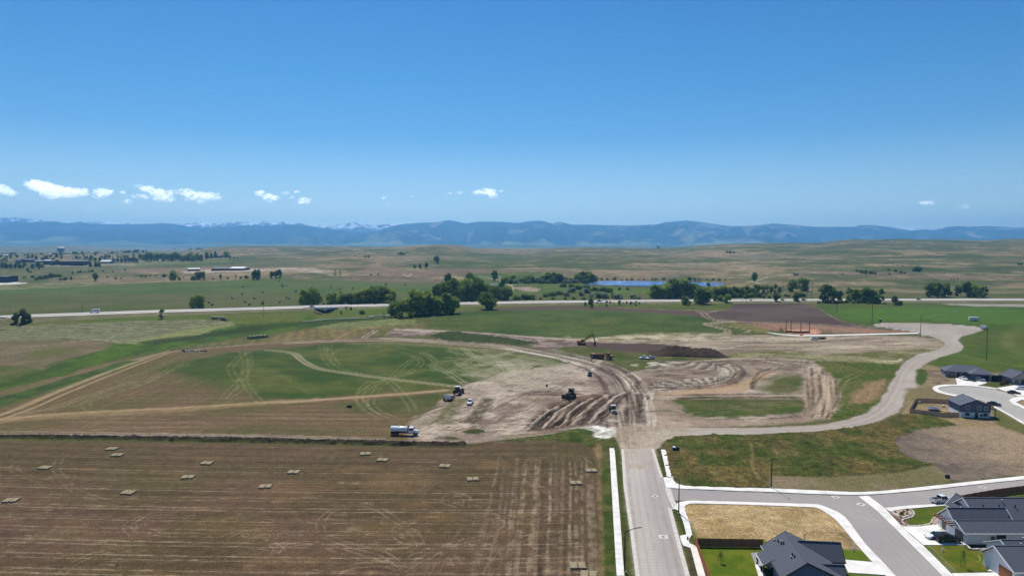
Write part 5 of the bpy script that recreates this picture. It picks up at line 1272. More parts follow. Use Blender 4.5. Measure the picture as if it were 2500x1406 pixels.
# house with the slate roof and blue gable at the bottom of the picture
h1 = empty('house', (52.55, 118.3, 0), R(-6), 'blue-grey house with dark slate gable roofs beside the fenced green lawn', 'house')
gable_block(h1, -4.1, 6.0, 0, 12.6, 3.0, 5.75, 'y', WALL_BL, ROOF_D, TRIM_D, oh=.5, ridge=-.1)
gable_block(h1, 2.0, 8.7, 7.6, 12.4, 3.1, 5.3, 'x', WALL_BL, ROOF_D, TRIM_D, oh=.5)
gable_block(h1, 3.0, 6.9, 1.3, 5.4, 2.7, 4.15, 'x', WALL_BL, ROOF_D, TRIM_D, oh=.45, ridge=2.9)
roof_slab((-6.1, 5.9, 2.05), (-6.1, 11.0, 2.05), (-3.9, 11.0, 3.42), (-3.9, 5.9, 3.42)).build('porch_roof', ROOF_D, h1)
fascia((-6.14, 5.9, 2.1), (-6.14, 11.0, 2.1), TRIM_W, h1)
fascia((-4.7, 11.1, 2.85), (-4.7, 13.1, 2.85), TRIM_W, h1)
for y in (6.1, 7.9, 10.7): MB().box(-5.95, -5.75, y-.1, y+.1, 0, 2.1).build('porch_post', TRIM_D, h1)
vents(h1, [(-2.4, 12.0, 4.35, 0), (-2.0, 11.0, 4.65, 1), (-1.6, 10.2, 4.9, 0), (-1.8, 9.7, 4.8, 1), (-1.5, 9.2, 5.0, 1), (-1.7, 3.6, 4.85, 0), (-1.3, 4.3, 5.1, 1), (-1.2, 3.3, 5.15, 1)])
MB().cyl((3.6, 12.9, 3.6), (3.6, 12.9, 5.6), .08, n=6).cyl((3.6, 12.9, 5.6), (3.6, 12.9, 5.72), .2, n=8).build('flue_pipe', VENT, h1)
window(h1, -4.1, 2.0, 1.6, 1.4, 1.2, 'x-'); window(h1, -4.1, 11.6, 1.6, 1.2, 1.1, 'x-'); window(h1, -1.8, 0, 1.7, 1.5, 1.3, 'y-'); window(h1, 2.2, 0, 1.7, 1.2, 1.3, 'y-')
door(h1, -4.1, 7.0, 1.8, 2.1, 'x-', GLASS, 'patio_door', panels=1)
door(h1, 8.7, 10.0, 4.2, 2.4, 'x+', DOOR_G, 'garage_door')
MB().box(-.12, .12, -.56, -.5, 5.75, 5.93).build('gable_finial_trim', TRIM_D, h1)
for sx in (-.4, .6): pass

# long white house with charcoal roofs
h2 = empty('house', (94.45, 138.7, 0), 0, 'long white house with charcoal roof, parked cars on its white driveway', 'house')
gable_block(h2, 6.4, 42, 5.2, 14.6, 2.9, 5.8, 'x', WALL_W, ROOF_D, TRIM_W, oh=.4, ridge=10.4)
gable_block(h2, 0, 12, 2.8, 9.0, 2.8, 5.3, 'x', WALL_W, ROOF_D, TRIM_W, oh=.35)
gable_block(h2, -.1, 30, .0, 6.2, 2.35, 3.75, 'x', WALL_W, ROOF_D, TRIM_W, oh=.35, ridge=2.9)
gable_block(h2, 5.4, 9.4, 11.2, 14.6, 2.9, 5.2, 'y', WALL_W, ROOF_D, TRIM_W, oh=.35)
window(h2, 7.4, 11.2, 3.7, .9, 1.1, 'y-', TRIM_D)
door(h2, -.1, 1.9, 2.6, 2.2, 'x-', DOOR_G, 'garage_door'); door(h2, 0, 6.2, 3.2, 2.2, 'x-', mat('garage_door_taupe', (126,120,108), var=.06), 'garage_door')
door(h2, 0, 8.2, .9, 2.1, 'x-', TRIM_W, 'door', panels=2)
window(h2, 7.4, 0, 1.55, 1.7, 1.5, 'y-', TRIM_D); window(h2, 16, 0, 1.55, 1.5, 1.2, 'y-', TRIM_D)
MB().box(5.3, 5.9, -.45, -.02, .4, 1.7).build('meter_box', DOOR_G, h2)
pg_m = mat('pergola_wood', (140,74,52), rough=.7, var=.12)
MB().box(-1.15, -1.0, 2.7, 8.9, 2.55, 2.72).build('pergola_beam', pg_m, h2)
for k in range(7):
    y = 3.0 + k * .95; MB().box(-1.3, -.02, y - .07, y + .07, 2.73, 2.9).build('pergola_rafter', pg_m, h2)
vents(h2, [(x, 8.0, 4.95, 1) for x in (9, 12.5, 16, 21)] + [(12, 4.4, 4.0, 1), (15.5, 4.0, 4.1, 1), (11.5, 13, 5.3, 1), (14, 9.2, 5.6, 0)])

# house cut by the bottom right corner
h3 = empty('house', (91.8, 120.9, 0), 0, 'white house with grey roof and brown garage door in the bottom right corner', 'house')
gable_block(h3, 3.2, 24, 4.0, 12.4, 2.8, 5.0, 'x', WALL_W, ROOF_D, TRIM_W, oh=.35)
gable_block(h3, 0, 12, .3, 8.6, 2.7, 5.1, 'x', WALL_W, ROOF_D, TRIM_W, oh=.45, ridge=5.4)
door(h3, 0, 2.6, 3.4, 2.3, 'x-', DOOR_B, 'garage_door')
window(h3, 3.2, 10.2, 1.7, 1.1, 1.5, 'x-', TRIM_D); window(h3, 4, .3, 1.6, 1.4, 1.2, 'y-', TRIM_D)
door(h3, 3.2, 8.9, .95, 2.1, 'x-', TRIM_W, 'door', panels=2)
vents(h3, [(6, 7.0, 4.6, 0), (8.5, 7.2, 4.6, 0), (11, 7.4, 4.5, 0), (9, 10.4, 4.3, 0), (12, 10.6, 4.2, 0), (5.4, 10.0, 4.1, 1)])
MB().box(2.0, 3.1, 8.2, 8.9, 0, 2.2).build('porch_post', pg_m, h3)

# split level blue house
h4 = empty('house', (162.7, 244.6, 0), R(-10), 'two-storey slate blue house with white basement and fenced back yard', 'house')
gable_block(h4, 0, 10.0, 0, 9.6, 4.3, 6.3, 'y', WALL_B2, ROOF_B, TRIM_D, oh=.45, z0=1.9)
MB().box(.08, 9.92, .08, 9.5, 0, 1.9).build('basement_wall', WALL_W, h4)
for x in (2.4, 6.1, 8.5): window(h4, x, 0, 3.5, 1.0, 1.15, 'y-')
for x in (2.4, 8.3): window(h4, x, .08, 1.15, 1.1, .8, 'y-', TRIM_D)
door(h4, 5.4, .08, 1.0, 1.85, 'y-', GLASS, 'door', panels=1)
MB().box(6.7, 7.2, -.3, .06, .5, 1.3).build('meter_box', DOOR_G, h4)
roof_slab((10.3, 1.2, 3.2), (10.3, 5.5, 3.2), (9.4, 5.5, 4.2), (9.4, 1.2, 4.2)).build('porch_roof', ROOF_B, h4)
roof_slab((10.2, .5, 3.3), (12.0, .5, 3.1), (12.0, 4.5, 3.1), (10.2, 4.5, 3.3), .15).build('porch_roof', TRIM_D, h4)
MB().box(11.7, 11.9, .6, .8, 0, 3.1).build('porch_post', TRIM_D, h4)
vents(h4, [(2.2, 5.0, 5.2, 0), (3.4, 3.6, 5.5, 1), (3.9, 3.9, 5.7, 0), (4.4, 6.0, 5.9, 0)])

# hip roofed grey house
def hip(parent, x0, x1, y0, y1, ze, zr, oh, roof, trim, inset=None):
    x0, x1, y0, y1 = x0-oh, x1+oh, y0-oh, y1+oh
    ins = inset or (y1 - y0) / 2; yr = (y0 + y1) / 2
    a, b, c, d = (x0,y0,ze),(x1,y0,ze),(x1,y1,ze),(x0,y1,ze); e, f = (x0+ins,yr,zr),(x1-ins,yr,zr)
    mb = MB().add([a,b,c,d,e,f,(x0,y0,ze-.22),(x1,y0,ze-.22),(x1,y1,ze-.22),(x0,y1,ze-.22)], [(0,1,5,4),(1,2,5),(2,3,4,5),(3,0,4),(6,9,8,7),(0,6,7,1),(1,7,8,2),(2,8,9,3),(3,9,6,0)])
    return mb.build('roof', roof, parent)
h5 = empty('house', (204.65, 318.15, 0), R(-20), 'single-storey grey house with dark hip roof at the cul-de-sac', 'house')
MB().box(0, 17.5, 2.5, 12, 0, 2.9).build('wall', WALL_G, h5)
MB().box(9.8, 17.3, -1.6, 2.5, 0, 2.9).build('wall', WALL_G, h5)
hip(h5, 0, 17.5, 2.5, 12, 2.9, 5.4, .5, ROOF_B, TRIM_D); hip(h5, 8.9, 18.1, -2.2, 6.5, 2.93, 4.9, .3, ROOF_B, TRIM_D)
door(h5, 13.6, -1.6, 5.4, 2.3, 'y-', TRIM_D, 'garage_door'); window(h5, 2.6, 2.5, 1.5, 1.9, 1.3, 'y-', TRIM_D); window(h5, 7.6, 2.5, 1.5, 1.6, 1.4, 'y-', TRIM_D)
door(h5, 5.2, 2.5, 1.2, 2.2, 'y-', TRIM_D, 'door', panels=2)
for x in (4.0, 6.4): MB().box(x-.2, x+.2, 1.7, 2.1, 0, 2.9).build('porch_post', WALL_T, h5)
for x in (10.1, 17.0): MB().box(x-.3, x+.3, -1.78, -1.62, 0, 2.85).build('pillar', WALL_T, h5)
MB().box(18.0, 19.8, 1.0, 1.4, 0, 1.8).build('side_gate', TRIM_D, h5)
h6 = empty('house', (223.8, 302.4, 0), R(-6), 'tan stone house with dark roof at the right edge by the cul-de-sac', 'house')
gable_block(h6, 0, 9.0, 0, 9, 2.9, 5.6, 'y', WALL_T, ROOF_D, TRIM_D, oh=.4)
gable_block(h6, 8, 18, 1.5, 9, 2.9, 5.2, 'x', WALL_T, ROOF_D, TRIM_D, oh=.4)
window(h6, 2.0, 0, 1.5, 1.1, 1.5, 'y-', TRIM_D); door(h6, 4.4, 0, 1.1, 2.3, 'y-', TRIM_D, 'door', panels=2); door(h6, 7.2, 0, 2.4, 2.3, 'y-', TRIM_D, 'garage_door')
MB().box(-3.2, -.3, 7.2, 9.2, 0, 2.6).build('side_shed', TRIM_D, h6)

# ------------------------------------------------------------------ fences
FW = mat('fence_wood_brown', (146,96,76), rough=.85, var=.16, scale=3, stretch=(3, 3, .4))
FW2 = mat('fence_wood_tan', (206,168,138), rough=.85, var=.12, scale=3, stretch=(3, 3, .4))
FWR = mat('fence_wood_red', (176,100,66), rough=.8, var=.12, scale=3, stretch=(3, 3, .4))
def fence(label, pts, h, m, world=False, step=2.4, cat='fence'):
    P = pts if world else gpl(pts)
    root = empty('wooden_fence', (P[0][0], P[0][1], T(*P[0])), 0, label, cat)
    for a, b in zip(P[:-1], P[1:]):
        L = math.hypot(b[0]-a[0], b[1]-a[1]); n = max(1, round(L / step)); ang = math.atan2(b[1]-a[1], b[0]-a[0])
        for k in range(n):
            x = a[0] + (b[0]-a[0]) * k / n - P[0][0]; y = a[1] + (b[1]-a[1]) * k / n - P[0][1]; w = L / n
            nb = max(3, int(w / .3)); mb = MB()
            for j in range(nb):
                dz = .03 * ((j * 7 + k * 3) % 3); dy = .012 * ((j + k) % 2)
                mb.box(w*j/nb + .06, w*(j+1)/nb + .045, dy, .03 + dy, .05, h - dz)
            mb.box(.05, w - .03, .045, .09, h*.25, h*.25 + .09).box(.05, w - .03, .045, .09, h*.8, h*.8 + .09)
            o = mb.build('panel', m, root); o.location = (x, y, 0); o.rotation_euler = (0, 0, ang)
            o = MB().box(-.06, .06, -.03, .09, 0, h + .08).build('post', m, root); o.location = (x, y, 0); o.rotation_euler = (0, 0, ang)
    return root
fence('dark brown board fence along the back of the green lawn beside the blue-grey house', [(1703,1334),(1862,1336)], 1.8, FW)
fence('reddish board fence running beside the sidewalk of the main street', [(1698,1328),(1712,1372),(1732,1420)], 1.8, FWR)
fence('low brown fence behind the long white house, along the upper street', [(2318,1231),(2362,1222),(2430,1210),(2520,1198)], 1.7, FW)
fence('tan board fence closing the back yard of the slate blue split-level house', [(2342,1018),(2300,1018),(2221,1009),(2236,983),(2262,983),(2320,986)], 1.8, FW2)
fence('brown fence section between the hip-roofed house and the right-edge house', [(2441,940),(2475,932)], 1.7, FW)

# ------------------------------------------------------------------ vehicles
TYRE = mat('tyre_rubber', (24,24,25), rough=.9, var=.1)
RIM = mat('rim_metal', (150,152,156), rough=.35, metal=.6, var=.05)
CARG = mat('car_glass', (16,19,24), rough=.08, var=.1, spec=.7)
HEADL = mat('headlight_glass', (225,228,232), rough=.15, var=.02)
TAILL = mat('taillight_red', (150,22,20), rough=.2, var=.05)
def paint(name, rgb): return mat('paint_' + name, rgb, rough=.28, var=.03, spec=.5, coat=.5)
def ring(x, w, z0, z1, r=.1):
    zm = z1 - r; return [(x, -w*.93, z0), (x, w*.93, z0), (x, w, z0 + (zm - z0)*.35), (x, w*.985, zm), (x, w*.9, z1), (x, -w*.9, z1), (x, -w*.985, zm), (x, -w, z0 + (zm - z0)*.35)]
def wheel(root, x, y, r, w=.22):
    o = MB().cyl((0, -w/2, 0), (0, w/2, 0), r, n=14).build('wheel', TYRE, root); o.location = (x, y, r)
    s_ = -1 if y < 0 else 1
    MB().cyl((0, s_*w/2, 0), (0, s_*(w/2 + .02), 0), r * .62, n=10).build('rim', RIM, o)
    return o
def car(kind, m, loc, rz, label, cat='car', name=None, group=None):
    root = empty(name or {'pickup': 'pickup_truck', 'suv': 'suv', 'sports': 'sports_car', 'sedan': 'parked_car'}[kind], loc, rz, label, cat, group)
    if kind == 'sedan':
        S = [(-2.3,.74,.38,.80),(-2.15,.86,.24,.92),(-1.3,.9,.22,.98),(.9,.9,.22,.95),(1.7,.87,.22,.84),(2.2,.78,.25,.70),(2.32,.6,.35,.6)]
        G = [(-1.75,.70,.93,.98),(-1.15,.70,.93,1.36),(.15,.69,.93,1.40),(.95,.70,.93,.98)]; Rf = (-1.05, .15, .62, 1.40); W = (1.38, -1.35, .33); L = 2.3
    elif kind == 'sports':
        S = [(-2.15,.7,.32,.82),(-2.0,.88,.2,.90),(-1.0,.9,.18,.86),(.7,.88,.18,.80),(1.6,.84,.2,.68),(2.15,.66,.26,.52)]
        G = [(-1.5,.68,.84,.88),(-.85,.66,.84,1.17),(-.1,.66,.84,1.2),(.75,.68,.78,.82)]; Rf = (-.8, -.1, .58, 1.2); W = (1.3, -1.25, .32); L = 2.12
    elif kind == 'suv':
        S = [(-2.45,.84,.42,1.0),(-2.4,.94,.3,1.08),(-1.3,.96,.28,1.10),(.95,.96,.28,1.10),(1.9,.93,.3,1.02),(2.4,.86,.34,.92),(2.48,.7,.42,.8)]
        G = [(-2.32,.80,1.06,1.12),(-2.1,.78,1.06,1.74),(.1,.77,1.06,1.78),(1.0,.80,1.06,1.14)]; Rf = (-2.08, .12, .72, 1.77); W = (1.5, -1.5, .4); L = 2.45
    elif kind == 'pickup':
        S = [(-2.75,.86,.5,1.02),(-2.7,.93,.42,1.10),(-.75,.94,.38,1.10),(1.0,.94,.34,1.10),(2.0,.93,.34,1.05),(2.65,.88,.36,.98),(2.75,.72,.42,.86)]
        G = [(-.82,.80,1.07,1.12),(-.70,.78,1.07,1.74),(.55,.77,1.07,1.78),(1.2,.80,1.07,1.14)]; Rf = (-.72, .58, .72, 1.77); W = (1.75, -1.75, .40); L = 2.7
    body = MB().lofty([ring(*q) for q in S])
    body.build('body', m, root, bevel=.0, smooth=False)
    gl = MB().lofty([[(x, -w, z0), (x, w, z0), (x, w*.9, z1), (x, -w*.9, z1)] for x, w, z0, z1 in G]).build('cabin_glass', CARG, root)
    x0, x1, w, z = Rf
    MB().box(x0, x1, -w, w, z - .01, z + .05).build('roof', m, root)
    for s_ in (-1, 1):
        mb = MB()
        for i in range(len(G) - 1):
            a, b = G[i], G[i+1]
            if i in (0, 2):
                mb.cyl((a[0], s_*a[1]*.97, a[3]), (b[0], s_*b[1]*.93, b[3]), .05, n=4)
        mb.cyl(((G[1][0]+G[2][0])/2, s_*G[1][1]*1.0, G[1][2]), ((G[1][0]+G[2][0])/2, s_*G[1][1]*.93, G[1][3]), .05, n=4)
        mb.build('pillar', m, root)
        MB().box(L-.12, L+.02, s_*.62-.16, s_*.62+.16, S[-2][3]-.22, S[-2][3]-.06).build('headlight', HEADL, root)
        MB().box(-L-.03, -L+.08, s_*.70-.11, s_*.70+.11, .70, .92).build('taillight', TAILL, root)
        MB().box(G[-1][0]-.35, G[-1][0]-.15, s_*(S[2][1]+.02)-.08, s_*(S[2][1]+.02)+.08, S[2][3]-.02, S[2][3]+.14).build('mirror', m, root)
        for wx in W[:2]: wheel(root, wx, s_ * (S[2][1] - .1), W[2])
    if kind == 'pickup':
        MB().box(-2.6, -.92, -.76, .76, 1.04, 1.112).build('truck_bed', mat('bed_liner', (20,20,22), var=.1), root)
        MB().box(-2.72, -.84, -.93, -.80, 1.10, 1.16).box(-2.72, -.84, .80, .93, 1.10, 1.16).box(-2.74, -2.64, -.8, .8, 1.10, 1.16).build('bed_rail', m, root)
    return root
def at(px, py, z=0.0):
    x, y = gp(px, py); return (x, y, T(x, y) + z)
def head(px0, py0, px1, py1):
    a = gp(px0, py0); b = gp(px1, py1); return math.atan2(b[1]-a[1], b[0]-a[0])
WH = paint('white', (236,238,240)); BK = paint('black', (20,21,24)); SV = paint('silver_blue', (146,158,176)); DG = paint('dark_grey', (58,60,66))
car('pickup', WH, at(2299,1226,.02), head(2280,1227,2330,1223), 'white pickup with open dark bed parked along the upper side street', 'pickup truck')
car('sports', WH, at(2283,1313,.13), head(2310,1311,2256,1315), 'low white sports car on the driveway of the long white house', 'car')
car('suv', BK, at(2313,1322,.13), head(2290,1321,2340,1321.5), 'black suv on the driveway of the long white house', 'suv')
car('sedan', WH, at(2353,927,.12), R(-88), 'white car on the driveway of the hip-roofed grey house', 'car')
car('sedan', BK, at(2371,930,.12), R(-80), 'black car between white and silver cars at the hip-roofed house', 'car')
car('suv', SV, at(2391,930,.12), R(-60), 'silver blue suv nearest the garage of the hip-roofed grey house', 'suv', name='suv')
car('sedan', BK, at(2427,989,.02), R(-45), 'black car parked in the cul-de-sac behind the slate blue house', 'car')
car('sedan', BK, at(2475,961,.02), R(-35), 'black car parked at the right-hand kerb of the cul-de-sac', 'car')
car('sedan', WH, at(2492,951,.12), R(172), 'white car on the driveway of the tan stone house', 'car')
car('pickup', WH, at(1148,986,.05), head(1152,980,1143,991), 'white pickup on the dirt below the tractor with pull scraper', 'pickup truck')
car('pickup', WH, at(1572,876,.03), head(1585,875,1560,877), 'left one of two white pickups parked on grass near the soil mound', 'pickup truck')
car('pickup', WH, at(1588,876.5,.03), head(1600,875,1575,878), 'right one of two white pickups parked on grass near the soil mound', 'pickup truck')
car('pickup', WH, at(1988,829,.03), R(186), 'white pickup hitched to a dark flat trailer below the ballpark walk', 'pickup truck')
car('pickup', paint('dark_green', (30,38,34)), at(1440,917,.05), R(80), 'dark pickup with pale canopy standing beside the haul road', 'pickup truck')
def box_trailer(px, py, rz, L, w, h, m, label, cat='trailer', zb=.55, name='trailer'):
    r = empty(name, at(px, py), rz, label, cat)
    MB().box(-L/2, L/2, -w/2, w/2, zb, zb + h).build('body', m, r)
    MB().cyl((L/2, 0, zb + .05), (L/2 + 1.2, 0, zb - .1), .06, n=6).build('drawbar', TYRE, r)
    for s_ in (-1, 1):
        for x in (-.9, .1): wheel(r, x, s_ * (w/2 + .05), .36, .2)
    return r
box_trailer(2006, 828, R(186), 5.0, 2.2, .8, mat('trailer_dark', (44,34,32), var=.1), 'dark low-sided flat trailer behind the white pickup at the ballpark')
t_ = box_trailer(2377, 783, R(160), 6.2, 2.4, 2.3, mat('trailer_white', (225,228,234), var=.03), 'white enclosed trailer on the green sports field')
MB().box(-3.12, -3.09, -.9, .9, .7, 2.6).build('rear_door', mat('trailer_door', (180,184,190), var=.04), t_)
t_ = box_trailer(2401, 804, R(100), 4.2, 2.2, 2.2, mat('trailer_grey_white', (196,202,208), var=.04), 'small pale trailer at the corner of the gravel parking area')
MB().box(-2.12, -2.09, -.8, .8, .7, 2.5).build('rear_door', mat('trailer_door', (180,184,190), var=.04), t_)
# hay trailer hitched to a dark truck near the highway
r = empty('hay_trailer', at(533, 780), R(-8), 'long flat trailer loaded with pale round bales near the highway', 'trailer')
MB().box(-5.5, 5.0, -1.2, 1.2, .8, 1.0).build('deck', mat('trailer_dark', (44,34,32), var=.1), r)
BALE = mat('bale_straw', (186,176,146), rough=.95, var=.14, scale=3); BALED = mat('bale_side', (104,92,70), rough=.95, var=.2, scale=4)
for k in range(6):
    MB().cyl((-4.9 + k * 1.75, -1.15, 1.75), (-4.9 + k * 1.75, 1.15, 1.75), .78, n=12).build('round_bale', BALE, r)
for x in (-3.4, -2.2): 
    for s_ in (-1, 1): wheel(r, x, s_ * 1.1, .42)
car('pickup', BK, at(547, 783, .03), R(-8), 'black pickup in front of the flat trailer with pale bales', 'pickup truck')
# highway traffic
def on_hwy(px, lane):
    k = int(np.argmin(np.abs(1250 + F * HP[:, 0] / HP[:, 1] - px))); return (HP[k][0] + hn[k][0]*lane, HP[k][1] + hn[k][1]*lane, HZ), math.atan2(he[k][1], he[k][0])
(p_, a_) = on_hwy(226, 5.5)
rv = empty('camper_van', p_, a_ + math.pi, 'white camper motorhome driving on the highway at the far left', 'motorhome')
MB().box(-3.4, 1.9, -1.2, 1.2, .7, 3.1).build('camper_body', WH, rv, bevel=.08)
MB().lofty([ring(1.7, 1.0, .6, 1.9), ring(2.6, 1.0, .5, 1.9), ring(3.0, .98, .5, 1.25), ring(3.8, .9, .5, 1.05)]).build('cab', WH, rv)
MB().box(1.92, 2.7, -1.02, 1.02, 1.25, 1.8).build('cab_glass', CARG, rv)
for q in (-2.4, -.6): MB().box(q, q + 1.0, -1.23, 1.23, 1.7, 2.3).build('side_window', CARG, rv)
for x in (2.6, -1.9):
    for s_ in (-1, 1): wheel(rv, x, s_ * 1.0, .42)
for px, lane, kind, m, lab in [(760, -5, 'sedan', BK, 'dark car on the highway just left of the bridge'), (1474, 8, 'sedan', WH, 'white car on the highway next to the tall pole'), (1461, -6, 'sedan', BK, 'dark car on the highway just behind the white one'),
                               (2087, -4, 'suv', BK, 'dark suv on the highway behind the shelterbelt trees'), (2233, -6, 'sedan', BK, 'dark car on the open highway right of the shelterbelt trees')]:
    (p_, a_) = on_hwy(px, lane)
    car(kind, m, p_, a_ + (math.pi if lane > 0 else 0), lab, 'car' if kind == 'sedan' else 'suv')

# ------------------------------------------------------------------ construction machines
YEL = mat('machine_yellow', (176,120,40), rough=.55, var=.14, scale=1.5, col2=(140,92,40)); YELD = mat('machine_dusty', (150,118,84), rough=.8, var=.15, scale=1.5)
STEEL = mat('machine_steel', (70,66,62), rough=.6, metal=.3, var=.15); RUST = mat('machine_rust', (112,68,44), rough=.8, var=.2, scale=2)
MBK = mat('machine_black', (30,30,32), rough=.6, var=.1); MGR = mat('machine_grey', (150,150,152), rough=.5, var=.08)
def track_unit(root, y, L=4.2, r=.5, w=.6):
    n = 8; P = []
    for k in range(n + 1): a = R(90 + 180 * k / n); P.append((-L/2 + r + r*math.cos(a), r + r*math.sin(a)))
    for k in range(n + 1): a = R(-90 + 180 * k / n); P.append((L/2 - r + r*math.cos(a), r + r*math.sin(a)))
    return MB().prism(P, y - w/2, y + w/2).build('crawler_track', MBK, root)
ex = empty('excavator', at(1420, 842), head(1415, 842, 1440, 843), 'yellow tracked excavator with raised bent arm beside the dirt strip', 'excavator')
ex.scale = (1.15,) * 3
for s_ in (-1, 1): track_unit(ex, s_ * 1.2)
MB().box(-2.4, 1.6, -1.4, 1.4, 1.15, 1.5).box(-2.5, -.4, -1.4, 1.4, 1.5, 2.4).build('house_body', YEL, ex, bevel=.06)
MB().box(-.3, 1.4, .3, 1.4, 1.5, 3.0).build('cab', YEL, ex, bevel=.05)
MB().box(-.1, 1.43, .25, 1.43, 2.0, 2.85).build('cab_glass', CARG, ex)
def beam(pts, w, h, name, m, root):
    mb = MB()
    for a, b in zip(pts[:-1], pts[1:]):
        a, b = Vector(a), Vector(b); e = (b - a).normalized(); s_ = Vector((0, 1, 0)); u = e.cross(s_).normalized()
        ha = h
        v = [p + s_*sy*w/2 + u*su*ha/2 for p in (a, b) for sy, su in ((-1,-1),(1,-1),(1,1),(-1,1))]
        mb.add(v, [(0,1,2,3),(7,6,5,4),(0,4,5,1),(1,5,6,2),(2,6,7,3),(3,7,4,0)])
    return mb.build(name, m, root)
beam([(1.0, -.2, 1.7), (3.4, -.2, 4.6), (6.4, -.2, 5.6)], .5, .6, 'boom', YEL, ex)
beam([(6.0, -.2, 6.6), (7.4, -.2, 1.9)], .4, .5, 'stick', YEL, ex)
MB().cyl((2.2, -.2, 3.7), (5.2, -.2, 6.1), .1, n=6).cyl((4.2, -.2, 6.0), (6.0, -.2, 6.6), .09, n=6).build('hydraulic_cylinder', STEEL, ex)
MB().lofty([[(7.0,-.8,1.9),(7.0,.5,1.9),(7.9,.5,2.0),(7.9,-.8,2.0)], [(6.6,-.8,1.0),(6.6,.5,1.0),(7.9,.5,.9),(7.9,-.8,.9)], [(6.9,-.8,.2),(6.9,.5,.2),(7.4,.5,.15),(7.4,-.8,.15)]]).build('bucket', STEEL, ex)
# wheel tractor scraper
ws = empty('wheel_scraper', at(1470, 876), head(1450, 873, 1495, 877), 'dusty yellow articulated wheel scraper on the haul road', 'scraper')
MB().box(-6.6, -4.0, -1.4, 1.4, .9, 2.6).build('rear_engine', YELD, ws, bevel=.08); MB().prism([(-4.2,.5),(.6,.4),(.8,2.4),(-.2,2.9),(-4.2,2.6)], -1.5, 1.5).build('scraper_bowl', RUST, ws)
beam([(.3,1.3,2.6),(2.2,.9,3.2),(3.4,.2,2.6)], .3, .4, 'gooseneck', YEL, ws); beam([(.3,-1.3,2.6),(2.2,-.9,3.2),(3.4,-.2,2.6)], .3, .4, 'gooseneck', YEL, ws)
MB().box(2.6, 6.4, -1.2, 1.2, 1.2, 2.5).build('tractor_hood', YEL, ws, bevel=.1); MB().box(2.9, 4.5, -.9, .9, 2.5, 3.7).build('cab', YELD, ws, bevel=.06); MB().box(2.86, 4.54, -.94, .94, 2.8, 3.5).build('cab_glass', CARG, ws)
MB().cyl((5.6,.5,2.5),(5.6,.5,3.7), .1, n=6).build('exhaust_stack', MBK, ws)
for x in (-5.2, 4.3):
    for s_ in (-1, 1): wheel(ws, x, s_ * 1.55, 1.0, .7)
# farm tractor pulling a scraper (dusty)
tr = empty('tractor', at(1119, 962), head(1100, 972, 1122, 955), 'white four-wheel tractor towing a pull scraper on the dirt track', 'tractor')
MB().box(-.4, 3.4, -.7, .7, 1.3, 2.3).build('hood', mat('tractor_white', (206,206,204), var=.06), tr, bevel=.08); MB().box(-2.0, -.4, -.95, .95, 1.3, 1.9).build('chassis', MBK, tr)
MB().box(-1.9, -.2, -.9, .9, 1.9, 3.4).build('cab_glass', CARG, tr); MB().box(-2.1, -.1, -1.0, 1.0, 3.4, 3.6).build('cab_roof', WH, tr)
MB().cyl((2.0,.4,2.3),(2.0,.4,3.3), .08, n=6).build('exhaust_stack', MBK, tr)
for x, rr in ((-1.5, 1.0), (2.3, 1.0)):
    for s_ in (-1, 1): wheel(tr, x, s_ * 1.35, rr, .8)
ps = empty('pull_scraper', at(1100, 975), head(1092, 975, 1110, 965), 'pale pull scraper hitched behind the white tractor', 'scraper')
MB().prism([(-3.0,.5),(1.2,.4),(1.3,1.9),(-3.0,2.1)], -1.4, 1.4).build('scraper_bowl', mat('scraper_tan', (170,148,128), var=.15), ps)
beam([(1.2,1.3,1.9),(3.4,.2,1.6),(5.2,.0,.9)], .25, .3, 'drawbar', RUST, ps); beam([(1.2,-1.3,1.9),(3.4,-.2,1.6)], .25, .3, 'drawbar', RUST, ps)
MB().box(-3.2,-3.0,-1.5,1.5,.9,2.6).build('tailgate', WH, ps)
for x in (-2.6,):
    for s_ in (-1, 1): wheel(ps, x, s_ * 1.6, .75, .5)
# dark crawler / wheel tractor ploughing ruts
dz = empty('bulldozer', at(1392, 971), head(1410, 963, 1380, 978), 'dark bulldozer working on the ripped diagonal ruts', 'bulldozer')
for s_ in (-1, 1): track_unit(dz, s_ * 1.3, 4.6, .65, .7)
MB().box(-.6, 3.0, -.7, .7, 1.2, 2.4).build('hood', MBK, dz, bevel=.08); MB().box(-2.4, -.6, -1.0, 1.0, 1.2, 2.0).build('rear_body', STEEL, dz)
MB().box(-2.2, -.5, -.9, .9, 2.0, 3.4).build('cab_glass', CARG, dz); MB().box(-2.4, -.3, -1.1, 1.1, 3.4, 3.6).build('cab_roof', MBK, dz)
MB().lofty([[(3.6,-2.2,.1),(3.6,2.2,.1),(3.9,2.2,.1),(3.9,-2.2,.1)], [(3.4,-2.2,1.2),(3.4,2.2,1.2),(3.6,2.2,1.2),(3.6,-2.2,1.2)], [(3.7,-2.2,2.0),(3.7,2.2,2.0),(3.85,2.2,2.0),(3.85,-2.2,2.0)]]).build('blade', STEEL, dz)
MB().cyl((1.8,0,2.4),(1.8,0,3.4), .1, n=6).build('exhaust_stack', MBK, dz)
MB().box(-3.6,-2.4,-1.3,1.3,.9,1.4).build('ripper_beam', RUST, dz)
for y in (-1,0,1): MB().box(-3.6,-3.3,y-.1,y+.1,.0,1.0).build('ripper_tooth', STEEL, dz)
rl = empty('soil_compactor', at(1496, 1005), head(1490, 995, 1500, 1008), 'white and black roller parked at the edge of the haul road', 'roller')
MB().box(-2.2, .4, -.8, .8, .9, 1.7).build('hood', MBK, rl, bevel=.08); MB().box(.3, 1.5, -.8, .8, 1.0, 2.6).build('cab_glass', CARG, rl); MB().box(.1, 1.6, -.95, .95, 2.6, 2.8).build('cab_roof', WH, rl)
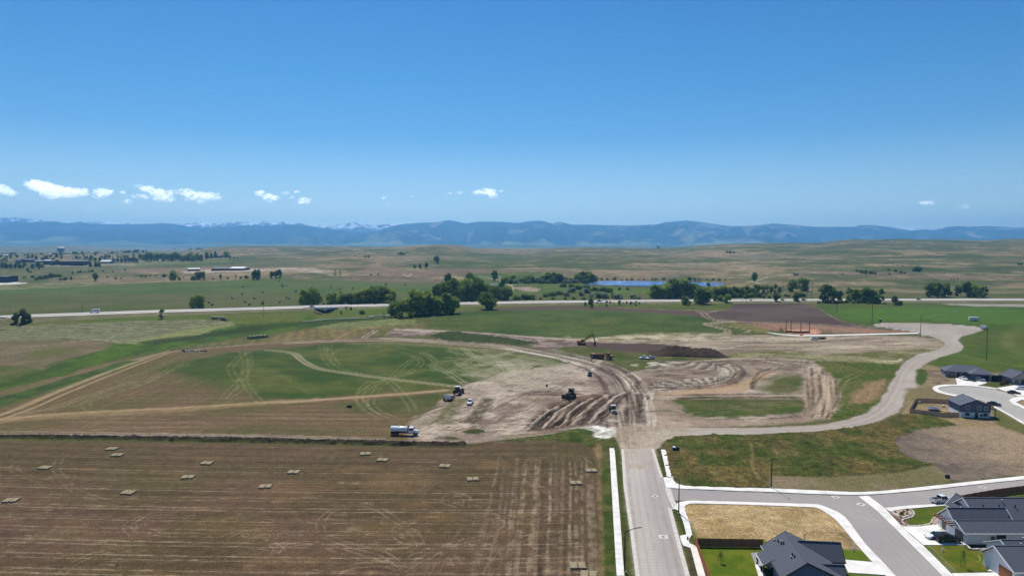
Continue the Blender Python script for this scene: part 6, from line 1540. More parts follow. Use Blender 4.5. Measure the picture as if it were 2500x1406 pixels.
MB().box(1.5, 3.6, -1.0, -.85, .6, 1.1).box(1.5, 3.6, .85, 1.0, .6, 1.1).build('drum_frame', WH, rl); MB().cyl((2.8, -.82, .75), (2.8, .82, .75), .75, n=16).build('drum', MGR, rl)
for s_ in (-1, 1): wheel(rl, -1.3, s_ * .9, .75, .5)
# water truck
wt = empty('water_truck', at(988, 1062), head(960, 1061, 1015, 1063), 'white water tanker truck parked on the brown field', 'truck')
P = [(.0 + 1.12 * math.cos(R(a)) , 0.95 * math.sin(R(a))) for a in range(0, 360, 24)]
MB().lofty([[(x, y * k, 2.05 + z * k) for y, z in P] for x, k in ((-4.6,.88),(-4.45,1.0),(1.0,1.0),(1.15,.88))]).build('tank', WH, wt, smooth=True)
MB().box(-4.6, 4.2, -.45, .45, .75, 1.05).build('chassis', MBK, wt); MB().box(-4.4, .9, -1.16, -1.06, .95, 1.25).box(-4.4, .9, 1.06, 1.16, .95, 1.25).build('side_skirt', MBK, wt)
MB().box(1.5, 3.0, -1.05, 1.05, 1.05, 2.8).build('cab', WH, wt, bevel=.08); MB().box(1.75, 3.04, -1.08, 1.08, 1.95, 2.6).build('cab_glass', CARG, wt)
MB().lofty([ring(2.9,.75,1.0,2.0),ring(4.2,.72,1.0,1.9),ring(4.5,.6,1.0,1.75)]).build('hood', WH, wt); MB().box(4.45, 4.6, -.9, .9, .6, .95).build('bumper', MGR, wt)
MB().cyl((1.3,.95,1.0),(1.3,.95,3.5), .08, n=6).cyl((1.3,-.95,1.0),(1.3,-.95,3.5), .08, n=6).build('exhaust_stack', MGR, wt)
MB().box(1.15, 1.3, -.6, .6, 1.2, 3.2).build('tank_ladder', MBK, wt); MB().cyl((-1.8,0,2.95),(-1.8,0,3.15), .35, n=10).build('tank_hatch', MGR, wt)
for x in (-3.9, -2.7, 3.6):
    for s_ in (-1, 1): wheel(wt, x, s_ * 1.0, .52, .35)
# small site items
sk = empty('fuel_tank', at(853, 994), R(5), 'small black container on the green patch below the main track', 'container')
MB().box(-.9, .9, -.6, .6, .1, .9).build('tank_body', MBK, sk, bevel=.06); MB().box(-.5, .5, -.4, .4, .9, 1.0).build('lid', STEEL, sk)
dr = empty('water_drum', at(1335, 943), 0, 'small rusty drum standing on the graded dirt', 'drum')
MB().cyl((0,0,0),(0,0,1.0), .45, n=12).build('drum_body', RUST, dr); MB().cyl((0,0,1.0),(0,0,1.06), .38, n=12).build('lid', STEEL, dr)
ub = empty('utility_cabinet', at(1650, 1101), R(8), 'dark green utility cabinet with white lid in the weeds beside the street end', 'utility box')
MB().box(-.9, .9, -.6, .6, 0, 1.3).build('cabinet', mat('cabinet_green', (34,44,40), var=.1), ub, bevel=.05); MB().box(-.95, -.2, -.65, .65, 1.3, 1.42).build('lid', WH, ub); MB().box(-.1,.5,-.9,-.7,.0,.35).build('step_plate', WH, ub)
for px, py, lab in [(2313,1166,'small dark utility pedestal on the dry verge near the upper street'), (2108,1288,None)]:
    if lab:
        o = empty('utility_pedestal', at(px, py), 0, lab, 'utility box'); MB().box(-.5,.5,-.35,.35,0,.8).build('cabinet', MBK, o, bevel=.04); MB().box(-.45,.45,-.3,.3,.8,.86).build('lid', STEEL, o)
def hydrant(px, py, lab, m):
    o = empty('fire_hydrant', at(px, py), 0, lab, 'hydrant'); MB().cyl((0,0,0),(0,0,.7), .14, n=10).sphere((0,0,.7), .15, 8, 4, 1, True).build('barrel', m, o)
    MB().cyl((-.26,0,.48),(.26,0,.48), .07, n=8).build('outlet', m, o)
hydrant(1679, 1318, 'dark hydrant on the kerb ramp beside the main street', MBK)
hydrant(2302, 1346, 'hydrant with white cap on the lawn south of the white driveway', WH)
hydrant(2084, 1344, 'hydrant with white cap at the end of the dry lot', WH)
# manhole collars in the roads
mhm = mat('manhole_concrete', (206,200,194), var=.05); mhc = mat('manhole_iron', (96,92,90), rough=.6, var=.1)
for px, py, w, rz, lab in [(1599.5,1211,.7,R(20),'pale manhole collar in the main street near the side street mouth'), (1619.5,1310,.95,R(-6),'large pale manhole collar in the lower main street'), (2040,1213,.85,R(10),'pale manhole collar in the side street, left one of two at the junction'),
                           (2102,1231,.9,R(40),'pale manhole collar at the bend beside the valley gutter'), (2399,1189.5,.75,R(10),'round pale manhole collar in the upper right street'), (1540,1110.5,.6,R(15),'pale manhole collar near the dirt end of the main street')]:
    o = empty('manhole', at(px, py, .02), rz, lab, 'manhole'); MB().box(-w,w,-w,w,-.1,.02).build('collar', mhm, o); MB().cyl((0,0,0),(0,0,.035), .36, n=14).build('cover', mhc, o)
# portable toilet
pt = empty('portable_toilet', at(2149, 786), 0, 'green portable toilet with white roof beside the gravel parking', 'portable toilet')
MB().box(-.6,.6,-.6,.6,0,2.1).build('cabin', mat('toilet_green', (46,72,50), var=.08), pt); MB().box(-.66,.66,-.66,.66,2.1,2.35).build('roof', WH, pt, bevel=.05); MB().box(-.4,.4,-.63,-.6,.1,1.95).build('door', mat('toilet_door', (60,92,66), var=.05), pt)

# ------------------------------------------------------------------ poles and lamps
PM = mat('lamp_post_black', (26,27,30), rough=.5, metal=.3, var=.05); PW = mat('pole_wood', (74,60,48), rough=.9, var=.12, stretch=(4, 4, .5)); PG = mat('pole_galvanised', (140,142,142), rough=.5, metal=.4, var=.05)
def street_lamp(px, py, h, ax, ay, lab):
    o = empty('street_lamp', at(px, py), math.atan2(ay, ax), lab, 'street lamp')
    MB().cyl((0,0,0),(0,0,.25), .28, n=10).build('base', CONC2, o)
    MB().cyl((0,0,.2),(0,0,h), .15, .09, n=8).build('pole', PM, o)
    L = math.hypot(ax, ay)
    MB().cyl((0,0,h-.1),(L*.55,0,h+.35), .08, n=6).cyl((L*.55,0,h+.35),(L,0,h+.45), .07, n=6).build('arm', PM, o)
    MB().lofty([[(L-.1,-.14,h+.38),(L-.1,.14,h+.38),(L-.1,.1,h+.5),(L-.1,-.1,h+.5)], [(L+.65,-.12,h+.4),(L+.65,.12,h+.4),(L+.65,.06,h+.48),(L+.65,-.06,h+.48)]]).build('lamp_head', PM, o)
street_lamp(1525, 1396, 7.9, 2.7, .8, 'black street lamp with arm over the road on the left verge of the main street')
street_lamp(1657, 1253, 7.9, -2.4, .9, 'black street lamp at the corner of the main street and the side street')
street_lamp(1883, 1191, 7.6, .4, -2.2, 'black street lamp on the north side of the side street')
def pole(px, py, htop, lab, name='utility_pole', m=PW, arm=0, r=.15, group=None, z=0, lean=0):
    x, y = gp(px, py); h = htop / ppm(y)
    o = empty(name, (x, y, T(x, y)), 0, lab, 'pole', group)
    MB().cyl((0,0,0),(lean*h,0,h), r, r*.7, n=8).build('shaft', m, o)
    if arm:
        MB().box(-arm/2, arm/2, -.07, .07, h-.9, h-.7).build('crossarm', m, o)
        for k in (-.45, 0, .45): MB().cyl((arm*k,0,h-.7),(arm*k,0,h-.45), .06, n=6).build('insulator', PG, o)
    else:
        MB().cyl((0,0,h),(0,0,h+.12), r*.8, n=8).build('cap', m, o)
    return o
pole(2043, 762, 51, 'tall dark pole at the left end of the green sports field', arm=0, r=.22)
pole(2129, 787, 45, 'tall dark pole left of the gravel parking area', r=.22)
pole(2247, 821, 53, 'tall dark pole at the lower edge of the gravel parking area', r=.2)
pole(2408, 878, 78, 'tall dark floodlight pole in grass right of the gravel parking', r=.18)
pole(2172, 806, 27, 'slim pale light pole on the gravel parking area', 'light_pole', PG, r=.12)
pole(1479, 733, 43, 'tall dark pole by the highway left of the saplings', r=.25)
pole(201, 761, 16, 'dark pole on the north side of the highway left of the camper', r=.2)
pole(25, 777, 27, 'thin pole at the far left in front of the highway', r=.1)
pole(644, 775, 29, 'dark pole in front of the highway between bales and bush', r=.16)
pole(395, 780, 6, 'short stub pole under the lone roadside tree', r=.2)
pole(831, 672, 13, 'right one of two dark gate posts on the far ranch road', r=.7)
pole(818, 673, 15, 'left one of two dark gate posts on the far ranch road', r=.7)
for k, (px, py, h, lab) in enumerate([(1970.5, 736, 44, 'left pole of the tall pair beside the shelterbelt'), (1982, 734, 44, 'right pole of the tall pair beside the shelterbelt')]): pole(px, py, h, lab, arm=2.6, r=.2)
for k, (px, lab) in enumerate([(1909, 'left'), (1912.5, 'middle'), (1917, 'right')]): pole(px, 713, 32, lab + ' pole of the three-pole power structure by the aspens', r=.18, m=PW)
pole(1218, 707, 26, 'dark pole beside the grey-roofed building behind the cottonwoods', r=.2)
pole(1577, 741, 12, 'short pole on the highway verge right of the saplings', r=.15)
pole(1966, 680, 44, 'very thin mast on the slope above the highway', 'mast', PG, r=.12)
# flood light heads
o = empty('floodlight_bank', at(2408, 872), 0, 'pale floodlight head near the top of the right-hand pole', 'floodlight')
x_, y_ = gp(2408, 878)
for i, o_ in enumerate([bpy.data.objects['floodlight_bank']]):
    o_.location = (x_ - .9, y_, T(x_, y_) + 78 / ppm(y_) + .2)
    MB().box(-.9, .5, -.2, .2, .0, .15).build('bracket', PG, o_)
    for k in (-.7, 0, .5): MB().box(k-.25, k+.25, -.35, .1, .15, .7).build('lamp', HEADL, o_)

# ------------------------------------------------------------------ ballpark
dark = mat('backstop_dark', (34,26,30), rough=.7, var=.1); red = mat('ballpark_red', (150,70,66), rough=.7, var=.12)
for px, py, h, lab in [(1919,808,27,'first dark backstop pole at the ballpark from the left'), (1931,808,26,'second dark backstop pole at the ballpark from the left'), (1955,812,28,'third dark backstop pole at the ballpark from the left'), (1976,813,28,'rightmost dark backstop pole at the ballpark')]:
    pole(px, py, h, lab, 'backstop_pole', dark, r=.28)
def low_wall(name, pts, h, m, lab, cat, t=.15, posts=0):
    P = gpl(pts); root = empty(name, (P[0][0], P[0][1], T(*P[0])), 0, lab, cat)
    for a, b in zip(P[:-1], P[1:]):
        L = math.hypot(b[0]-a[0], b[1]-a[1]); ang = math.atan2(b[1]-a[1], b[0]-a[0])
        if posts:
            n = max(1, int(L / posts))
            for k in range(n + 1):
                o = MB().cyl((L*k/n,0,0),(L*k/n,0,h), .09, n=6).build('post', m, root); o.location = (a[0]-P[0][0], a[1]-P[0][1], 0); o.rotation_euler = (0,0,ang)
            o = MB().box(0, L, -.06, .06, h-.12, h).box(0, L, -.05, .05, .25, .35).build('rail', m, root)
        else:
            o = MB().box(0, L, -t/2, t/2, 0, h).build('panel', m, root)
        o.location = (a[0]-P[0][0], a[1]-P[0][1], 0); o.rotation_euler = (0,0,ang)
    return root
low_wall('backstop_wall', [(1918,811),(1935,814),(1955,815),(1975,814)], 1.3, dark, 'low dark curved backstop wall behind home plate', 'wall')
low_wall('dugout_fence', [(1882,807),(1905,808),(1907,804)], 2.0, red, 'dark red dugout fence left of the backstop', 'fence', posts=1.8)
low_wall('dugout_fence', [(1996,814),(2030,814),(2030,809),(2000,808)], 2.0, red, 'red dugout fence with posts right of the backstop', 'fence', posts=1.8)
low_wall('outfield_fence', [(1823,793),(1850,797),(1882,805)], 1.5, dark, 'long thin dark fence running up left of the ballpark', 'fence', posts=4)
low_wall('outfield_fence', [(2030,797),(2120,801),(2180,806),(2240,812)], 1.3, PG, 'long thin fence on the right side of the ballpark', 'fence', posts=5)
o = empty('site_marker', at(1957, 819), 0, 'small orange and yellow equipment on the walk behind the backstop', 'equipment')
MB().box(-1.2,.6,-.5,.5,.1,.9).build('body', mat('safety_orange', (226,132,40), var=.08), o, bevel=.05); MB().cyl((.9,0,.0),(.9,0,.9), .3, .1, n=8).build('cone', mat('safety_orange2', (232,116,30), var=.05), o)
# soccer goals
gw = mat('goal_white', (222,226,228), rough=.5, var=.03)
def goal(px, py, w, h, rz, lab):
    o = empty('soccer_goal', at(px, py), rz, lab, 'soccer goal', 'soccer goals on the sports field')
    MB().cyl((-w/2,0,0),(-w/2,0,h), .09, n=6).build('upright', gw, o); MB().cyl((w/2,0,0),(w/2,0,h), .09, n=6).build('upright', gw, o)
    MB().cyl((-w/2,0,h),(w/2,0,h), .09, n=6).build('crossbar', gw, o)
    MB().cyl((-w/2,0,h),(-w/2,2,0), .06, n=5).cyl((w/2,0,h),(w/2,2,0), .06, n=5).cyl((-w/2,2,0),(w/2,2,0), .07, n=5).build('back_frame', gw, o)
for a in [(2280,776,7,2.4,R(-8),'white soccer goal on the sports field above the parking area'), (2299,787,8,2.4,R(-4),'nearest white soccer goal at the edge of the parking area'), (2333,766,7.3,2.4,0,'white soccer goal in the middle of the sports field'),
          (2249,752,7.3,2.4,0,'white soccer goal near the highway verge'), (2049,752,4,2,R(20),'small white goal frame at the left end of the sports field'), (2150,751,4,2,R(20),'small white goal frame below the shelterbelt trees'), (2221,778,2.4,1.4,R(10),'tiny white goal on the sports field left of the others')]: goal(*a)

# ------------------------------------------------------------------ bales
HB = mat('hay_bale', (166,150,118), rough=.95, var=.16, scale=4, bump=.4)
def bundle(px, py, lab, proto=[None]):
    x, y = gp(px, py)
    if proto[0] is None:
        r = empty('bale_bundle', (x, y, 0), 0, lab, 'hay bales', 'flat bundles of hay bales on the mown field')
        me = MB().box(-.92, .92, -.31, .31, 0, .48).mesh('bale', HB, bevel=.04)
        for i in range(2):
            for j in range(5):
                b = link('bale', me, r); b.scale = (.78, .68, .9); b.location = (-.80 + i * 1.6 + .1 * math.sin(j * 3.1 + i), -.95 + j * .475, .0)
                b.rotation_euler = (0, 0, .03 * math.sin(j * 2 + i))
        proto[0] = r; return r
    return copy_tree(proto[0], (x, y, 0), 0.14 * math.sin(px * 1.7), lab)
for px, py, lab in [(273,1097,'northernmost hay bundle at the left, nearest the soil berm'),(286,1112,'hay bundle just below the northernmost left one'),(110,1143,'hay bundle with a curved tyre track to its left'),(27,1223,'hay bundle at the left edge of the mown field'),
    (313,1204,'hay bundle in the left middle of the mown field'),(505,1132,'hay bundle above the pair at centre left'),(459,1166,'hay bundle below and left of the centre-left one'),(717,1154,'hay bundle in the centre of the mown field'),(648,1189,'lowest hay bundle of the centre group'),
    (892,1109,'hay bundle right below the parked water truck'),(934,1124,'second hay bundle below the water truck'),(1086,1139,'hay bundle at centre right of the mown field'),(1154,1171,'hay bundle right of centre with a bale out of line'),
    (1406,1180,'hay bundle in the vertical swaths, left of the edge row'),(1443,1150,'hay bundle at the right edge of the mown field'),(1410,1383,'large near hay bundle at the bottom right of the mown field'),(1437,1404,'nearest hay bundle touching the bottom beside the verge')]:
    b = bundle(px, py, lab)
RB = None
def round_bale(px, py, k, lab, grp):
    global RB
    x, y = gp(px, py); z = T(x, y)
    if RB is None:
        RB = MB().cyl((0,-.7,.8),(0,.7,.8), .85, n=12).mesh('round_bale', mat('round_bale_straw', (150,146,110), rough=.95, var=.15, scale=2))
    o = link('round_bale', RB); o.location = (x, y, z); o.rotation_euler = (0, 0, k * 1.3); o.scale = (1.25,) * 3
    tag(o, lab, 'hay bale', grp)
gb = 'round bales scattered on the green field beyond the highway'
for k, (px, py) in enumerate(sorted([(510,740),(517.6,746),(567,729),(590.7,719),(593,702),(599,738.8),(608.8,745),(621,730),(640.6,714.8),(642,738.8),(683,739),(699,728),(706,730.7),(722,713),(687,698),(690,697),(699,699),(690.6,701),(682,687),(808,701),(830,707),(861,706),(831.6,716),(942,693),(942.5,697),(946,705.5),(990,696.6)])):
    round_bale(px, py, k, 'round hay bale on the green field beyond the highway, %d%s from left' % (k+1, {1:'st',2:'nd',3:'rd',21:'st',22:'nd',23:'rd'}.get(k+1,'th')), gb)
for k in range(9):
    t = k / 8; round_bale(608 + t * 42, 827.5 - t * 4 + (k % 2) * .6, k, 'round bale in the tight row beside the haul road, %d%s from left' % (k+1, {1:'st',2:'nd',3:'rd'}.get(k+1,'th')), 'row of round bales beside the haul road')
# debris heap
deb = empty('rubble_heap', at(474, 858), 0, 'heap of white and dark rubble beside the dirt road at the left', 'rubble')
dm = [mat('rubble_white', (226,228,230), var=.05), mat('rubble_dark', (60,56,54), var=.2), mat('rubble_grey', (150,148,146), var=.1)]
rr_ = random.Random(5)
for k in range(26):
    x, y = rr_.uniform(-7, 7), rr_.uniform(-2, 2); s_ = rr_.uniform(.4, 1.1)
    v = [(x + s_*math.cos(a)*rr_.uniform(.6,1.2), y + s_*math.sin(a)*rr_.uniform(.6,1.2), 0) for a in (0,1.2,2.4,3.6,4.9)]
    tp = [(a*.6 + x*.4, b*.6 + y*.4, s_*rr_.uniform(.6, 1.1)) for a, b, c in v]
    MB().add(v + tp, [(i, (i+1)%5, 5+(i+1)%5, 5+i) for i in range(5)] + [(5,6,7,8,9)]).build('rubble_piece', dm[k % 3], deb)
# soil mound
def mound():
    A = gpl([(1590,862),(1640,858),(1700,858),(1755,864),(1770,868),(1700,870),(1620,868)])
    x0, y0 = gp(1585, 864); x1, y1 = gp(1775, 869); cx, cy_ = (x0+x1)/2, (y0+y1)/2
    n, m = 90, 36; us = np.linspace(-1, 1, n); vs_ = np.linspace(-1, 1, m); U, V = np.meshgrid(us, vs_)
    Lx = (x1-x0)/2; X = cx + U * Lx; Y = cy_ + U * (y1-y0)/2 + V * 9.5 + 2
    prof = np.interp(U, [-1,-.8,-.62,-.45,-.2,.1,.4,.6,.75,.9,1], [0,.30,.62,1.0,.88,.80,.78,.74,.5,.2,0])
    Z = 5.0 * prof * np.clip(1 - np.abs(V) ** 1.3, 0, 1) ** .8 + 1.3 * (fbm(X/2.4, Y/2.4, 88, 4)) * np.clip(prof*2, 0, 1) * np.clip(1.1-np.abs(V), 0, 1)
    Z = np.where((np.abs(V) > .999) | (np.abs(U) > .999), -.5, Z) + 0
    P = np.stack([X, Y, Z + terrain(X, Y)], -1).reshape(-1, 3); idx = np.arange(n*m).reshape(m, n)
    q = np.stack([idx[:-1,:-1], idx[:-1,1:], idx[1:,1:], idx[1:,:-1]], -1).reshape(-1, 4)
    c = lin((72,56,46))[None] * (1 + .35 * fbm(P[:,0]/1.6, P[:,1]/1.6, 90, 3))[:, None] * .85
    o = link('soil_mound', grid_mesh('soil_mound', P, q, np.clip(c, .005, 1), GM[G_BERM], smooth=False))
    tag(o, 'long dark brown mound of excavated soil behind the pickups', 'soil mound')
mound()
# yard items
tm = empty('trampoline', at(2279, 1001), 0, 'round trampoline with blue mat in the fenced back yard', 'trampoline')
MB().cyl((0,0,.78),(0,0,.82), 1.9, n=20).build('mat', mat('trampoline_blue', (70,78,112), var=.06), tm)
mb = MB()
for k in range(20):
    a, b = R(k*18), R(k*18+18); mb.cyl((2.05*math.cos(a),2.05*math.sin(a),.82),(2.05*math.cos(b),2.05*math.sin(b),.82), .14, n=5)
mb.build('rim_pad', mat('trampoline_pad', (176,178,190), var=.05), tm)
for k in range(6): MB().cyl((1.95*math.cos(R(k*60)),1.95*math.sin(R(k*60)),0),(1.95*math.cos(R(k*60)),1.95*math.sin(R(k*60)),.8), .05, n=5).build('leg', PG, tm)
pm_ = mat('plank_pine', (196,172,128), var=.12); o = empty('plank_pile', at(2302, 1002), R(-50), 'pile of light planks in the fenced back yard', 'lumber')
for k in range(5): b = MB().box(-1.6, 1.6, -.12+k*.26-.6, .1+k*.26-.6, .02, .12).build('plank', pm_, o); b.rotation_euler = (0,0,.04*(k%3))
o = empty('yard_grill', at(2245, 985), 0, 'white and red barbecue in the far corner of the fenced yard', 'barbecue'); MB().cyl((0,0,.5),(0,0,.9), .35, n=10).build('kettle', WH, o); 
for a in (0,2.1,4.2): MB().cyl((.3*math.cos(a),.3*math.sin(a),0),(.2*math.cos(a),.2*math.sin(a),.55), .04, n=5).build('leg', MBK, o)
o = empty('storage_tub', at(2303, 993), 0, 'white storage tub near the house wall in the fenced yard', 'tub'); MB().box(-.5,.5,-.35,.35,0,.6).build('tub_body', WH, o, bevel=.05); MB().box(-.54,.54,-.38,.38,.6,.68).build('lid', WH, o)
# landscaped corner bed and border stones
wst = mat('border_stone', (222,214,196), rough=.9, var=.12, scale=3); gst = mat('garden_gravel', (176,150,136), var=.15, scale=3)
struct(slab('planting_bed', [(2171,1248),(2180,1244),(2200,1243),(2222,1245),(2230,1253),(2228,1260),(2215,1268),(2196,1264),(2180,1256)], .06, gst))
struct(slab('planting_bed', [(2276,1278),(2279,1266),(2290,1262),(2300,1264),(2302,1278)], .06, gst))
struct(slab('planting_bed', [(2182,1262),(2204,1272),(2210,1284),(2203,1284.5),(2192,1274)], .055, mat('bark_mulch', (104,74,64), var=.25, scale=4)))
struct(slab('garden_gravel_bed', [(1833,1350),(1850,1348),(1868,1352),(1860,1377),(1843,1377)], .06, mat('grey_gravel', (150,146,142), var=.15, scale=3)))
def border(pts, lab, n=26, s_=.28, m=wst):
    P = catmull(gpl(pts), 8); L = np.concatenate([[0], np.cumsum(np.linalg.norm(np.diff(P, axis=0), axis=1))])
    root = empty('stone_border', (P[0][0], P[0][1], 0), 0, lab, 'garden border')
    me = MB().sphere((0,0,.08), s_, 7, 4, .7).mesh('stone', m)
    for k in range(n):
        t = k / (n-1) * L[-1]; o = link('stone', me, root); o.location = (np.interp(t, L, P[:,0]) - P[0][0], np.interp(t, L, P[:,1]) - P[0][1], .05); o.rotation_euler = (0,0,k*1.7); o.scale = (1+.3*math.sin(k*5), 1, 1+.2*math.sin(k*3))
border([(2222,1243),(2230,1249),(2232,1257),(2226,1263),(2212,1267),(2204,1270),(2205,1277),(2218,1283),(2240,1284),(2262,1281),(2274,1276),(2277,1268),(2285,1263),(2298,1261)], 'white curving stone edging between the corner bed and lawn', 64, .22)
border([(2178,1250),(2190,1258),(2200,1263),(2212,1262),(2224,1256)], 'rough row of pale boulders inside the corner planting bed', 16, .34)
border([(2361,1331),(2370,1340),(2388,1341),(2404,1341)], 'pale stones edging the dark bed beside the long white house', 14, .25)
pv_ = mat('paver_buff', (206,190,164), var=.08)
ro = empty('stepping_stones', at(2202, 1284), 0); struct(ro)
x0, y0 = gp(2206, 1283.5); x1, y1 = gp(2292, 1280)
for k in range(8):
    t = k / 7; b = MB().box(-.42, .42, -.24, .24, 0, .12).build('stepping_stone', pv_, ro); b.location = (x0 + (x1-x0)*t - ro.location.x, y0 + (y1-y0)*t - .3*math.sin(t*3) - ro.location.y, 0.03); b.rotation_euler = (0,0,.1*math.sin(k))
hose = MB(); hp = catmull(gpl([(2384,1374),(2392,1369),(2393,1362),(2388,1356),(2398,1352)]), 5)
for a, b in zip(hp[:-1], hp[1:]): hose.cyl((a[0],a[1],.06),(b[0],b[1],.06), .06, n=5, caps=False)
tag(hose.build('garden_hose', mat('hose_yellow', (190,190,96), var=.05)), 'yellow hose curling across the lawn of the corner house', 'hose')

# ------------------------------------------------------------------ far buildings
BR = mat('brick_brown', (84,62,60), var=.12, scale=.3); RG = mat('far_roof_grey', (104,100,108), var=.06, scale=.2); RW = mat('far_roof_white', (230,232,236), var=.03); DW = mat('far_dark_wall', (40,40,50), var=.08); TANW = mat('far_tan_wall', (150,140,124), var=.06)
def far_building(px, py, wpx, h, depth, wall, roof, lab, rise=2.5, nwin=0, rz=0, cat='building', hiproof=False):
    x, y = gp(px, py); w = wpx / ppm(y); o = empty('far_building', (x, y, T(x, y) - .3), rz, lab, cat)
    MB().box(-w/2, w/2, 0, depth, 0, h).build('wall', wall, o)
    MB().add([(-w/2-.5,-.5,h),(w/2+.5,-.5,h),(w/2+.5,depth+.5,h),(-w/2-.5,depth+.5,h),(-w/2+(w*.15 if hiproof else -.5),depth/2,h+rise),(w/2-(w*.15 if hiproof else -.5),depth/2,h+rise)], [(0,1,5,4),(1,2,5),(2,3,4,5),(3,0,4),(0,3,2,1)]).build('roof', roof, o)
    for k in range(nwin):
        xx = -w/2 + w * (k + .5) / nwin; MB().box(xx - w/nwin*.25, xx + w/nwin*.25, -.12, -.02, h*.35, h*.7).build('window', CARG, o)
    return o
far_building(175, 648, 58, 9, 22, BR, RG, 'long dark brick building with low grey roof below the water tower', 2.5, 8, hiproof=True)
far_building(128, 648, 12, 9.5, 16, BR, RG, 'tall brick end block left of the long brick building', 3, 2)
far_building(113, 646, 16, 10, 18, BR, RW, 'dark brick block with small pale roof lights', 1.5, 3)
far_building(92, 641, 18, 5, 14, TANW, RW, 'low pale annex between the two brick buildings', .8, 3)
far_building(66, 640, 30, 6, 20, BR, RG, 'brown building with broad grey roof at the left edge of town', 4, 4)
far_building(44, 641, 12, 6, 16, BR, RG, 'small brown house left of the broad grey roof', 4, 2)
far_building(257, 643, 24, 4.5, 16, DW, RW, 'dark barn with bright white roof among the town trees', 4.5, 4)
far_building(8, 690, 20, 9, 22, mat('navy_shed', (44,52,66), var=.05), RG, 'dark navy metal shed cut by the left edge', 1.0, 2)
far_building(474, 661, 26, 3.5, 30, mat('shed_brown_wall', (96,78,64), var=.1), RW, 'long low shed with white roof, left of the wide barn', 1.2, 0, rz=R(28))
far_building(537, 661, 42, 4.2, 34, mat('shed_brown_wall', (96,78,64), var=.1), mat('far_roof_taupe', (112,106,100), var=.05), 'wide low barn with taupe roof on the dirt yard', 2.6, 5)
far_building(577, 660.5, 34, 4.2, 32, mat('shed_brown_wall', (96,78,64), var=.1), RW, 'low barn with white roof joined to the right of the taupe one', 2.4, 4)
far_building(448, 634, 14, 4, 12, BR, RG, 'brown farmhouse tucked into the far grove', 3, 3)
far_building(530, 629, 20, 5, 14, BR, RG, 'brown farmhouse with grey roof and pale chimneys by the hilltop trees', 3.5, 4)
far_building(1204, 703, 17, 3.6, 10, mat('tan_stucco', (150,126,96), var=.06), RG, 'small tan building with grey roof behind the cottonwood grove', 2.2, 3)
far_building(1945, 672, 9, 3.0, 8, TANW, RG, 'small grey shed alone on the slope right of the lake', 1.0, 2)
far_building(12, 626, 14, 4, 10, BR, RW, 'white-roofed house at the far left of town', 1.5, 2)
for k, (px, py) in enumerate([(60,624),(121,622),(158,620),(188,620),(217,617),(225,617.5),(268,619)]):
    far_building(px, py, 6, 3.5, 9, TANW, RW if k % 2 else RG, 'tiny pale house on the far skyline of town, %s from left' % ['1st','2nd','3rd','4th','5th','6th','7th'][k], 1.5, 1, cat='house')['group'] = 'tiny houses on the far skyline of town'
# water tower
x, y = gp(149, 622.5); wtw = empty('water_tower', (x, y, T(x, y)), 0, 'blue water tower with white dome above the town', 'water tower'); s_ = 1 / ppm(y)
bl = mat('tower_blue', (108,150,176), rough=.5, var=.05)
MB().cyl((0,0,10*s_),(0,0,16.5*s_), 8.0*s_, n=20).build('tank', bl, wtw); MB().cyl((0,0,6*s_),(0,0,10*s_), 3*s_, 8.0*s_, n=20).build('tank_cone', bl, wtw)
MB().sphere((0,0,16.5*s_), 8.2*s_, 20, 5, .35, True).build('dome', RW, wtw, smooth=True); MB().cyl((0,0,0),(0,0,6.2*s_), 3.2*s_, n=14).build('stem', bl, wtw)
MB().cyl((0,0,15.6*s_),(0,0,16.0*s_), 8.5*s_, n=20).build('catwalk', RW, wtw)

# ------------------------------------------------------------------ trees
def foliage_mat(name, a, b_):
    m, nt, b = nm(name); N = nt.nodes; K = nt.links
    tc = N.new('ShaderNodeTexCoord'); oi = N.new('ShaderNodeObjectInfo')
    n1 = N.new('ShaderNodeTexNoise'); n1.inputs['Scale'].default_value = .45; n1.inputs['Detail'].default_value = 3; K.new(tc.outputs['Object'], n1.inputs['Vector'])
    ad = N.new('ShaderNodeMath'); ad.operation = 'MULTIPLY_ADD'; K.new(oi.outputs['Random'], ad.inputs[0]); ad.inputs[1].default_value = .38; K.new(n1.outputs[0], ad.inputs[2])
    cr = N.new('ShaderNodeValToRGB'); cr.color_ramp.elements[0].position = .35; cr.color_ramp.elements[1].position = .95; cr.color_ramp.elements[0].color = L4(a); cr.color_ramp.elements[1].color = L4(b_)
    K.new(ad.outputs[0], cr.inputs[0]); K.new(cr.outputs[0], b.inputs['Base Color']); b.inputs['Roughness'].default_value = .75; b.inputs['Specular IOR Level'].default_value = .15
    tr = N.new('ShaderNodeBsdfTranslucent'); K.new(cr.outputs[0], tr.inputs['Color']); mx = N.new('ShaderNodeMixShader'); mx.inputs[0].default_value = .42
    K.new(b.outputs[0], mx.inputs[1]); K.new(tr.outputs[0], mx.inputs[2]); K.new(mx.outputs[0], nt.nodes['Material Output'].inputs['Surface'])
    return m
LEAF = foliage_mat('cottonwood_leaves', (92,112,38), (162,178,80)); LEAFD = foliage_mat('dark_leaves', (74,96,38), (128,148,66)); LEAFS = foliage_mat('silver_leaves', (110,124,92), (164,172,140)); BARK = mat('bark', (92,80,66), rough=.95, var=.2, stretch=(4,4,.6))
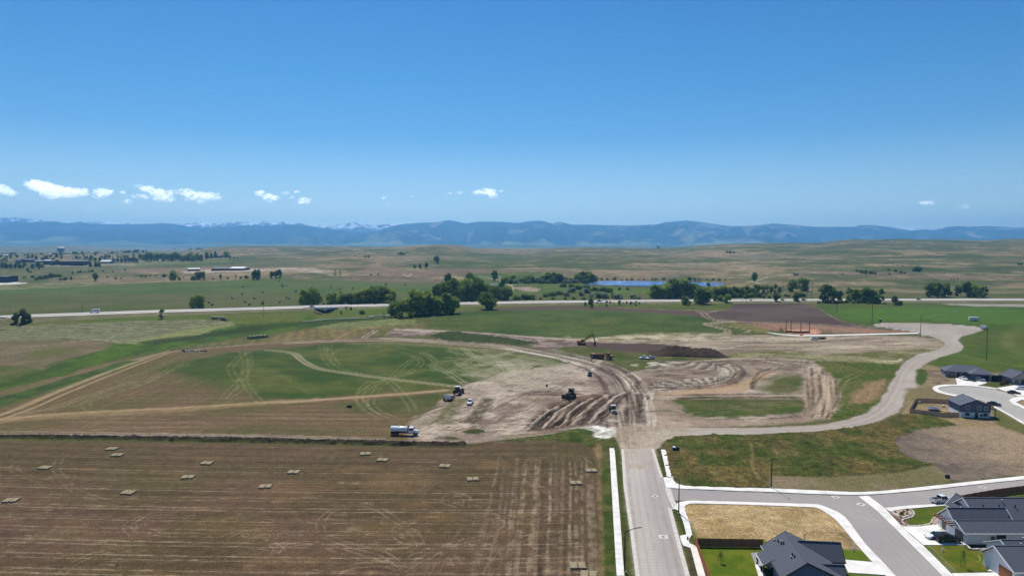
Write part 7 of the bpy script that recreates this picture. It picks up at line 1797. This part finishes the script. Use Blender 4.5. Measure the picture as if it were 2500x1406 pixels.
def crown_mesh(name, m, seed, blobs, nleaf, ls, squash=1.0):
    rng = np.random.RandomState(seed); B = np.array(blobs, float)
    wgt = B[:, 3] ** 2; wgt /= wgt.sum(); c = rng.choice(len(B), nleaf, p=wgt)
    d = rng.normal(size=(nleaf, 3)); d /= np.linalg.norm(d, axis=1)[:, None]
    rad = B[c, 3] * (rng.uniform(.25, 1, nleaf) ** .45) * (1 + .22 * np.sin(d[:, 0]*7 + c) * np.cos(d[:, 2]*6 + c))
    P = B[c, :3] + d * rad[:, None] * np.array([1, 1, squash])
    a = rng.normal(size=(nleaf, 3)) + d * .6; n = a / np.linalg.norm(a, axis=1)[:, None]
    t = np.cross(n, rng.normal(size=(nleaf, 3))); t /= np.linalg.norm(t, axis=1)[:, None]; bt = np.cross(n, t)
    s_ = ls * rng.uniform(.6, 1.3, nleaf)[:, None]
    V = np.stack([P - t*s_ - bt*s_*.6, P + t*s_*.9 - bt*s_*.7, P + t*s_*.7 + bt*s_*.8, P - t*s_*.8 + bt*s_*.6], 1).reshape(-1, 3)
    V[:, 2] = np.maximum(V[:, 2], .05)
    return grid_mesh(name, V, np.arange(nleaf*4).reshape(-1, 4), None, m, smooth=False)
def trunk_mesh(h, r, limbs):
    mb = MB().cyl((0,0,-.3),(.1,.05,h), r, r*.5, n=7)
    for (x, y, z) in limbs: mb.cyl((.05,0,h*.7),(x,y,z), r*.45, r*.15, n=5)
    return mb.mesh('trunk', BARK)
rr_ = random.Random(21)
def blobs_round(n, R0, h0, h1):
    o = []
    for k in range(n):
        a = rr_.uniform(0, 6.28); t = rr_.random(); z = h0 + (h1-h0) * t; rr0 = R0 * math.sin(math.pi * (.18 + .72 * t)) * rr_.uniform(.35, .85)
        o.append((rr0*math.cos(a), rr0*math.sin(a), z, R0 * rr_.uniform(.26, .46)))
    return o
PROTO = {}
def make_proto(kind, m, blobs, nleaf, ls, th, tr_, nm_):
    limbs = [(b[0]*.8, b[1]*.8, b[2]) for b in blobs[:5]]
    crown = crown_mesh('crown', m, hash(kind) % 1000 if False else len(PROTO)*7+3, blobs, nleaf, ls); tk = trunk_mesh(th, tr_, limbs)
    PROTO[kind] = (nm_, crown, tk)
# prototypes are 10 m tall
for i in range(3): make_proto('round%d' % i, LEAF, blobs_round(22, 4.4, 1.2, 8.7), 2000, .38, 4, .35, 'cottonwood_tree')
for i in range(2): make_proto('dark%d' % i, LEAFD, blobs_round(20, 3.5, 1.0, 8.9), 1900, .36, 4, .3, 'cottonwood_tree')
for i in range(2): make_proto('tall%d' % i, LEAF, blobs_round(16, 2.4, 1.6, 9.0), 1200, .34, 5, .22, 'poplar_tree')
make_proto('silver0', LEAFS, blobs_round(16, 6.0, .8, 7.2), 1000, .6, 3, .3, 'willow_shrub')
make_proto('bush0', LEAFD, blobs_round(14, 6.5, .6, 7.2), 900, .7, 3, .3, 'shrub')
make_proto('bush1', LEAF, blobs_round(14, 5.6, .6, 7.2), 900, .7, 3, .3, 'shrub')
cb = [(0, 0, z, 2.6 * (1 - z / 10.6) + .25) for z in np.linspace(1.2, 9.6, 12)]
make_proto('conifer0', LEAFD, cb, 1000, .38, 3, .25, 'conifer_tree')
def tree(px, py, hpx, kind, lab, grp, wk=1.0, cat=None, name=None):
    x, y = gp(px, py); h = hpx / ppm(y); s_ = h / 10.0
    nm_, crown, tk = PROTO[kind]; o = empty(name or nm_, (x, y, T(x, y)), rr_.uniform(0, 6.28), lab, cat or ('shrub' if 'shrub' in nm_ else 'tree'), grp)
    o.scale = (s_ * wk, s_ * wk, s_)
    c = link('crown', crown, o)
    if hpx > 11: link('trunk', tk, o)
    return o
def rk(*ks): return ks[rr_.randrange(len(ks))]
def ordn(k): return '%d%s' % (k, 'th' if 10 <= k % 100 <= 20 else {1: 'st', 2: 'nd', 3: 'rd'}.get(k % 10, 'th'))
def grove(items, lab, grp, kinds, wk=1.0):
    items = sorted(items, key=lambda t: t[0]); base = lab
    for i_, it in enumerate(items):
        lab = base + ', ' + ordn(i_ + 1) + ' from left' if len(items) > 1 else base
        px, py, h = it[:3]; tree(px, py, h * rr_.uniform(.84, 1.1), rk(*kinds) if len(it) < 4 else it[3], lab, grp, (it[4] if len(it) > 4 else wk) * rr_.uniform(.9, 1.1))
RK = ('round0', 'round1', 'round2'); DK = ('dark0', 'dark1'); TK = ('tall0', 'tall1')
grove([(41,791,29),(56,791,37),(69,789,24)], 'tree in the roadside clump of three at far left', 'clump of three trees at the far left', DK, 1.0)
tree(395, 778, 25, 'tall0', 'lone small tree in front of the highway above the windrowed field', None, 1.3)
tree(484, 753, 37, 'round0', 'large lone round tree beyond the highway left of the bales', None, 1.0); tree(470, 752, 20, 'round1', 'smaller tree leaning out left of the large lone round tree', None)
grove([(743,746,42),(768,746,44,'round1',1.1)], 'tree of the broad pair beyond the highway left of the bridge', 'broad pair of trees left of the bridge', RK, 1.15)
grove([(812,746,31),(838,744,28),(855,744,32),(873,744,38),(893,743,42),(914,743,47),(934,742,45),(954,742,36)], 'cottonwood in the long dark row north of the highway', 'dark row of cottonwoods north of the highway', RK + DK, 1.15)
grove([(1068,738,46),(1086,739,60),(1108,739,58),(1128,738,55),(1150,738,58),(1172,737,57),(1188,736,50),(1098,732,52),(1140,732,56),(1163,732,54)], 'tall cottonwood in the dense grove north of the highway', 'dense grove of cottonwoods north of the highway', DK + ('round0',), 1.0)
tree(1095, 706, 40, 'dark0', 'dark tree crown rising behind the left part of the dense grove', None, .8); tree(1147, 704, 42, 'dark1', 'dark tree crown rising behind the right part of the dense grove', None, .9)
grove([(966,772,42),(982,774,48),(1000,771,54),(1018,769,58),(1036,768,57),(1054,767,58),(1074,767,56),(1092,766,57),(1106,765,46)], 'pale-trunked cottonwood in the grove south of the highway', 'grove of cottonwoods south of the highway', RK + TK, 1.1)
grove([(978,777,20),(1002,776,16)], 'low bush at the foot of the grove south of the highway', 'bushes at the foot of the southern grove', ('bush1',), .9)
tree(1188, 755, 44, 'round2', 'big round cottonwood standing alone in front of the highway', None, 1.25)
grove([(1212,736,38),(1232,735,44),(1240,733,34)], 'tree behind the big round cottonwood, right of the dense grove', 'trees right of the dense grove', RK + DK)
tree(1228, 714, 34, 'dark0', 'dark tree beside the small tan building', None, .9)
tree(1208, 684, 26, 'dark1', 'tree where the ranch road bends behind the grove', None, 1.0)
grove([(1238,691,17),(1252,691,20),(1268,690,14),(1282,690,15),(1296,690,20),(1310,690,16,'silver0'),(1322,690,14,'silver0'),(1338,690,27),(1352,690,28),(1366,690,24),(1380,690,18,'bush0'),(1394,690,16,'silver0'),(1408,689,22),(1422,689,30),(1436,689,30),(1446,690,18),(1330,690,18,'bush0'),(1345,691,15,'bush0')], 'tree or tall shrub in the belt left of the lake', 'tree belt left of the lake', DK + ('round1', 'bush0'), 1.3)
grove([(1262,732,12,'bush0'),(1280,731,17,'bush0'),(1300,731,13,'bush0'),(1330,725,10,'bush0'),(1348,723,13,'bush0'),(1366,720,14,'bush0'),(1384,724,14,'silver0'),(1396,714,16,'silver0'),(1410,707,12,'bush0'),(1430,706,12,'bush0'),(1395,702,12,'bush0'),(1375,701,10,'bush0'),(1418,722,15,'silver0'),(1432,716,16,'silver0'),(1450,710,13,'bush0'),(1470,711,12,'bush0'),(1444,727,14,'silver0'),(1460,727,19,'silver0'),(1476,728,17,'silver0'),(1490,714,12,'bush0'),(1508,730,20,'silver0'),(1500,727,14,'bush0'),(1546,729,15,'silver0'),(1560,730,8,'bush1'),(1380,731,8,'bush1'),(1400,731,8,'bush1'),(1425,732,8,'bush1'),(1350,731,7,'bush1'),(1320,731,7,'bush1')], 'shrub in the thicket between the highway and the lake', 'thicket between highway and lake', ('bush0',), 1.3)
grove([(1512,708,8),(1531,708,8)], 'small dark bush in the bright meadow below the lake', 'two small bushes in the meadow below the lake', ('bush0',), .8)
grove([(1598,728,37),(1612,727,38),(1627,728,47),(1644,728,49),(1661,727,48),(1675,727,45)], 'tall tree in the grove hiding the middle of the lake', 'grove in front of the lake', DK + ('round0', 'round1'), 1.15)
grove([(1627,730,13),(1644,730,14),(1686,728,24),(1700,729,18)], 'silvery bush at the foot of the lake grove', 'silvery bushes below the lake grove', ('silver0',), .75)
grove([(1694,727,37),(1706,727,26),(1720,726,22),(1738,725,22),(1751,726,28),(1765,726,29),(1778,726,30),(1793,725,28),(1808,725,27),(1822,724,25),(1834,724,28)], 'tree in the row between the lake grove and the aspens', 'tree row right of the lake grove', DK + RK, 1.15)
tree(1729, 711, 23, 'tall0', 'slim tree rising against the right end of the lake', None)
grove([(1845,722,32),(1854,722,30),(1863,722,32),(1872,722,31),(1882,721,27),(1893,721,31),(1903,721,29)], 'slim pale-trunked aspen in the row north of the highway', 'row of aspens north of the highway', TK, 1.0)
tree(1842, 686, 23, 'dark1', 'lone dark tree on the slope right of the lake', None, 1.0)
grove([(1935,713,33),(1960,711,35)], 'tree of the pair behind the power poles', 'pair of trees behind the power poles', RK)
grove([(1946,725,14),(1958,725,15),(1903,724,6),(1918,724,7),(1925,725,6)], 'low bush beside the highway near the power poles', 'low bushes near the power poles', ('bush0',))
grove([(1714,742,45,'round0',1.0),(1746,738,22),(1759,738,21),(1776,740,26),(1893,738,22,'dark0',1.2),(1943,738,26)], 'tree on the near highway verge below the lake grove', 'trees on the near highway verge', RK + DK, .9)
grove([(1672,745,21,'round1',1.1),(1684,744,11,'bush1')], 'light green bush on the near highway verge', 'light green verge bushes', RK)
grove([(1812,737,5),(1822,737,6),(1832,737,7),(1909,737,9),(1963,737,9),(1700,739,6),(1735,740,5)], 'low dark shrub along the near edge of the highway', 'low shrubs along the highway edge', ('bush0',))
grove([(1429,749,15,'tall1',1.2),(1457,742,7,'bush1'),(1466,745,7,'tall0',1.3),(1481,748,14,'tall0',1.3),(1490,742,10,'tall1',1.3),(1499,744,8,'tall0',1.3),(1512,746,14,'tall1',1.3),(1521,744,9,'tall0',1.3),(1530,743,9,'tall1',1.3),(1540,746,11,'tall1',1.3),(1553,747,13,'tall0',1.3),(1561,744,10,'tall1',1.3),(1547,744,8,'tall1',1.3)], 'sapling in the loose row on the near highway verge', 'row of saplings on the near highway verge', TK)
tree(1443, 751, 24, 'dark0', 'largest of the saplings on the near highway verge', None, 1.0)
grove([(2007,739,44),(2020,739,50),(2033,738,42),(2050,738,35),(2072,738,36),(2083,737,32),(2099,738,32),(2116,740,41),(2130,740,38),(2150,740,40,'tall0',1.1)], 'tree in the shelterbelt above the sports field', 'shelterbelt above the sports field', DK + TK + ('round1',), 1.1)
grove([(2184,745,24,'dark0',.9),(2196,745,13,'bush0')], 'tree at the right end of the shelterbelt', 'right end of the shelterbelt', DK)
grove([(2000,741,8),(2060,740,6),(2120,742,6),(2160,743,7),(2140,742,6),(2027,741,7)], 'bush under the shelterbelt trees', 'bushes under the shelterbelt', ('bush0',))
grove([(2272,725,36),(2290,726,40),(2307,725,34)], 'broad tree of the left big clump beyond the highway at right', 'left big clump beyond the highway', DK + ('round0',), 1.15)
grove([(2338,724,32),(2360,725,36),(2380,726,36),(2400,725,30)], 'broad tree of the right big clump beyond the highway', 'right big clump beyond the highway', DK + ('round1',), 1.15)
grove([(1012,657,10),(1026,657,15),(1041,656,18)], 'tree in the small clump on the far slope', 'small clump on the far slope', DK); tree(1066, 643, 19, 'dark0', 'lone dark tree on the far slope above the grove', None, 1.2)
grove([(972,622,5),(980,622,7),(988,622,5),(893,629,5),(900,629,5),(866,626,4)], 'dark tree on the distant hillside left of centre', 'dark trees on the distant hillside', ('bush0',))
tree(1607, 606, 6, 'bush0', 'tiny tree on the skyline right of centre', None); grove([(1774,617,6),(1783,618,7),(1792,618,5)], 'dark bush in the small thicket high on the right-hand hills', 'thicket high on the right-hand hills', ('bush0',), .8)
tree(2238, 663, 15, 'bush0', 'round dark bush alone on the right-hand slope', None, 1.1)
grove([(2092,664,7),(2103,667,8),(2114,668,10),(2126,669,9),(2137,669,6),(2170,660,5),(2186,664,8),(2198,667,7),(2208,668,5),(2168,643,3),(2178,645,3),(2190,648,3),(2204,650,3),(2057,671,4),(2172,671,5)], 'dark bush scattered in the gully on the right-hand slope', 'bushes in the gully on the right-hand slope', ('bush0',), .9)
grove([(2322,683,4),(2330,683,4),(2338,682,4),(2486,647,6),(2492,647,6),(2382,651,3)], 'small dark bush far right on the slope', 'small bushes far right on the slope', ('bush0',))
tree(232, 686, 21, 'dark0', 'dark tree with open crown left of the far green field', None, 1.2)
grove([(174,683,10,'conifer0',1.2),(159,684,9,'bush0'),(148,684,7,'bush0'),(80,678,8,'bush0'),(88,684,8,'bush0'),(100,682,10,'bush0'),(112,680,12,'bush0'),(124,678,13,'bush0'),(136,676,9,'bush0'),(146,676,8,'bush0'),(282,681,7,'silver0'),(296,681,5,'bush0'),(33,680,6,'bush0'),(60,679,6,'bush0'),(262,678,5,'bush0')], 'dark shrub in the scattered band below the town', 'shrubs scattered below the town', ('bush0',), .9)
grove([(177,668,7,'conifer0',1.3),(190,666,5),(197,666,8),(207,665,5),(216,664,6),(224,664,7),(252,663,4),(276,663,4),(305,661,7,'silver0'),(68,665,11,'dark0'),(74,666,5),(400,676,8),(345,675,5),(356,676,5),(366,675,5),(380,676,4),(437,684,9),(473,684,12),(539,682,13,'dark0'),(576,681,13,'tall0'),(602,680,10),(556,681,6),(520,683,5),(447,679,3),(588,680,6)], 'dark shrub or small tree on the pasture below town', 'small trees on the pasture below the town', ('bush0',), .9)
grove([(5,656,12),(15,656,13),(26,657,13),(37,656,12),(48,656,11),(58,655,11),(80,656,14),(94,657,18),(104,654,9)], 'tree in the dark hedge below the brick buildings', 'dark hedge at the far left', DK, 1.1)
grove([(221,651,14),(234,651,14),(242,651,12),(150,631,9),(187,632,9),(178,632,5)], 'dark conifer near the long brick building', 'conifers near the brick building', ('conifer0',), 1.3)
grove([(208,634,9),(220,636,10),(232,637,11),(244,636,11),(256,634,10),(267,640,9),(277,642,12),(287,640,12),(297,641,12),(307,641,14),(316,641,13),(326,641,18),(334,641,14),(343,633,14)], 'town tree in the belt around the white-roofed barn', 'town trees around the white-roofed barn', DK, 1.1)
grove([(352 + k * 8.6, 636 + (k % 3), 19 + (k * 7 % 4)) for k in range(17)] + [(505,633,18),(516,631,18,'conifer0',1.2),(526,629,16,'conifer0',1.2),(553,629,16),(562,631,8),(571,631,5),(580,631,4)], 'tree in the long grove around the far farmhouses', 'long grove around the far farmhouses', DK + ('round0',), 1.0)
grove([(6,623,6),(14,624,5),(28,623,8),(36,624,8),(69,623,6),(79,629,9),(102,623,7),(120,621,5),(131,621,5),(138,622,7),(180,620,7),(186,620,7),(201,620,7),(212,619,4),(229,618,5),(238,618,5),(250,619,4),(262,618,5),(275,618,6),(285,618,4),(297,616,6),(306,617,6),(314,617,9),(330,617,10),(338,617,8),(350,616,6),(358,615,5),(396,610,5),(428,610,5),(436,610,4),(460,610,3),(466,610,4),(481,609,4),(487,609,5),(493,610,3)], 'small dark tree on the town skyline', 'trees on the town skyline', ('bush0', 'dark0'), 1.0)
_q = random.Random(77)
grove([(_q.uniform(0, 140), _q.uniform(628, 640), _q.uniform(6, 10)) for _ in range(34)] + [(_q.uniform(180, 350), _q.uniform(624, 633), _q.uniform(5, 9)) for _ in range(26)], 'dark tree among the houses of the far town', 'town trees behind the brick buildings', DK, 1.15)
grove([(_q.uniform(0, 60), _q.uniform(646, 656), _q.uniform(8, 12)) for _ in range(12)], 'leafy tree in front of the town at the far left edge', 'trees in front of the town at the far left', DK, 1.2)
tree(423, 684, 25, 'round1', 'round tree left of the low white-roofed sheds', None, 1.0)
grove([(478,683,21),(486,683,23),(496,683,22)], 'tree in the clump below the low white-roofed sheds', 'clump below the low sheds', TK + DK)
grove([(620,682,20),(628,682,27),(664,679,19),(673,678,20),(682,678,19)], 'dark tree below the dirt yard of the barn', 'dark trees below the dirt yard', DK, 1.1)
grove([(833,767,10),(845,755,8),(857,757,10)], 'small conifer on the bright grass right of the bridge', 'small conifers right of the bridge', ('conifer0',), 1.2)
grove([(885,767,12),(1078,697,5),(790,743,5),(641,743,6),(500,683,4),(905,672,5),(924,672,5)], 'low dark bush standing alone in a field', 'low lone bushes', ('bush0',))
x, y = gp(938.6, 778); o = empty('dead_tree', (x, y, T(x, y)), 0, 'bare dead tree standing at the creek bend', 'tree'); hh = 23 / ppm(y)
MB().cyl((0,0,0),(-hh*.1,0,hh), .3, .06, n=6).build('trunk', BARK, o); MB().cyl((-.2,0,hh*.3),(-1.6,.3,hh*.7), .12, .04, n=5).cyl((-.4,0,hh*.45),(.8,-.3,hh*.75), .1, .03, n=5).build('branch', BARK, o)
_q = random.Random(31)
grove([(1700 + k * 13.5 + _q.uniform(-4, 4), _q.uniform(725.5, 729), _q.uniform(7, 15)) for k in range(16)], 'low bush filling the foot of the highway tree row', 'bushes at the foot of the highway tree row', ('bush0', 'bush1'), 1.1)
grove([(1245 + k * 12 + _q.uniform(-4, 4), _q.uniform(690, 692.5), _q.uniform(8, 14)) for k in range(17)], 'low bush in the tree belt left of the lake', 'low bushes in the belt left of the lake', ('bush0', 'silver0'), 1.2)
grove([(2004 + k * 13 + _q.uniform(-4, 4), _q.uniform(738.5, 741), _q.uniform(7, 13)) for k in range(12)], 'undergrowth bush between the shelterbelt trunks', 'undergrowth between the shelterbelt trunks', ('bush0', 'bush1'), 1.0)
grove([(1470 + k * 15 + _q.uniform(-5, 5), _q.uniform(684.0, 685.4), _q.uniform(4, 9)) for k in range(21)], 'small bush on the far shore of the lake', 'small bushes on the far shore of the lake', ('bush0', 'silver0'), 1.0)
grove([(806 + k * 14 + _q.uniform(-4, 4), _q.uniform(743, 745.5), _q.uniform(9, 15)) for k in range(11)], 'undergrowth bush in the dark row north of the highway', 'undergrowth in the dark cottonwood row', ('bush0',), 1.1)
# garden plants
for px, py, h, lab in [(2197,1262,12,'left arborvitae in the corner planting bed'), (2206,1260,17,'middle upright shrub in the corner planting bed'), (2214,1256,17,'right upright shrub in the corner planting bed')]:
    tree(px, py, h, 'tall0', lab, None, .9, 'shrub', 'garden_shrub')
tree(2185, 1251, 5, 'bush0', 'low dark mound shrub at the left tip of the corner planting bed', None, 1, name='garden_shrub'); tree(2202, 1256, 9, 'bush0', 'dark mound shrub in the middle of the corner planting bed', None, .9, name='garden_shrub')
tree(2295, 1277, 12, 'bush1', 'ornamental grass clump beside the pergola wall', None, .8, name='ornamental_grass')
tree(1851, 1366, 8, 'bush0', 'dark red shrub in the gravel bed by the porch', None, .9, name='garden_shrub'); tree(1848, 1375, 5, 'bush0', 'small round shrub in the gravel bed by the porch', None, .8, name='garden_shrub')
for px, py, w_ in [(2406,1374,'farthest'),(2413,1380,'middle'),(2419,1385,'nearest')]: tree(px, py, 4, 'bush0', w_ + ' of three small round shrubs beside the front walk', 'small round shrubs beside the walk', 1.0, name='garden_shrub')
def sapling(px, py, h, lab, bare=True):
    x, y = gp(px, py); o = empty('young_tree', (x, y, 0), 0, lab, 'tree')
    MB().cyl((0,0,0),(0,0,h), .05, .02, n=5).build('trunk', BARK, o); mb = MB()
    for k in range(9):
        a = k * 2.4; z = h * (.35 + .06 * k); mb.cyl((0,0,z),(.5*math.cos(a), .5*math.sin(a), z + .5), .025, .01, n=4)
    mb.build('branch', BARK, o)
    MB().cyl((.4,0,0),(.4,0,1.6), .04, n=5).build('stake', PW, o); MB().cyl((-.4,.1,0),(-.4,.1,1.6), .04, n=5).build('stake', PW, o)
    c = crown_mesh('crown', LEAFD, 5, [(0,0,h*.65,.5),(0,0,h*.85,.35)], 90, .09); link('crown', c, o)
sapling(2351, 1384, 3.6, 'thin young tree in the lawn of the corner house'); sapling(1759, 1373, 2.4, 'young staked tree in the fenced green lawn')

# ------------------------------------------------------------------ clouds: puffs of many small translucent lobes far beyond the haze
cl, nt, b = nm('cloud'); N = nt.nodes; K = nt.links
b.inputs['Base Color'].default_value = (.93, .94, .96, 1); b.inputs['Roughness'].default_value = 1; b.inputs['Specular IOR Level'].default_value = 0
lw = N.new('ShaderNodeLayerWeight'); lw.inputs['Blend'].default_value = .5; mr = N.new('ShaderNodeMapRange'); mr.inputs['From Min'].default_value = .05; mr.inputs['From Max'].default_value = .8
mr.inputs['To Min'].default_value = .30; mr.inputs['To Max'].default_value = 0.0; K.new(lw.outputs['Facing'], mr.inputs['Value'])
tp = N.new('ShaderNodeBsdfTransparent'); mx = N.new('ShaderNodeMixShader'); trn = N.new('ShaderNodeBsdfTranslucent'); trn.inputs['Color'].default_value = (.95,.96,.98,1); m2 = N.new('ShaderNodeMixShader'); m2.inputs[0].default_value = .5; ems = N.new('ShaderNodeEmission'); ems.inputs['Color'].default_value = (.93,.96,1,1); ems.inputs['Strength'].default_value = .62; ad_ = N.new('ShaderNodeAddShader')  # added emission stands in for sunlight scattered inside the cloud
K.new(b.outputs[0], m2.inputs[1]); K.new(trn.outputs[0], m2.inputs[2])
ctc = N.new('ShaderNodeTexCoord'); cno = N.new('ShaderNodeTexNoise'); cno.inputs['Scale'].default_value = .0055; cno.inputs['Detail'].default_value = 5; K.new(ctc.outputs['Object'], cno.inputs['Vector'])
cmr = N.new('ShaderNodeMapRange'); cmr.inputs['From Min'].default_value = .36; cmr.inputs['From Max'].default_value = .56; K.new(cno.outputs[0], cmr.inputs['Value']); cmu = N.new('ShaderNodeMath'); cmu.operation = 'MULTIPLY'; K.new(mr.outputs[0], cmu.inputs[0]); K.new(cmr.outputs[0], cmu.inputs[1])
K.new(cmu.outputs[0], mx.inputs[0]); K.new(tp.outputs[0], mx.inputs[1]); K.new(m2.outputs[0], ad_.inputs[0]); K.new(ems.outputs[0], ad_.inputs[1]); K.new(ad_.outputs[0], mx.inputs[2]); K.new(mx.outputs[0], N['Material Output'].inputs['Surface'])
CD = 30000.0
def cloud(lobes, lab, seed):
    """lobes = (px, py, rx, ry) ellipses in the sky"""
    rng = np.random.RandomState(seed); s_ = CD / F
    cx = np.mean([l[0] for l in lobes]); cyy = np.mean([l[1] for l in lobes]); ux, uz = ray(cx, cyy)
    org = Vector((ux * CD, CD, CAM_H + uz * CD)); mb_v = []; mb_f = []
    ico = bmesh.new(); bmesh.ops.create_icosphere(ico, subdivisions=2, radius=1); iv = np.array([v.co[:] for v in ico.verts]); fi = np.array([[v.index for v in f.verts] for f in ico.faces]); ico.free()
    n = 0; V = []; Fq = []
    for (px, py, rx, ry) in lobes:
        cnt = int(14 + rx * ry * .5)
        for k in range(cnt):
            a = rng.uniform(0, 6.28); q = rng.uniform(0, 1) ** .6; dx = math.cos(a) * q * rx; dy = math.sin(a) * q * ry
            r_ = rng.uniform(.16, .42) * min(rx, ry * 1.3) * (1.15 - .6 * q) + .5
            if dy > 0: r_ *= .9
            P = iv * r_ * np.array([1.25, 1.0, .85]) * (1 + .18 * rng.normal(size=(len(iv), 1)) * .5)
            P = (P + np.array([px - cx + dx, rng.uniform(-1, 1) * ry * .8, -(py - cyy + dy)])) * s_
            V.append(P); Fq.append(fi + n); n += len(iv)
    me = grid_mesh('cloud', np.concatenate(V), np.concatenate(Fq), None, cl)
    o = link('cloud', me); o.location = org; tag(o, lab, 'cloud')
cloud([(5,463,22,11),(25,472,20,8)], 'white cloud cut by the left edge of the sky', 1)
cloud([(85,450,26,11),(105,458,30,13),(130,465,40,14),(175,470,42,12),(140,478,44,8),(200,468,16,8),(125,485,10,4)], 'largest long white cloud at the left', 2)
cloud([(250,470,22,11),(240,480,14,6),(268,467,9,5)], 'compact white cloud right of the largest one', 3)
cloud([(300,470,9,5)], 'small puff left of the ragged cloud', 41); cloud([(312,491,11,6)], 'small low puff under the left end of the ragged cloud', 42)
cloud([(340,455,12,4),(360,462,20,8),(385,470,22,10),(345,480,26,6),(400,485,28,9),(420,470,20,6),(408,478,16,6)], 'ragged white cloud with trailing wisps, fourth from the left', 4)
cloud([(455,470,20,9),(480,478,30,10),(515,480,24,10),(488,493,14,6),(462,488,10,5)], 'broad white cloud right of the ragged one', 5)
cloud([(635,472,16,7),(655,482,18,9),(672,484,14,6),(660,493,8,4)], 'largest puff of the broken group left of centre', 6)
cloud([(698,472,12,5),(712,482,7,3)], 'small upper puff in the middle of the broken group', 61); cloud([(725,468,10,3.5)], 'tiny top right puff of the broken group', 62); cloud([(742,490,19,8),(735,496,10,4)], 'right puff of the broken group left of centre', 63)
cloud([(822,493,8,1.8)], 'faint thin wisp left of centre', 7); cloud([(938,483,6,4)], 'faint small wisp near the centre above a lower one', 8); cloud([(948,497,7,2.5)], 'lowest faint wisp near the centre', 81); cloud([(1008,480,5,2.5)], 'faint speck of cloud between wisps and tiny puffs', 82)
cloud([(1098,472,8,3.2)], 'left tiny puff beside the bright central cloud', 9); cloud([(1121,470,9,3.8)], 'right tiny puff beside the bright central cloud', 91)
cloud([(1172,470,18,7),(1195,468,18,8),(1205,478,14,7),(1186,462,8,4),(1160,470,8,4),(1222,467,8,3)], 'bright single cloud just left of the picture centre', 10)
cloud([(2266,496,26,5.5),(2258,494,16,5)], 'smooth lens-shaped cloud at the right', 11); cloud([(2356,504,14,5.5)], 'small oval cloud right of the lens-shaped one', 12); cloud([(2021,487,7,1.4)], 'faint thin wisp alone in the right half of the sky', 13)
